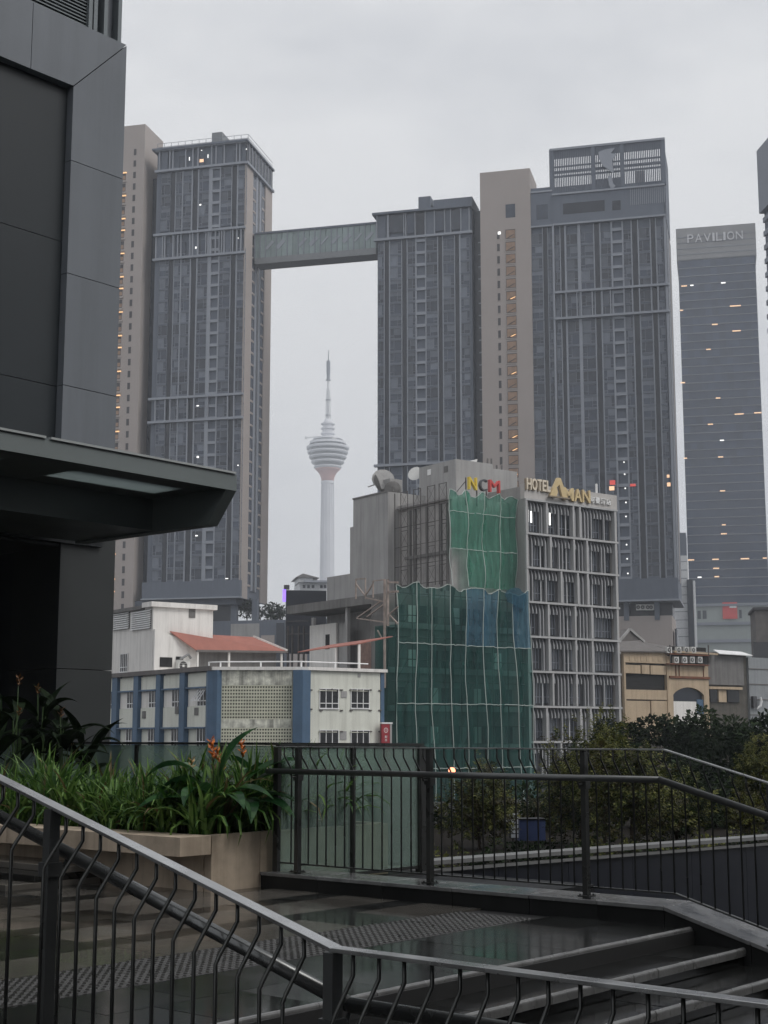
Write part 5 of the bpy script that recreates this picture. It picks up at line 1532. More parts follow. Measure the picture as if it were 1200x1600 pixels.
# lean-to awning, red sheet on thin posts
aw_ = thing('awning', FHo, 'thin red sheet lean-to awning on posts over the cream building roof', 'awning')
AX = xn0 - 9.0
pts = [cp(465, 1019, AX), cp(560, 1006, AX), cp(566, 1001, AX + 2), cp(520, 1009, AX + 3.0)]
q = MB(); p3 = [(AX, pts[0][0], pts[0][1]), (AX, pts[1][0], pts[1][1]), (AX + 3.5, pts[1][0], pts[1][1] + .75), (AX + 3.5, pts[0][0], pts[0][1] + .75)]
q.sweep(p3, (0, 0, -.04), (0, 0, .04)); q.build('sheet', 'red_roof', aw_)
for px, zt__ in ((524, 1012), (560, 1006)):
    y, z = cp(px, zt__, AX + .1); q = MB(); q.box(AX + .1, AX + .25, y - .09, y + .09, z - 5, z); q.build('post', 'white_wall', aw_)

# billboard and small white house beyond
bb = thing('billboard', Frame(54, tuple(at(447, 1150, 190).xy) + (GZ,)), 'dark blue-grey roof hoarding with a purple light strip on its left edge', 'billboard')
FBB = Frame(80, tuple(at(447, 1150, 190).xy) + (GZ,)); bb.location = FBB.o; bb.rotation_euler = (0, 0, FBB.th)
x1_, zt_b = FBB.hy(510, 921); x0_, zb_b = FBB.hy(447, 950)
q = MB(); q.box(x0_, x1_, 0, .6, zb_b - 6, FBB.hy(447, 922)[1]); q.build('hoarding', 'navy', bb)
q = MB(); q.box(x0_ - .45, x0_ - .05, -.1, .3, FBB.hy(446, 940)[1], FBB.hy(446, 921)[1]); q.build('light_strip', 'lit_purple', bb)
q = MB(); q.box(x0_ - .3, x0_ + .4, -.15, .3, FBB.hy(446, 921)[1], FBB.hy(446, 914)[1]); q.build('floodlight', 'sign_black', bb)
FHs = Frame(80, tuple(at(462, 1150, 600).xy) + (GZ,))
hs_ = thing('white_house', FHs, 'small distant white house with an overhanging roof, right below the telecom tower shaft', 'building')
hx_ = lambda px, py: FHs.hy(px, py)
q = MB(); q.box(hx_(468, 920)[0], hx_(512, 920)[0], 0, 20, 0, hx_(480, 908)[1]); q.build('wall', 'white_metal', hs_)
q = MB(); q.box(hx_(466, 905)[0], hx_(488, 905)[0], -2, 14, hx_(470, 910)[1], hx_(470, 903)[1]); q.build('upper_wall', 'white_metal', hs_)
q = MB(); xa_, za_ = hx_(461, 903); xb_, zb__ = hx_(498, 904); q.sweep([(xa_, 0, za_), (xb_, 0, zb__), ((xa_ + xb_) / 2 - 2, 0, za_ + 1.6)], (0, -3, 0), (0, 16, 0)); q.build('roof', 'roof_grey', hs_)
q = MB(); q.box(hx_(474, 907)[0], hx_(512, 907)[0], -3, 3, hx_(480, 909)[1] - .4, hx_(480, 909)[1] + .4); q.build('eave', 'tower_trim', hs_)
for a in (473, 480, 487, 500, 506):
    q = MB(); q.box(hx_(a, 915)[0], hx_(a + 4, 915)[0], -.3, .1, hx_(a, 919)[1], hx_(a, 914)[1]); q.build('window', 'tower_dark', hs_)

# ================================================================== cream and blue block with rounded corner
FC = Frame(54.0, tuple(at(481, 1150, 112.0).xy) + (GZ,))
cr = thing('cream_building', FC, 'low cream building with blue piers, vent-block grille and barred windows', 'building')
pL = FC.loc(at(334, 1150, 112.0))          # the corner pier on the left
xq, yq = pL.x, pL.y
x5 = FC.hy(599, 1100)[0]
zR = FC.hy(540, 1044)[1]
yEnd = yq + 24
foot = [(0, 0.12), (x5, .12), (x5, 9), (xq + 9, yEnd), (xq + .12, yEnd), (xq + .12, yq)]
q = MB(); q.prism(foot, 0, zR - .25); q.build('body', 'cream', cr)
foot2 = [(-.15, -.25), (x5 + .25, -.25), (x5 + .25, 9.2), (xq + 9.2, yEnd), (xq - .3, yEnd), (xq - .3, yq - .2)]
q = MB(); q.prism(foot2, zR - .25, zR); q.build('roof_edge', 'white_wall', cr)
# right section
q = MB(); q.box(FC.hy(483, 1100)[0], FC.hy(594, 1100)[0], 0, .2, 0, zR - .26); q.build('wall_panel', 'cream', cr)
q = MB(); q.box(FC.hy(594.5, 1100)[0], x5 + .05, -.06, .3, 0, zR - .26); q.build('pier', 'blue_paint', cr)
def barred(w, h, nb, open_=False):
    q = MB(); q.k = 0; q.box(0, w, -.02, .1, 0, h)
    q.k = 1
    for i in range(nb + 1):
        x = w * i / nb; q.box(x - .03, x + .03, -.045, .02, -.02, h + .02)
    q.box(0, w, -.07, .0, h * .22, h * .22 + .06); q.box(0, w, -.07, .0, h - .05, h); q.box(-.05, w + .05, -.08, .12, -.1, 0)
    return q.mesh('window', ['dark_pane', 'white_frame'])
bw = barred(1.75, 1.5, 3)
hood = MB(); hood.box(-.1, 1.55, -.12, .0, 0, .06); hood = hood.mesh('hood', 'cream_stain')
for px, py in ((499, 1106), (548, 1106), (499, 1171), (548, 1171)):
    x, z = FC.hy(px, py); o = obj('window', bw, cr, (x, -.02, z)); obj('hood', hood, o, (0, 0, 1.3))
pp = MB(); pp.k = 0; pp.tube([(0, 0, 0), (.25, -.06, 0)], .06, 6); pp = pp.mesh('spout', 'roof_grey')
for px, py in ((499, 1078), (515, 1077), (531, 1078), (546, 1078), (562, 1078), (576, 1078), (591, 1079), (499, 1110), (531, 1110), (546, 1110), (576, 1110), (591, 1110), (591, 1143), (483, 1078), (483, 1108), (499, 1143), (531, 1143), (576, 1143)):
    x, z = FC.hy(px, py); obj('spout', pp, cr, (x, -.02, z))
for px, py, w, h in ((537, 1085, .55, .5), (536, 1149, .6, .65), (561, 1055, .25, .3)):
    x, z = FC.hy(px, py); q = MB(); q.box(x - w/2, x + w/2, -.05, .0, z - h/2, z + h/2); q.build('vent', 'concrete', cr)
# blue pier between the sections
q = MB(); q.prism([(FC.hy(457, 1100, .2)[0], .15), (FC.hy(457, 1100, .2)[0] + .5, -.45), (FC.hy(483, 1100)[0], -.2), (FC.hy(483, 1100)[0], .2)], 0, zR - .26); q.build('pier', 'blue_paint', cr)
# chamfered middle: grille
mid = Vector((0 - xq, 0 - yq, 0)); ml = mid.length; mdir = mid.normalized()
Tm = Matrix.Translation((xq, yq, 0)) @ Matrix.Rotation(math.atan2(mdir.y, mdir.x), 4, 'Z')
FG_ = Frame(54.0 - math.degrees(math.atan2(mdir.y, mdir.x)), FC.w(xq, yq, 0))
g0x = FG_.hy(346, 1100)[0]; g1x = FG_.hy(456, 1100)[0]
def gz(py): return FG_.hy(400, py)[1]
for name, a, c, m_ in (('stained_panel', 1043, 1070.5, 'cream_stain'), ('stained_panel', 1124, 1137, 'cream_stain')):
    q = MB(Tm); q.box(g0x, g1x, -.08, .3, gz(c), gz(a)); q.build(name, m_, cr)
q = MB(Tm); q.box(g0x, g1x, .05, .2, 0, gz(1043)); q.build('grille_back', 'black_void', cr)
for a, c in ((1071, 1123.5), (1137.5, 1200)):
    z1_, z0_ = gz(a), gz(c)
    nr_, nc_ = max(3, int(round((z1_ - z0_) / .26))), 26
    q = MB(Tm)
    for i in range(nr_ + 1):
        z = z0_ + (z1_ - z0_) * i / nr_; q.box(g0x, g1x, -.07, .1, z - .065, z + .065)
    for i in range(nc_ + 1):
        x = g0x + (g1x - g0x) * i / nc_; q.box(x - .045, x + .045, -.06, .1, z0_, z1_)
    o = q.build('vent_grille', 'vent_block', cr); o['kind'] = 'stuff'
# corner pier, blue, rounded
q = MB(); xa_ = g0x
ends = [Tm @ Vector((g0x, -.1, 0)), Tm @ Vector((g0x * .45, -.42, 0)), Vector((xq - .42, yq + .35, 0)), Vector((xq - .2, yq + 1.0, 0)), Vector((xq + .3, yq + 1.0, 0)), Tm @ Vector((g0x, .3, 0))]
q.prism([(p.x, p.y) for p in ends][::-1], 0, zR - .26); q.build('pier', 'blue_paint', cr)
# left facade: blue piers, cream panels, barred windows
def LY(px, py, x=xq): return FC.hx(px, py, x)
pier_px = [(179, 188), (212.5, 221), (247.5, 256), (284.5, 294)]
ypiers = []
for a, c in pier_px:
    ya, yb = LY(c, 1100)[0], LY(a, 1100)[0]
    ypiers.append((ya, yb))
    q = MB(); q.box(xq - .35, xq + .2, ya + .05, yb - .12, 0, zR - .26); q.build('pier', 'blue_paint', cr)
ypiers.append((ypiers[0][0] + 6.2, ypiers[0][1] + 6.2)) if False else None
zA_, zB_, zC_, zD_ = [LY(300, p)[1] for p in (1074, 1104, 1136, 1166)]
bay = [(yq + 1.0, ypiers[3][0])] + [(ypiers[i + 1][1], ypiers[i][0]) for i in (2, 1, 0)] + [(ypiers[0][1], ypiers[0][1] + 3.2)]
bl_ = barred(1.45, 1.55, 3)
for n_, (ya, yb) in enumerate(bay):
    for z0_, z1_ in ((zA_, zR - .4), (zC_, zB_)):
        q = MB(); q.box(xq - .1, xq + .2, ya + .08, yb - .08, z0_, z1_); q.build('wall_panel', 'cream', cr)
    for z in (zA_, zC_):
        q = MB(); q.box(xq - .3, xq + .2, ya + .02, yb - .02, z - .12, z); q.build('ledge', 'blue_paint', cr)
    q = MB(); q.box(xq + .0, xq + .11, ya, yb, zB_ + .02, zA_ - .1); q.build('window_wall', 'white_wall', cr)
    for z in (zB_ + .05, zD_):
        o = obj('window', bl_, cr, (xq - .01, ya + 1.5 + .15, z), R(-90))
for i, (n_, f, z) in enumerate(((0, .5, zB_ - .45), (1, .2, zB_ - .3), (2, .75, zB_ - .6))):
    ya, yb = bay[n_]; y = ya + (yb - ya) * f
    q = MB(); q.box(xq - .16, xq - .09, y - .3, y + .3, z - .25, z + .35); q.build('vent', 'concrete_dark', cr)
q = MB(); q.box(xq - .45, xq + .3, yq, yEnd, zR - .28, zR + .08); q.build('roof_edge', 'roof_grey', cr)
# open casement near the corner
ya, yb = bay[0]
q = MB(); q.k = 0
for i in range(4): q.bar((xq - .1, ya + .2 + i * .36, zA_ - .15), (xq - .75, ya + .2 + i * .36, zB_ + .45), .06, .06)
q.bar((xq - .75, ya + .15, zB_ + .45), (xq - .75, ya + 1.35, zB_ + .45), .08, .08); q.bar((xq - .1, ya + .15, zA_ - .15), (xq - .1, ya + 1.35, zA_ - .15), .08, .08); q.build('open_casement', 'white_frame', cr)
# roof rail
pr_ = [(xq + .3, yq + 1.5), (xq + .6, yq + .2), (0 - .4, .4), (FC.hy(575, 1037, .4)[0], .4)]
for (xa_, ya), (xb_, yb) in zip(pr_, pr_[1:]):
    q = MB(); q.tube([(xa_, ya, zR + .42), (xb_, yb, zR + .42)], .055, 6); q.build('roof_rail', 'white_frame', cr)
    d_ = math.hypot(xb_ - xa_, yb - ya); n_ = max(1, int(d_ / 2.2))
    for i in range(n_):
        t = i / n_; q = MB(); q.box(xa_ + (xb_ - xa_) * t - .05, xa_ + (xb_ - xa_) * t + .05, ya + (yb - ya) * t - .05, ya + (yb - ya) * t + .05, zR, zR + .45); q.build('rail_post', 'white_frame', cr)
# rooftop annex: white walls, louvres, red sheet roof
an = thing('rooftop_annex', FC, 'white rooftop annex with louvred vents and a red sheet roof on the cream building', 'annex')
AXx = xq + .25
yA0, zA0 = FC.hx(240, 948, AXx); yA1, _ = FC.hx(172, 960, AXx)
zA1 = zA0
xA1 = FC.hy(333, 960, yA0)[0]
zroof = zA0
q = MB(); q.box(AXx, xA1, yA0, yEnd - .5, zR + .02, zA0); q.build('wall', 'white_wall', an)
q = MB(); q.box(AXx - .35, xA1 + .25, yA0 - .3, yA0 + 1.5, zA0, zA0 + .42); q.build('roof_slab', 'white_wall', an)
q = MB(); q.box(AXx - .35, AXx + 2, yA0 + 1.6, yEnd - .5, zA0 - .1, zA0 + .2); q.build('roof_slab', 'concrete_dark', an)
for a, c in ((206, 238), (176, 204.5)):
    y0_, z1_ = FC.hx(c, 951, AXx); y1_, z0_ = FC.hx(a, 985, AXx)
    q = MB(); q.box(AXx - .04, AXx + .05, y0_ + .1, y1_ - .1, z0_, z1_); v_ = q.build('vent_back', 'black_void', an)
    lv = MB(); lv.sweep([(0, 0, 0), (-.16, 0, -.12), (-.16, 0, -.06), (0, 0, .06)], (0, y0_ + .1, 0), (0, y1_ - .1, 0)); lv = lv.mesh('louvre', 'white_frame')
    nl_ = 9
    for i in range(nl_):
        obj('louvre', lv, v_, (AXx - .05, 0, z0_ + (z1_ - z0_) * (i + .5) / nl_))
y, z = FC.hx(201, 1048, AXx); o = obj('window', barred(1.35, 1.55, 4), an, (AXx - .06, y + 1.5, z - .05), R(-90))
x, z = FC.hy(300, 957, yA0); q = MB(); q.box(x - .3, x + .3, yA0 - .06, yA0, z - .45, z + .45); q.build('hatch', 'concrete_dark', an)
# lower wing with gable wall and red roof, in front of the annex
yG = yA0 - .05
xg0 = AXx; xg1 = FC.hy(308, 1020, yA0 - .8)[0]
gz_ = lambda px, py: FC.hy(px, py, yG)
g = [gz_(242, 983), gz_(306, 1008), gz_(306, 1045), gz_(240, 1050)]
q = MB(); q.sweep([(AXx, yG - .3, zR), (g[1][0], yG - .3, zR), (g[1][0], yG - .3, g[1][1]), (AXx, yG - .3, g[0][1])], (0, 0, 0), (0, .28, 0)); q.build('gable_wall', 'white_wall', an)
for a, c, p0, p1 in ((247, 266, 1042, 1027), (272, 283, 1042, 1026)):
    q = MB(); q.box(gz_(a, 1035)[0], gz_(c, 1035)[0], yG - .36, yG - .29, gz_(a, p0)[1], gz_(a, p1)[1]); q.build('opening', 'black_void', an)
rf = [(264, 988), (337, 989), (347, 994), (398, 996), (449, 1017), (307, 1016)]
rz0 = FC.hy(307, 1016, yA0 - 1.2); r1 = FC.hy(449, 1018, yA0 - 1.2)
r2 = FC.hy(264, 987, yA0 - .2); r3 = FC.hy(398, 996, yA0 + 1.2)
q = MB(); q.sweep([(rz0[0], yA0 - 1.2, rz0[1]), (r1[0], yA0 - 1.2, r1[1]), (r3[0], yA0 + 1.4, r3[1]), (r2[0] + 2.2, yA0 + 1.4, r3[1] + .05), (r2[0], yA0 - .36, r2[1])], (0, 0, -.05), (0, 0, .05)); q.build('sheet_roof', 'red_roof', an)
q = MB(); q.bar((r3[0], yA0 + 1.4, r3[1] + .1), (r1[0], yA0 - 1.2, r1[1] + .1), .25, .15); q.build('verge', 'white_wall', an)
q = MB(); q.bar((rz0[0], yA0 - 1.2, rz0[1] - .05), (r1[0], yA0 - 1.2, r1[1] - .05), .15, .18); q.build('gutter', 'roof_grey', an)
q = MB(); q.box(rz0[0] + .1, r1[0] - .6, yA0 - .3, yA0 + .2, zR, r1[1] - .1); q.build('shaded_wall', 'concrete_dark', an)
for px in (309, 358, 440):
    x = FC.hy(px, 1025, yA0 - 1.0)[0]; q = MB(); q.box(x - .08, x + .08, yA0 - 1.05, yA0 - .9, zR, rz0[1]); q.build('post', 'white_wall', an)
x, z = FC.hy(288, 1038, yA0 - 1.0)
obj('condenser_unit', ac_mesh(1.1, 1.0, .5), an, (x, yA0 - 1.0, zR + .05))
q = MB(); q.tube([(x - .5, yA0 - 1.2, zR + 1.1), (x + .2, yA0 - 1.3, zR + 1.5), (x + .5, yA0 - 1.2, zR + 1.2)], .12, 6); q.build('duct', 'steel_cap', an)

# red hanging sign on the cream building's right end
sg = thing('hanging_sign', FC, 'narrow red vertical sign with a white ring emblem at the end of the cream building', 'sign')
x, z = FC.hy(597, 1150, -.6); x2, _ = FC.hy(609, 1150, -.6); zt__ = FC.hy(604, 1131, -.6)[1]
q = MB(); q.box(x, x2, -.6, -.4, z - 3.4, zt__); q.build('panel', 'sign_crimson', sg)
q = MB(); q.box(x - .06, x2 + .25, -.65, -.35, zt__, zt__ + .12); q.build('cap', 'white_frame', sg)
q = MB(); q.box(x2 + .02, x2 + .2, -.62, -.38, z - 3.4, zt__); q.build('side_box', 'concrete', sg)
q = MB()
cxr, czr, rr_ = (x + x2) / 2, FC.hy(604, 1141, -.6)[1], .2
for i in range(20):
    a0, a1 = 2 * math.pi * i / 20, 2 * math.pi * (i + 1) / 20
    q.poly([(cxr + rr_ * math.cos(a0), -.61, czr + rr_ * math.sin(a0)), (cxr + rr_ * .78 * math.cos(a0), -.61, czr + rr_ * .78 * math.sin(a0)), (cxr + rr_ * .78 * math.cos(a1), -.61, czr + rr_ * .78 * math.sin(a1)), (cxr + rr_ * math.cos(a1), -.61, czr + rr_ * math.sin(a1))])
q.box(cxr - .02, cxr + .02, -.62, -.6, czr - .1, czr + .1); q.build('ring_emblem', 'sign_white', sg)
for i, ch in enumerate('\u914d\u4ef6'):
    obj('character', letter_mesh(ch, .22, .2, .02, 'sign_white'), sg, (cxr - .11, -.615, czr - .62 - i * .26))

# ================================================================== old shophouses at the right
FS = Frame(56.0, tuple(at(974, 1150, 165.0).xy) + (GZ,))
SX = lambda px, py, y=0.0: FS.hy(px, py, y)
sh = thing('shophouse', FS, 'weathered beige shophouse with an arched opening and air-conditioner racks', 'building')
zS = SX(976, 1018)[1]
s1 = SX(1044, 1050)[0]; s2 = SX(1108, 1060)[0]
q = MB(); q.box(0, s2, .3, 14, 0, zS - .3); q.build('body', 'shop_dark', sh)
# left half: framed panels around a dark balcony opening
def sbox(name, a, c, p0, p1, y0_, y1_, m_, py=1060):
    q = MB(); q.box(SX(a, py)[0], SX(c, py)[0], y0_, y1_, SX((a + c) / 2, p1)[1], SX((a + c) / 2, p0)[1]); return q.build(name, m_, sh)
sbox('wall_panel', 975, 1043, 1018, 1036, -.1, .3, 'shop_beige')
sbox('wall_panel', 976, 1001, 1039, 1052, -.02, .3, 'shop_beige'); sbox('wall_panel', 1003, 1015, 1039, 1053, -.02, .3, 'shop_beige'); sbox('wall_panel', 1017, 1041, 1040, 1054, -.02, .3, 'shop_beige')
sbox('balcony_void', 976, 1040, 1053, 1078, .25, .32, 'black_void')
sbox('wall_panel', 976, 1042, 1078, 1093, -.05, .3, 'shop_beige'); sbox('wall_panel', 976, 1014, 1095, 1160, -.05, .3, 'shop_beige'); sbox('wall_panel', 1016, 1042, 1095, 1160, -.05, .3, 'shop_beige')
sbox('pier', 974, 976.5, 1017, 1160, -.15, .3, 'shop_beige'); sbox('pier', 1041, 1046, 1025, 1160, -.15, .3, 'shop_beige')
for i in range(6):
    x, z = SX(982 + i * 9, 1033); q = MB(); q.box(x, x + .4, -.14, -.1, z, z + .55); q.build('relief_letter', 'shop_beige', sh)
# right half: upper panel, ledge, arch
sbox('wall_panel', 1046, 1106, 1040, 1057, -.1, .3, 'shop_beige')
sbox('rusty_ledge', 1044, 1107, 1057, 1060.5, -.3, .3, 'rust')
xa_, xb_ = SX(1046, 1090)[0], SX(1107, 1090)[0]
ax0, ax1 = SX(1051, 1090)[0], SX(1099, 1090)[0]; zk, zsx = SX(1075, 1074)[1], SX(1075, 1086)[1]
za_t, za_b = SX(1075, 1061)[1], SX(1075, 1160)[1]
n_a = 14
arc = [(ax0 + (ax1 - ax0) * i / n_a, zsx + (zk - zsx) * math.sin(math.pi * i / n_a) ** .7) for i in range(n_a + 1)]
q = MB()
for (x0_, z0_), (x1_, z1_) in zip(arc, arc[1:]):
    q.hexa([(x0_, -.12, z0_), (x1_, -.12, z1_), (x1_, .3, z1_), (x0_, .3, z0_)], [(x0_, -.12, za_t), (x1_, -.12, za_t), (x1_, .3, za_t), (x0_, .3, za_t)])
q.box(xa_, ax0, -.12, .3, za_b, za_t); q.box(ax1, xb_, -.12, .3, za_b, za_t); q.build('arched_wall', 'shop_beige', sh)
q = MB(); q.box(ax0, ax1, .22, .3, SX(1075, 1096)[1], zk + .3); q.build('arch_glass', 'tower_dark', sh)
q = MB(); q.box(ax0, ax1, .1, .3, za_b, SX(1075, 1096)[1]); q.build('arch_sill', 'white_wall', sh)
q = MB(); x, z = SX(1096, 1105); q.box(x - .7, x + .5, 0, .12, z - .8, z + .9); q.build('blue_sheet', 'blue_paint', sh)
# tiled roof and rear gable
q = MB(); x0_, z0_ = SX(968, 1015, .2); x1_, z1_ = SX(1046, 1018, .2)
q.sweep([(x0_ - .6, -.5, zS - .1), (x1_ + .3, -.5, zS + .1), (x1_ - 1.2, 4.5, zS + 1.5), (x0_ - .6, 4.5, zS + 1.2)], (0, 0, 0), (0, 0, .15)); q.build('roof', 'roof_grey', sh)
q = MB(); q.sweep([(x1_ - 1.2, 4.4, zS + 1.5), (x1_ + .2, -.4, zS + .2), (s2 + .8, -.4, zS + .15), (s2 + .8, 4.4, zS + .9)], (0, 0, 0), (0, 0, .12)); q.build('roof', 'roof_grey', sh)
q = MB(); q.bar((x1_, -.5, zS + .2), (s2 + 1, -.5, zS + .12), .3, .2); q.build('eave_board', 'shop_beige', sh)
# drain pipes and stains
for px in (1055, 1060, 1098):
    x, z = SX(px, 1058); q = MB(); q.tube([(x, -.16, z), (x, -.16, z + 1.6)], .06, 5); q.build('drainpipe', 'rust', sh)
gb = thing('gable_house', Frame(56, FS.o), 'small grey tiled gable end showing behind the beige shophouse', 'building')
gx = lambda px, py: FS.hy(px, py, 12.0)
p1, p2, p3_ = gx(966, 1003), gx(983, 983), gx(1003, 1000)
q = MB(); q.sweep([(p1[0], 12, p1[1]), (p3_[0], 12, p3_[1]), (p2[0], 12, p2[1])], (0, 0, 0), (0, 8, 0)); q.build('gable_roof', 'roof_grey', gb)
q = MB(); q.bar((p2[0], 11.9, p2[1]), (p3_[0] + .3, 11.9, p3_[1] - .2), .25, .3); q.bar((p2[0], 11.9, p2[1]), (p1[0], 11.9, p1[1]), .25, .3); q.build('barge_board', 'concrete', gb)
q = MB(); q.box(p1[0], p3_[0] - .3, 12.1, 19, 0, p1[1]); q.build('wall', 'concrete', gb)
# condenser units, each its own thing on the roof rack
rk = thing('roof_rack', FS, 'dark steel rack carrying two rows of air-conditioner units on the shophouse', 'rack')
for py in (1021, 1036.5):
    a = SX(1042, py, -.3); c = SX(1104, py + 1.5, -.3); q = MB(); q.box(a[0], c[0], -.75, .25, a[1] - .12, a[1]); q.build('shelf', 'rust', rk)
for px in (1044, 1104):
    x = SX(px, 1030, -.3)[0]; q = MB(); q.box(x - .06, x + .06, -.7, -.6, SX(px, 1037, -.3)[1], SX(px, 1008, -.3)[1]); q.build('upright', 'scaffold', rk)
q = MB(); q.box(SX(1045, 1030)[0], SX(1104, 1030)[0], .05, .2, SX(1060, 1038)[1], SX(1060, 1010)[1]); q.build('back_sheet', 'black_void', rk)
ordn = ['first', 'second', 'third', 'fourth']
for r_, (py, pxs) in enumerate(((1020.5, (1046, 1061, 1073, 1084)), (1036, (1057, 1070, 1082, 1094)))):
    for i, px in enumerate(pxs):
        x, z = SX(px, py, -.6)
        e = thing('air_conditioner', FS.w(x, -.65, z + .01), 'white air-conditioner unit, %s from the left in the %s row on the shophouse rack' % (ordn[i], ('upper', 'lower')[r_]), 'air conditioner', 'air-conditioner units on the shophouse rack')
        e.rotation_euler = (0, 0, FS.th)
        obj('casing', ac_mesh(.74, .72, .35), e)
# dark stained block next door
dk = thing('stained_block', FS, 'blackened concrete shop block right of the beige shophouse, white sheet awning on its roof', 'building')
d0, d1 = s2 + .1, SX(1172, 1060)[0]
zD = SX(1110, 1018)[1]
q = MB(); q.box(d0, d1, .5, 12, 0, zD); q.build('body', 'shop_dark', dk)
q = MB(); q.box(d0, SX(1164, 1050)[0], .2, .5, SX(1130, 1070)[1], SX(1130, 1024)[1]); q.build('stained_panel', 'concrete_dark', dk)
q = MB(); q.box(SX(1108, 1070)[0], SX(1160, 1070)[0], .0, .5, SX(1130, 1077)[1], SX(1130, 1073)[1]); q.build('ledge', 'shop_beige', dk)
for a, c, m_ in ((1113, 1124, 'dark_pane'), (1126, 1138, 'shop_beige'), (1140, 1158, 'dark_pane')):
    q = MB(); q.box(SX(a, 1085)[0], SX(c, 1085)[0], .3, .52, SX(1130, 1097)[1], SX(1130, 1078)[1]); q.build('window' if m_ == 'dark_pane' else 'pier', m_, dk)
q = MB(); a = SX(1124, 1022, -.5); c = SX(1176, 1025, -.5); q.sweep([(a[0], -.5, a[1]), (c[0], -.5, c[1]), (c[0], 1.2, c[1] + .5), (a[0] + .8, 1.2, a[1] + .55)], (0, 0, 0), (0, 0, .1)); q.build('sheet_awning', 'white_frame', dk)
# grey corrugated building at the edge
cg = thing('corrugated_building', FS, 'grey metal-sheet building at the right edge with a wall-mounted dish', 'building')
c0 = SX(1173, 1080)[0]
zC = SX(1174, 1027)[1]
q = MB(); q.box(c0, c0 + 22, .2, 14, 0, zC); q.build('body', 'corrugated', cg)
for i in range(5):
    z = SX(1180, 1045 + i * 24)[1]; q = MB(); q.box(c0, c0 + 20, .12, .2, z - .05, z + .05); q.build('sheet_lap', 'roof_grey', cg)
q = MB(); x, z = SX(1178, 1097); q.box(x - .3, x + .35, -.2, .2, z - .7, z + .7); q.build('meter_box', 'sign_black', cg)
q = MB(); q.tube([(0, 0, -.8), (.45, -.15, -.45), (.6, -.2, .1), (.5, -.2, .6)], [.1, .16, .16, .1], 6); q.build('satellite_dish', 'white_frame', cg, (x + .5, 0, z))
up = thing('dark_block', FS, 'dark box-like rooftop volume at the right edge above the metal-sheet building', 'building')
FU = Frame(100, tuple(at(1181, 980, 190.0).xy) + (GZ,)); up.location = FU.o; up.rotation_euler = (0, 0, FU.th)
UZ = lambda py: FU.hy(1185, py)[1]
q = MB(); q.box(0, 26, 0, 9, 0, UZ(953)); q.build('body', 'roof_grey', up)
q = MB(); q.box(-.3, 26, -.3, 9, UZ(953), UZ(949)); q.build('roof_edge', 'sign_black', up)
q = MB(); q.box(-.5, 26, -1.2, -.1, UZ(1030), UZ(1004)); q.build('parapet', 'sign_black', up)
# ================================================================== ramp, planting beyond the fence
FN = Frame(50.0, tuple(at(1200, 1150, 25.0).xy) + (0.0,))
rw = thing('ramp_wall', FN, 'dark navy ramp wall with a bright steel double capping, behind the balustrade', 'wall')
xr0 = FN.hy(660, 1346)[0]; zrt = FN.hy(1200, 1306)[1]
LZ = zrt - 2.3
for i in range(9):
    a = xr0 + (5.0 - xr0) * i / 9; c = xr0 + (5.0 - xr0) * (i + 1) / 9
    q = MB(); q.box(a + .004, c - .004, 0, .25, LZ - 2, zrt - .16); q.build('wall_panel', 'navy', rw)
q = MB(); q.box(xr0, 5.0, -.04, .3, zrt - .055, zrt); q.build('cap', 'steel_cap', rw)
q = MB(); q.box(xr0, 5.0, -.05, .05, zrt - .15, zrt - .11); q.build('cap_strip', 'steel_cap', rw)
# sunken ramp road
ro = structure(MB().box(-30, 40, -20, 40, LZ - .4, LZ).build('ramp_road', 'ramp_floor')); ro.location = FN.o; ro.rotation_euler = (0, 0, FN.th)
kl = thing('road_kerb', FN, 'looping pale kerb line at the foot of the sunken ramp', 'kerb')
for i, (a, c) in enumerate((((690, 1345), (740, 1340)), ((700, 1352), (800, 1346)), ((1060, 1398), (1200, 1396)))):
    xa, ya = FN.hz(*a, LZ + .05); xb, yb = FN.hz(*c, LZ + .05)
    q = MB(); q.bar((xa, ya, LZ + .06), (xb, yb, LZ + .06), .12, .12); q.build('kerb_stone', 'steel_cap', kl)
# planting bed behind the ramp wall
bedz = FN.hy(900, 1330, 3.0)[1] - .25
bed = structure(MB().box(-40, 12, .4, 14, LZ - 2, bedz).build('planting_bed', 'soil')); bed.location = FN.o; bed.rotation_euler = (0, 0, FN.th)

def crown(blobs, n, ls, seed, mats, wide=.45):
    """leaf faces scattered through overlapping clumps; the clumps leave gaps between them"""
    r_ = random.Random(seed)
    q = MB()
    tot = sum(b_[3] ** 2 for b_ in blobs)
    for (cx_, cy_, cz_, rr, k) in blobs:
        q.k = k
        m = int(n * rr * rr / tot)
        for _ in range(m):
            while True:
                d = Vector((r_.uniform(-1, 1), r_.uniform(-1, 1), r_.uniform(-1, 1)))
                if .05 < d.length < 1: break
            d = d.normalized() * (d.length ** .45)
            p = Vector((cx_, cy_, cz_)) + Vector((d.x * rr, d.y * rr, d.z * rr * .85))
            out = (d + Vector((r_.uniform(-.9, .9), r_.uniform(-.9, .9), r_.uniform(-.5, .7)))).normalized()
            side = out.cross(Vector((r_.uniform(-1, 1), r_.uniform(-1, 1), r_.uniform(-1, 1)))).normalized()
            L_ = ls * r_.uniform(.45, 1.5); w_ = L_ * wide
            t = out * L_; s = side * w_ * .5; dr = Vector((0, 0, -L_ * .18))
            q.poly([p, p + t * .45 + s, p + t + dr, p + t * .45 - s])
    return q

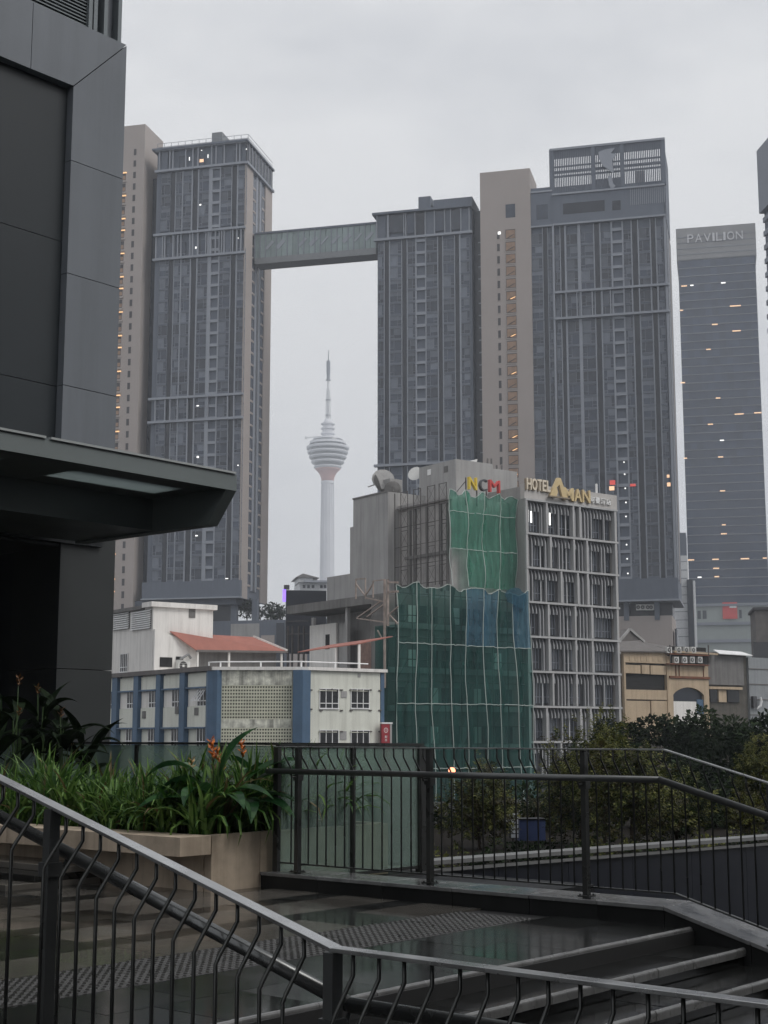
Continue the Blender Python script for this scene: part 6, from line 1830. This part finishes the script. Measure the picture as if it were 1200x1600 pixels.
def clumps(seed, rx, ry, rz, n, rmin, rmax, cz, mats_n=1):
    r_ = random.Random(seed); out = []
    for i in range(n):
        a = r_.uniform(0, 6.283); u = r_.uniform(-1, 1); s = r_.uniform(.35, 1) ** .5
        c = math.sqrt(1 - u * u)
        out.append((rx * s * c * math.cos(a), ry * s * c * math.sin(a), cz + rz * s * u, r_.uniform(rmin, rmax), r_.randrange(mats_n)))
    return out

def sprays(rx, rz, cz, ntw, ls, seed, nm):
    """loose shrub: upright twigs set with small leaves, thinner towards a ragged outline"""
    r_ = random.Random(seed); q = MB()
    lob = [(r_.uniform(1, 4), r_.uniform(0, 6.28), r_.uniform(.08, .24)) for _ in range(4)]
    for _ in range(ntw):
        a = r_.uniform(0, 6.283); u = r_.uniform(-1, 1); c = math.sqrt(1 - u * u)
        rad = 1 + sum(w_ * math.sin(f_ * a + p_ + 2 * u) for f_, p_, w_ in lob)
        s = r_.random() ** .38 * rad
        p = Vector((rx * s * c * math.cos(a), rx * .85 * s * c * math.sin(a), cz + rz * s * u))
        d = Vector((c * math.cos(a) * .7, c * math.sin(a) * .7, .55 + .5 * max(0, u))) + Vector((r_.uniform(-.5, .5), r_.uniform(-.5, .5), r_.uniform(-.3, .3)))
        d.normalize(); L_ = r_.uniform(.14, .34) * (rx / .8) ** .5
        k = r_.randrange(nm); nl = r_.randrange(9, 18)
        e1 = d.cross(Vector((0, 0, 1)) if abs(d.z) < .95 else Vector((1, 0, 0))).normalized(); e2 = d.cross(e1)
        q.k = nm
        w0 = e1 * .004
        q.poly([p - w0, p + w0, p + d * L_])
        q.k = k
        for i in range(nl):
            t = i / nl; b0 = p + d * (L_ * t) + Vector((0, 0, -.03 * t * t))
            an = i * 2.4 + a; o = (e1 * math.cos(an) + e2 * math.sin(an)) * .9 + d * .7
            ll = ls * r_.uniform(.5, 1.3) * (1 - .45 * t); o.normalize()
            sd = o.cross(d); sd = sd.normalized() * ll * .24 if sd.length > 1e-4 else e1 * ll * .24
            q.poly([b0, b0 + o * ll * .5 + sd, b0 + o * ll + Vector((0, 0, -ll * .25)), b0 + o * ll * .5 - sd])
    return q

def tree(name, base, height, rx, rz, n, ls, seed, mats, label, cat, ncl, rmin, rmax, trunk=.12, group=None, cfrac=.55):
    t = thing(name, base, label, cat, group)
    r_ = random.Random(seed)
    q = MB()
    top = Vector((r_.uniform(-.2, .2), r_.uniform(-.2, .2), height * .75))
    q.tube([(0, 0, -.3), top * .4, top * .75, top], [trunk, trunk * .8, trunk * .55, trunk * .25], 8)
    for i in range(9):
        s = top * r_.uniform(.3, .9); a = r_.uniform(0, 6.28); l_ = rx * r_.uniform(.5, .95)
        e = s + Vector((math.cos(a) * l_, math.sin(a) * l_, l_ * r_.uniform(.3, .9)))
        q.tube([s, (s + e) / 2 + Vector((0, 0, .08 * l_)), e], [trunk * .4, trunk * .25, trunk * .08], 5)
    q.build('trunk', 'bark', t, smooth=True)
    if name == 'shrub':
        sprays(rx * .92, rz * .95, height * cfrac, n // 8, ls * .95, seed, len(mats)).build('crown', mats + ['bark'], t)
    else:
        b_ = clumps(seed, rx, rx * .9, rz, ncl, rmin, rmax, height * cfrac, len(mats))
        crown(b_, n, ls, seed, mats).build('crown', mats, t)
    return t

def put(px, py, d):
    p = at(px, py, d); return p
# shrubs in the bed behind the ramp
p = put(752, 1335, 30); tree('shrub', p, 1.75, .78, .85, 5200, .10, 21, ['leaf_olive', 'leaf_olive', 'leaf_brown'], 'rounded olive shrub behind the balustrade, in front of the green net', 'shrub', 26, .22, .42, .04)
p = put(905, 1335, 31); tree('shrub', p, 2.35, .95, 1.15, 7000, .11, 22, ['leaf_olive', 'leaf_tree', 'leaf_brown', 'leaf_olive'], 'tall bushy olive shrub left of the middle post, beside the finned hotel front', 'shrub', 36, .25, .5, .05)
p = put(985, 1332, 28); tree('shrub', p, 2.0, .95, .95, 7500, .11, 23, ['leaf_olive', 'leaf_olive', 'leaf_brown'], 'dense olive green shrub in the middle of the right-hand planting', 'shrub', 34, .25, .45, .05)
p = put(945, 1330, 29.5); tree('shrub', p, 2.55, .6, .95, 4400, .11, 24, ['leaf_olive', 'leaf_yellow'], 'tall pale feathery shrub rising in front of the dark tree', 'shrub', 22, .2, .38, .05, cfrac=.66)
p = put(1060, 1330, 30); tree('shrub', p, 1.45, .7, .7, 4000, .11, 25, ['leaf_tree', 'leaf_olive'], 'low green shrub at the right end of the planting, under the dark tree', 'shrub', 24, .2, .4, .04)
p = put(1168, 1318, 29); tree('shrub', p, .95, .45, .42, 2600, .09, 26, ['leaf_yellow', 'leaf_brown'], 'small yellowish shrub near the ramp cap at the right', 'shrub', 16, .14, .28, .03)
p = put(1190, 1335, 33); tree('shrub', p, 2.6, .55, .85, 3500, .11, 27, ['leaf_yellow', 'leaf_olive'], 'yellow green leafy shrub cut by the right edge', 'shrub', 20, .2, .4, .05, cfrac=.62)
p = put(846, 1335, 35.5); tree('shrub', p, 1.35, .5, .6, 2600, .1, 28, ['leaf_tree', 'leaf_brown'], 'small dark shrub between the blue box and the tall olive shrub', 'shrub', 16, .18, .34, .04)
hedge = thing('hedge', put(838, 1332, 31.5), 'clipped low green hedge under the blue box', 'hedge')
bl_h = [(-.45 + i * .075, random.Random(i).uniform(-.1, .1), .10 + .03 * math.sin(i), .12, 0) for i in range(14)]
crown(bl_h, 2600, .05, 31, ['leaf_tree']).build('foliage', ['leaf_tree'], hedge)
# low ground cover over the bed
gr_ = random.Random(15)
gcb = [(xr0 + .5 + (5.5 - xr0) * i / 90 + gr_.uniform(-.1, .1), .55 + gr_.random() ** 1.5 * 4.5, bedz + gr_.uniform(.0, .16), gr_.uniform(.16, .34), gr_.randrange(3)) for i in range(90)]
gcm = ['leaf_tree', 'leaf_olive', 'leaf_dark']
gco = crown(gcb, 11000, .09, 71, gcm).build('ground_cover', gcm); gco.location = FN.o; gco.rotation_euler = (0, 0, FN.th)
tag(gco, 'low dark ground cover plants under the shrubs behind the ramp wall', 'plants', kind='stuff')
# dark continuous hedge filling the back of the bed
hr_ = random.Random(5)
_hp = at(945, 1335, 37); _hp.z = bedz - .1
dh = thing('hedge', _hp, 'long dark unclipped hedge behind the olive shrubs, along the foot of the trees', 'hedge')
bl_d = [(-6.4 + 11.6 * i / 60 + hr_.uniform(-.2, .2), hr_.uniform(-.5, .5), hr_.uniform(.1, 1.25) * (.5 + .45 * min(1, max(0, i - 12) / 20)), hr_.uniform(.3, .62), hr_.randrange(2)) for i in range(61)]
crown(bl_d, 12000, .15, 33, ['leaf_dark', 'leaf_tree']).build('foliage', ['leaf_dark', 'leaf_tree'], dh)
# dark street trees behind
for px, d, h, rx, rz_, n, sd, lab in ((1030, 75, 6.7, 2.3, 2.0, 7000, 41, 'dark spreading street tree in front of the beige shophouse'),
                                   (1110, 70, 6.6, 2.4, 2.1, 8000, 42, 'dark street tree below the blackened shop block'),
                                   (1175, 62, 6.3, 1.9, 2.0, 6000, 43, 'green street tree at the right edge below the metal-sheet building'),
                                   (955, 80, 6.3, 1.5, 1.9, 4200, 44, 'thin dark tree overlapping the right corner of the finned hotel front'),
                                   (905, 84, 4.6, 1.4, 1.2, 3000, 45, 'sparse dark tree in front of the lowest hotel floors')):
    p = at(px, 1150, d); p.z = GZ
    tree('street_tree', p, h, rx, rz_, n, .26, sd, ['leaf_dark', 'leaf_dark', 'leaf_tree'], lab, 'tree', 34, .45, .85, .16, 'street trees', cfrac=.74)
p = at(1080, 1150, 66); p.z = GZ; tree('street_tree', p, 4.9, 2.6, 1.5, 7500, .24, 46, ['leaf_dark', 'leaf_tree'], 'low dark tree mass between the tall shrubs and the street trees', 'tree', 34, .5, .9, .14, 'street trees', cfrac=.66)
# trees on the podium roof of the left tower
for i, (px, py, rr) in enumerate(((386, 955, 2.6), (404, 952, 2.6), (423, 955, 2.2), (437, 957, 1.7))):
    p = at(px, 968, 364.0)
    lab = ['leftmost roof garden tree under the left apartment tower', 'second roof garden tree from the left under the apartment tower', 'third roof garden tree, just left of the purple light', 'rightmost roof garden tree beside the dark hoarding'][i]
    tree('roof_garden_tree', p, rr * 1.7, rr * .8, rr * .8, 420, .8, 60 + i, ['leaf_tree', 'leaf_dark'], lab, 'tree', 12, rr * .3, rr * .5, .15, 'roof garden trees', cfrac=.6)

# signs and small lights in the street
FS2 = Frame(80, put(799, 1335, 32))
st = thing('street_sign', FS2, 'white lettered panel sign standing behind the round shrub', 'sign')
x0_, z0_ = FS2.hy(790, 1310); x1_, z1_ = FS2.hy(810, 1267)
q = MB(); q.box(x0_ + .08, x1_, 0, .03, z0_, z1_); q.build('panel', 'sign_black', st)
zz_ = z0_
hs = z1_ - z0_
for i, (h_, off) in enumerate(((.15, .42), (.15, .42), (.15, .42), (.2, .05), (.2, 0))):
    q = MB(); q.box(x0_ + off * (x1_ - x0_), x1_ - .01, -.012, 0, zz_ + .02 * hs, zz_ + h_ * hs); q.build('lettering_block', 'white_sign', st); zz_ += (h_ + .015) * hs
q = MB(); q.box((x0_ + x1_) / 2, (x0_ + x1_) / 2 + .04, .03, .07, z0_ - 1.5, z0_ + .2); q.build('post', 'scaffold', st)
bx_ = thing('blue_box', FS2, 'dark blue street kiosk box beside the white lettered sign', 'kiosk')
a, z0b = FS2.hy(812, 1312, .3); c, z1b = FS2.hy(852, 1281, .3)
q = MB(); q.box(a, c, .3, .7, z0b - .6, z1b); q.build('body', 'blue_box', bx_); q = MB(); q.box(a - .02, c + .02, .28, .72, z1b, z1b + .03); q.build('lid', 'navy', bx_)
wl = thing('warning_lamp', at(706, 1204, 120), 'glowing red warning lamp at the foot of the green net', 'lamp')
q = MB(); q.lathe([(.06, -.25), (.24, -.2), (.30, 0), (.22, .18), (.05, .26)], 12); q.build('lens', 'lit_lamp_red', wl, smooth=True)
q = MB(); q.box(-.22, .22, -.22, .22, -.5, -.25); q.tube([(0, 0, -.5), (0, 0, -6)], .05, 6); q.build('stand', 'scaffold', wl)
bs = thing('board_sign', at(1114, 1278, 45), 'small white board sign among the shrubs at right', 'sign')
q = MB(); q.box(-.12, .12, 0, .03, -.12, .12); q.build('board', 'white_sign', bs)
q = MB(); q.box(-.02, .02, .03, .06, -2.4, .0); q.build('post', 'scaffold', bs)
for i, (px, w_) in enumerate(((1146, .05), (1157, .08), (1166, .04), (1172, .04))):
    lp = thing('small_lamp', at(px, 1275, 46), ['first', 'second', 'third', 'fourth'][i] + ' from the left of four small white lights low between the shrubs', 'lamp', 'small white lights')
    q = MB(); q.lathe([(.01, -w_), (w_, 0), (.01, w_)], 8); q.build('bulb', 'lit_white', lp)
    q = MB(); q.box(-.015, .015, -.015, .015, -2.6, -w_ * .9); q.build('stem', 'scaffold', lp)
# lamp post in the trees
lpst = thing('lamp_post', at(1150, 1240, 52), 'thin grey lamp post with a flat head among the dark trees', 'lamp post')
q = MB(); q.tube([(0, 0, -6), (0, 0, 0)], .05, 6); q.build('pole', 'steel_cap', lpst)
q = MB(); q.box(-.24, .1, -.08, .08, -.01, .05); q.build('head', 'steel_cap', lpst)

# ================================================================== planter plants
def strap(seed, n, hmin, hmax, wd=.018):
    r_ = random.Random(seed); q = MB()
    for _ in range(n):
        a = r_.uniform(0, 6.283); L_ = r_.uniform(hmin, hmax); lean = abs(r_.gauss(.4, .38)) + .05
        d = Vector((math.cos(a), math.sin(a), 0)); s = Vector((-d.y, d.x, 0)).lerp(Vector((r_.uniform(-1, 1), r_.uniform(-1, 1), 0)), .3).normalized()
        base = Vector((r_.uniform(-.07, .07), r_.uniform(-.07, .07), 0))
        km = 1 if r_.random() < .07 else 0
        seg = 6; p = base.copy(); th = lean * .35; prev = None
        w_ = wd * r_.uniform(.7, 1.3)
        for i in range(seg + 1):
            t = i / seg; w2 = w_ * (1 - t) ** .6 * (0.6 + .4 * min(1, t * 4)) + .0008
            cur = (p - s * w2, p + Vector((0, 0, -w2 * .5)), p + s * w2)
            if prev:
                q.f.append([q._p(prev[0]), q._p(prev[1]), q._p(cur[1]), q._p(cur[0])]); q.m.append(km)
                q.f.append([q._p(prev[1]), q._p(prev[2]), q._p(cur[2]), q._p(cur[1])]); q.m.append(km)
            prev = cur
            p = p + (d * math.sin(th) + Vector((0, 0, math.cos(th)))) * (L_ / seg)
            th += lean * (.25 + .55 * t) * 1.15
    return q.mesh('leaves', ['leaf_strap', 'leaf_dry'], True)
sv = [strap(100 + i, 46, .36, .80, .030) for i in range(6)]
svt = [strap(200 + i, 46, .5, .9, .030) for i in range(3)]
pr2 = random.Random(77)
ordw = ['first', 'second', 'third', 'fourth', 'fifth', 'sixth', 'seventh', 'eighth', 'ninth', 'tenth', 'eleventh', 'twelfth', 'thirteenth', 'fourteenth', 'fifteenth', 'sixteenth']
rowsP = [('front', 8.92, .34, sv), ('second', 9.3, .42, sv), ('third', 9.85, .5, svt), ('back', 10.5, .55, svt)]
for rn, x_, stp, var in rowsP:
    y = 9.72; i = 0
    while y < 13.6 and i < 16:
        yy_ = y + pr2.uniform(-.06, .06)
        e = thing('strap_leaf_plant', G.w(x_ + pr2.uniform(-.08, .12), yy_, PZ - .06), 'clump of arching strap leaves, %s from the right in the %s planter row' % (ordw[i], rn), 'plant', 'strap-leaved clumps in the planter')
        e.rotation_euler = (0, 0, pr2.uniform(0, 6.28)); sc_ = pr2.uniform(.8, 1.12); e.scale = (sc_, sc_, sc_ * pr2.uniform(.9, 1.1))
        obj('leaves', var[pr2.randrange(len(var))], e)
        y += stp * pr2.uniform(.85, 1.2); i += 1
i = 0
for x_ in (9.15, 9.55, 9.95, 10.35, 10.75):
    for y in (9.8, 10.15):
        e = thing('strap_leaf_plant', G.w(x_ + pr2.uniform(-.08, .08), y + pr2.uniform(-.06, .06), PZ - .06), 'strap leaf clump behind glass, %s from left, planter end %s' % (ordw[i // 2], ('front', 'back')[i % 2]), 'plant', 'strap-leaved clumps in the planter')
        e.rotation_euler = (0, 0, pr2.uniform(0, 6.28)); e.scale = (1.05, 1.05, 1.1)
        obj('leaves', svt[pr2.randrange(3)], e); i += 1

def broad_leaf(L_, wmax, droop, mt='leaf_broad'):
    """paddle leaf with a folded midrib on a long stalk; grows along +x from the origin"""
    q = MB(); seg = 9; prev = None; p = Vector((0, 0, 0)); th = R(62)
    for i in range(seg + 1):
        t = i / seg
        w_ = wmax * math.sin(math.pi * min(1, t * .96 + .04) ** .75) * .5 + .002
        c = (p + Vector((0, -w_, w_ * .35)), p, p + Vector((0, w_, w_ * .35)))
        if prev:
            q.f.append([q._p(prev[0]), q._p(prev[1]), q._p(c[1]), q._p(c[0])]); q.m.append(0)
            q.f.append([q._p(prev[1]), q._p(prev[2]), q._p(c[2]), q._p(c[1])]); q.m.append(0)
        prev = c
        p = p + Vector((math.cos(th), 0, math.sin(th))) * (L_ / seg); th -= droop / seg
    return q.mesh('leaf', mt, True)
def flower_mesh(r_, n, mt):
    q = MB()
    for k in range(n):
        a = k * 2.4; z = .025 * k; rr = .075 - .003 * k
        b0 = Vector((0, 0, z)); e = Vector((math.cos(a) * rr, math.sin(a) * rr, z + .055)); s = Vector((-math.sin(a), math.cos(a), 0)) * .016
        q.poly([b0 - s, e + Vector((0, 0, .02)), b0 + s + Vector((0, 0, .012))]); q.poly([b0 + s, e, b0 - s - Vector((0, 0, .014))])
        q.poly([b0 + Vector((0, 0, .02)), b0 + s * 1.4 + (e - b0) * .5, e, b0 - s * 1.4 + (e - b0) * .5])
    return q.mesh('flower', mt)
bls = [broad_leaf(.72, .26, R(75)), broad_leaf(.68, .25, R(100)), broad_leaf(.78, .25, R(55)), broad_leaf(.62, .22, R(130))]
bls_shaded = [broad_leaf(.62, .17, R(75), 'leaf_dark'), broad_leaf(.55, .15, R(100), 'leaf_dark'), broad_leaf(.7, .16, R(45), 'leaf_dark'), broad_leaf(.5, .13, R(130), 'leaf_dark')]  # leaves under the mall canopy: their shade is put into the leaf colour
fls = [flower_mesh(.07, 9, 'flower_orange'), flower_mesh(.07, 7, 'flower_orange'), flower_mesh(.06, 6, 'flower_pale'), flower_mesh(.06, 6, 'flower_shaded')]
def heliconia(px, py, depth, lab, leaves, flowers, hgt, seed, dark=False, fan=None):
    """fan = [(bearing in the picture plane, height, scale, tilt)...] sets each paddle leaf; otherwise they are scattered"""
    r_ = random.Random(seed)
    p0 = at(px, py, depth); p0.z = PZ - .06
    e = thing('heliconia_plant', p0, lab, 'plant', 'flowering broad-leaved plants')
    spec = fan or [(r_.uniform(0, 6.28), hgt * r_.uniform(.35, .85), r_.uniform(.8, 1.2), r_.uniform(-.15, .3)) for _ in range(leaves)]
    for sp_ in spec:
        a, h_, sc_, tl = sp_[:4]
        off = Vector((math.cos(a), math.sin(a), 0)) * .06
        q = MB(); q.tube([(0, 0, 0), off * .6 + Vector((0, 0, h_ * .6)), off + Vector((0, 0, h_))], [.011, .009, .006], 5); s_ = q.build('stalk', 'stem_green', e)
        l_ = obj('leaf', (bls_shaded if dark else bls)[sp_[4] if len(sp_) > 4 else r_.randrange(4)], s_, off + Vector((0, 0, h_))); l_.rotation_euler = (r_.uniform(-.3, .3), tl, a)
        l_.scale = (sc_, sc_, sc_)
    for (dx, dz, sz, kind) in flowers:
        q = MB(); q.tube([(0, 0, 0), (dx * .5, 0, dz * .6), (dx, 0, dz)], [.01, .008, .006], 5); s_ = q.build('flower_stalk', 'stem_green', e)
        f_ = obj('flower', fls[kind], s_, (dx, 0, dz)); f_.scale = (sz, sz, sz); f_.rotation_euler = (r_.uniform(-.25, .25), r_.uniform(-.25, .25), r_.uniform(0, 6))
# pixel rows turned into heights above the soil
def hz_(py, d): return at(600, py, d).z - (PZ - .06)
heliconia(332, 1290, 13.3, 'broad-leaved plant with a dense orange flower head, left of the pair by the glass', 0, [(.0, hz_(1186, 13.3), .85, 0), (.05, hz_(1190, 13.3), .7, 1), (-.2, hz_(1200, 13.3), .6, 2)], 1.02, 5, False,
          [(2.95, .50, 1.0, .25, 1), (3.3, .42, .95, .3, 3), (2.6, .46, .8, .5, 1), (.25, .55, .75, -.3, 2), (-.25, .36, .8, .5, 0), (4.4, .4, .8, .5, 1), (3.1, .3, 1.0, .6, 0), (5.3, .34, .8, .6, 0)])
heliconia(368, 1285, 13.45, 'broad-leaved plant with a single upright orange flower beside the blue building corner', 0, [(.06, hz_(1182, 13.45), .75, 0), (-.12, hz_(1204, 13.45), .45, 2)], .95, 6, False,
          [(.0, .42, .95, .42, 2), (.15, .48, .85, .3, 2), (-.25, .32, .9, .6, 0), (3.2, .36, .8, .6, 1), (5.0, .34, .8, .7, 1), (-.5, .26, .9, .6, 0), (1.7, .45, .7, .4, 3)])
heliconia(412, 1280, 14.3, 'plant with a pale orange flower close to the fence end post', 4, [(.0, hz_(1206, 14.3), .7, 2)], .7, 9)
for i, (px, d, h_, lab, fl) in enumerate(((20, 17.0, 1.5, 'tall shaded leafy plant with an orange flower at the left edge', [(.0, 1.5, .8, 3)]), (58, 17.5, 1.5, 'tall shaded leafy plant with a narrow orange flower before the dark doorway', [(-.05, 1.42, .7, 3)]),
                                     (95, 17.5, 1.25, 'shaded leafy plant with small pale buds in front of the mall pier', [(-.05, 1.15, .7, 3), (.1, .8, .5, 3)]), (130, 18.0, .95, 'low shaded leafy plant at the foot of the mall pier', []), (-12, 16.5, 1.3, 'shaded leafy plant cut by the left edge', [(.25, 1.15, .6, 3)]))):
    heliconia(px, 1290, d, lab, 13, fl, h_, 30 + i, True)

# ================================================================== rain haze
hz = MB(); hz.box(-1505, 1505, -305, 2605, GZ - 1.4, 420)
me = bpy.data.meshes.new('haze'); me.from_pydata(hz.v, [], hz.f)
hm = bpy.data.materials.new('haze'); hm.use_nodes = True; hm.node_tree.nodes.clear()
ho = hm.node_tree.nodes.new('ShaderNodeOutputMaterial'); hv = hm.node_tree.nodes.new('ShaderNodeVolumePrincipled')
hv.inputs['Color'].default_value = (0.86, 0.90, 0.96, 1)
hv.inputs['Density'].default_value = 0.00034
hv.inputs['Anisotropy'].default_value = 0.2
hm.node_tree.links.new(hv.outputs[0], ho.inputs['Volume'])
me.materials.append(hm)
hob = obj('haze', me); hob['kind'] = 'stuff'; hob['label'] = 'thin grey rain haze over the city'
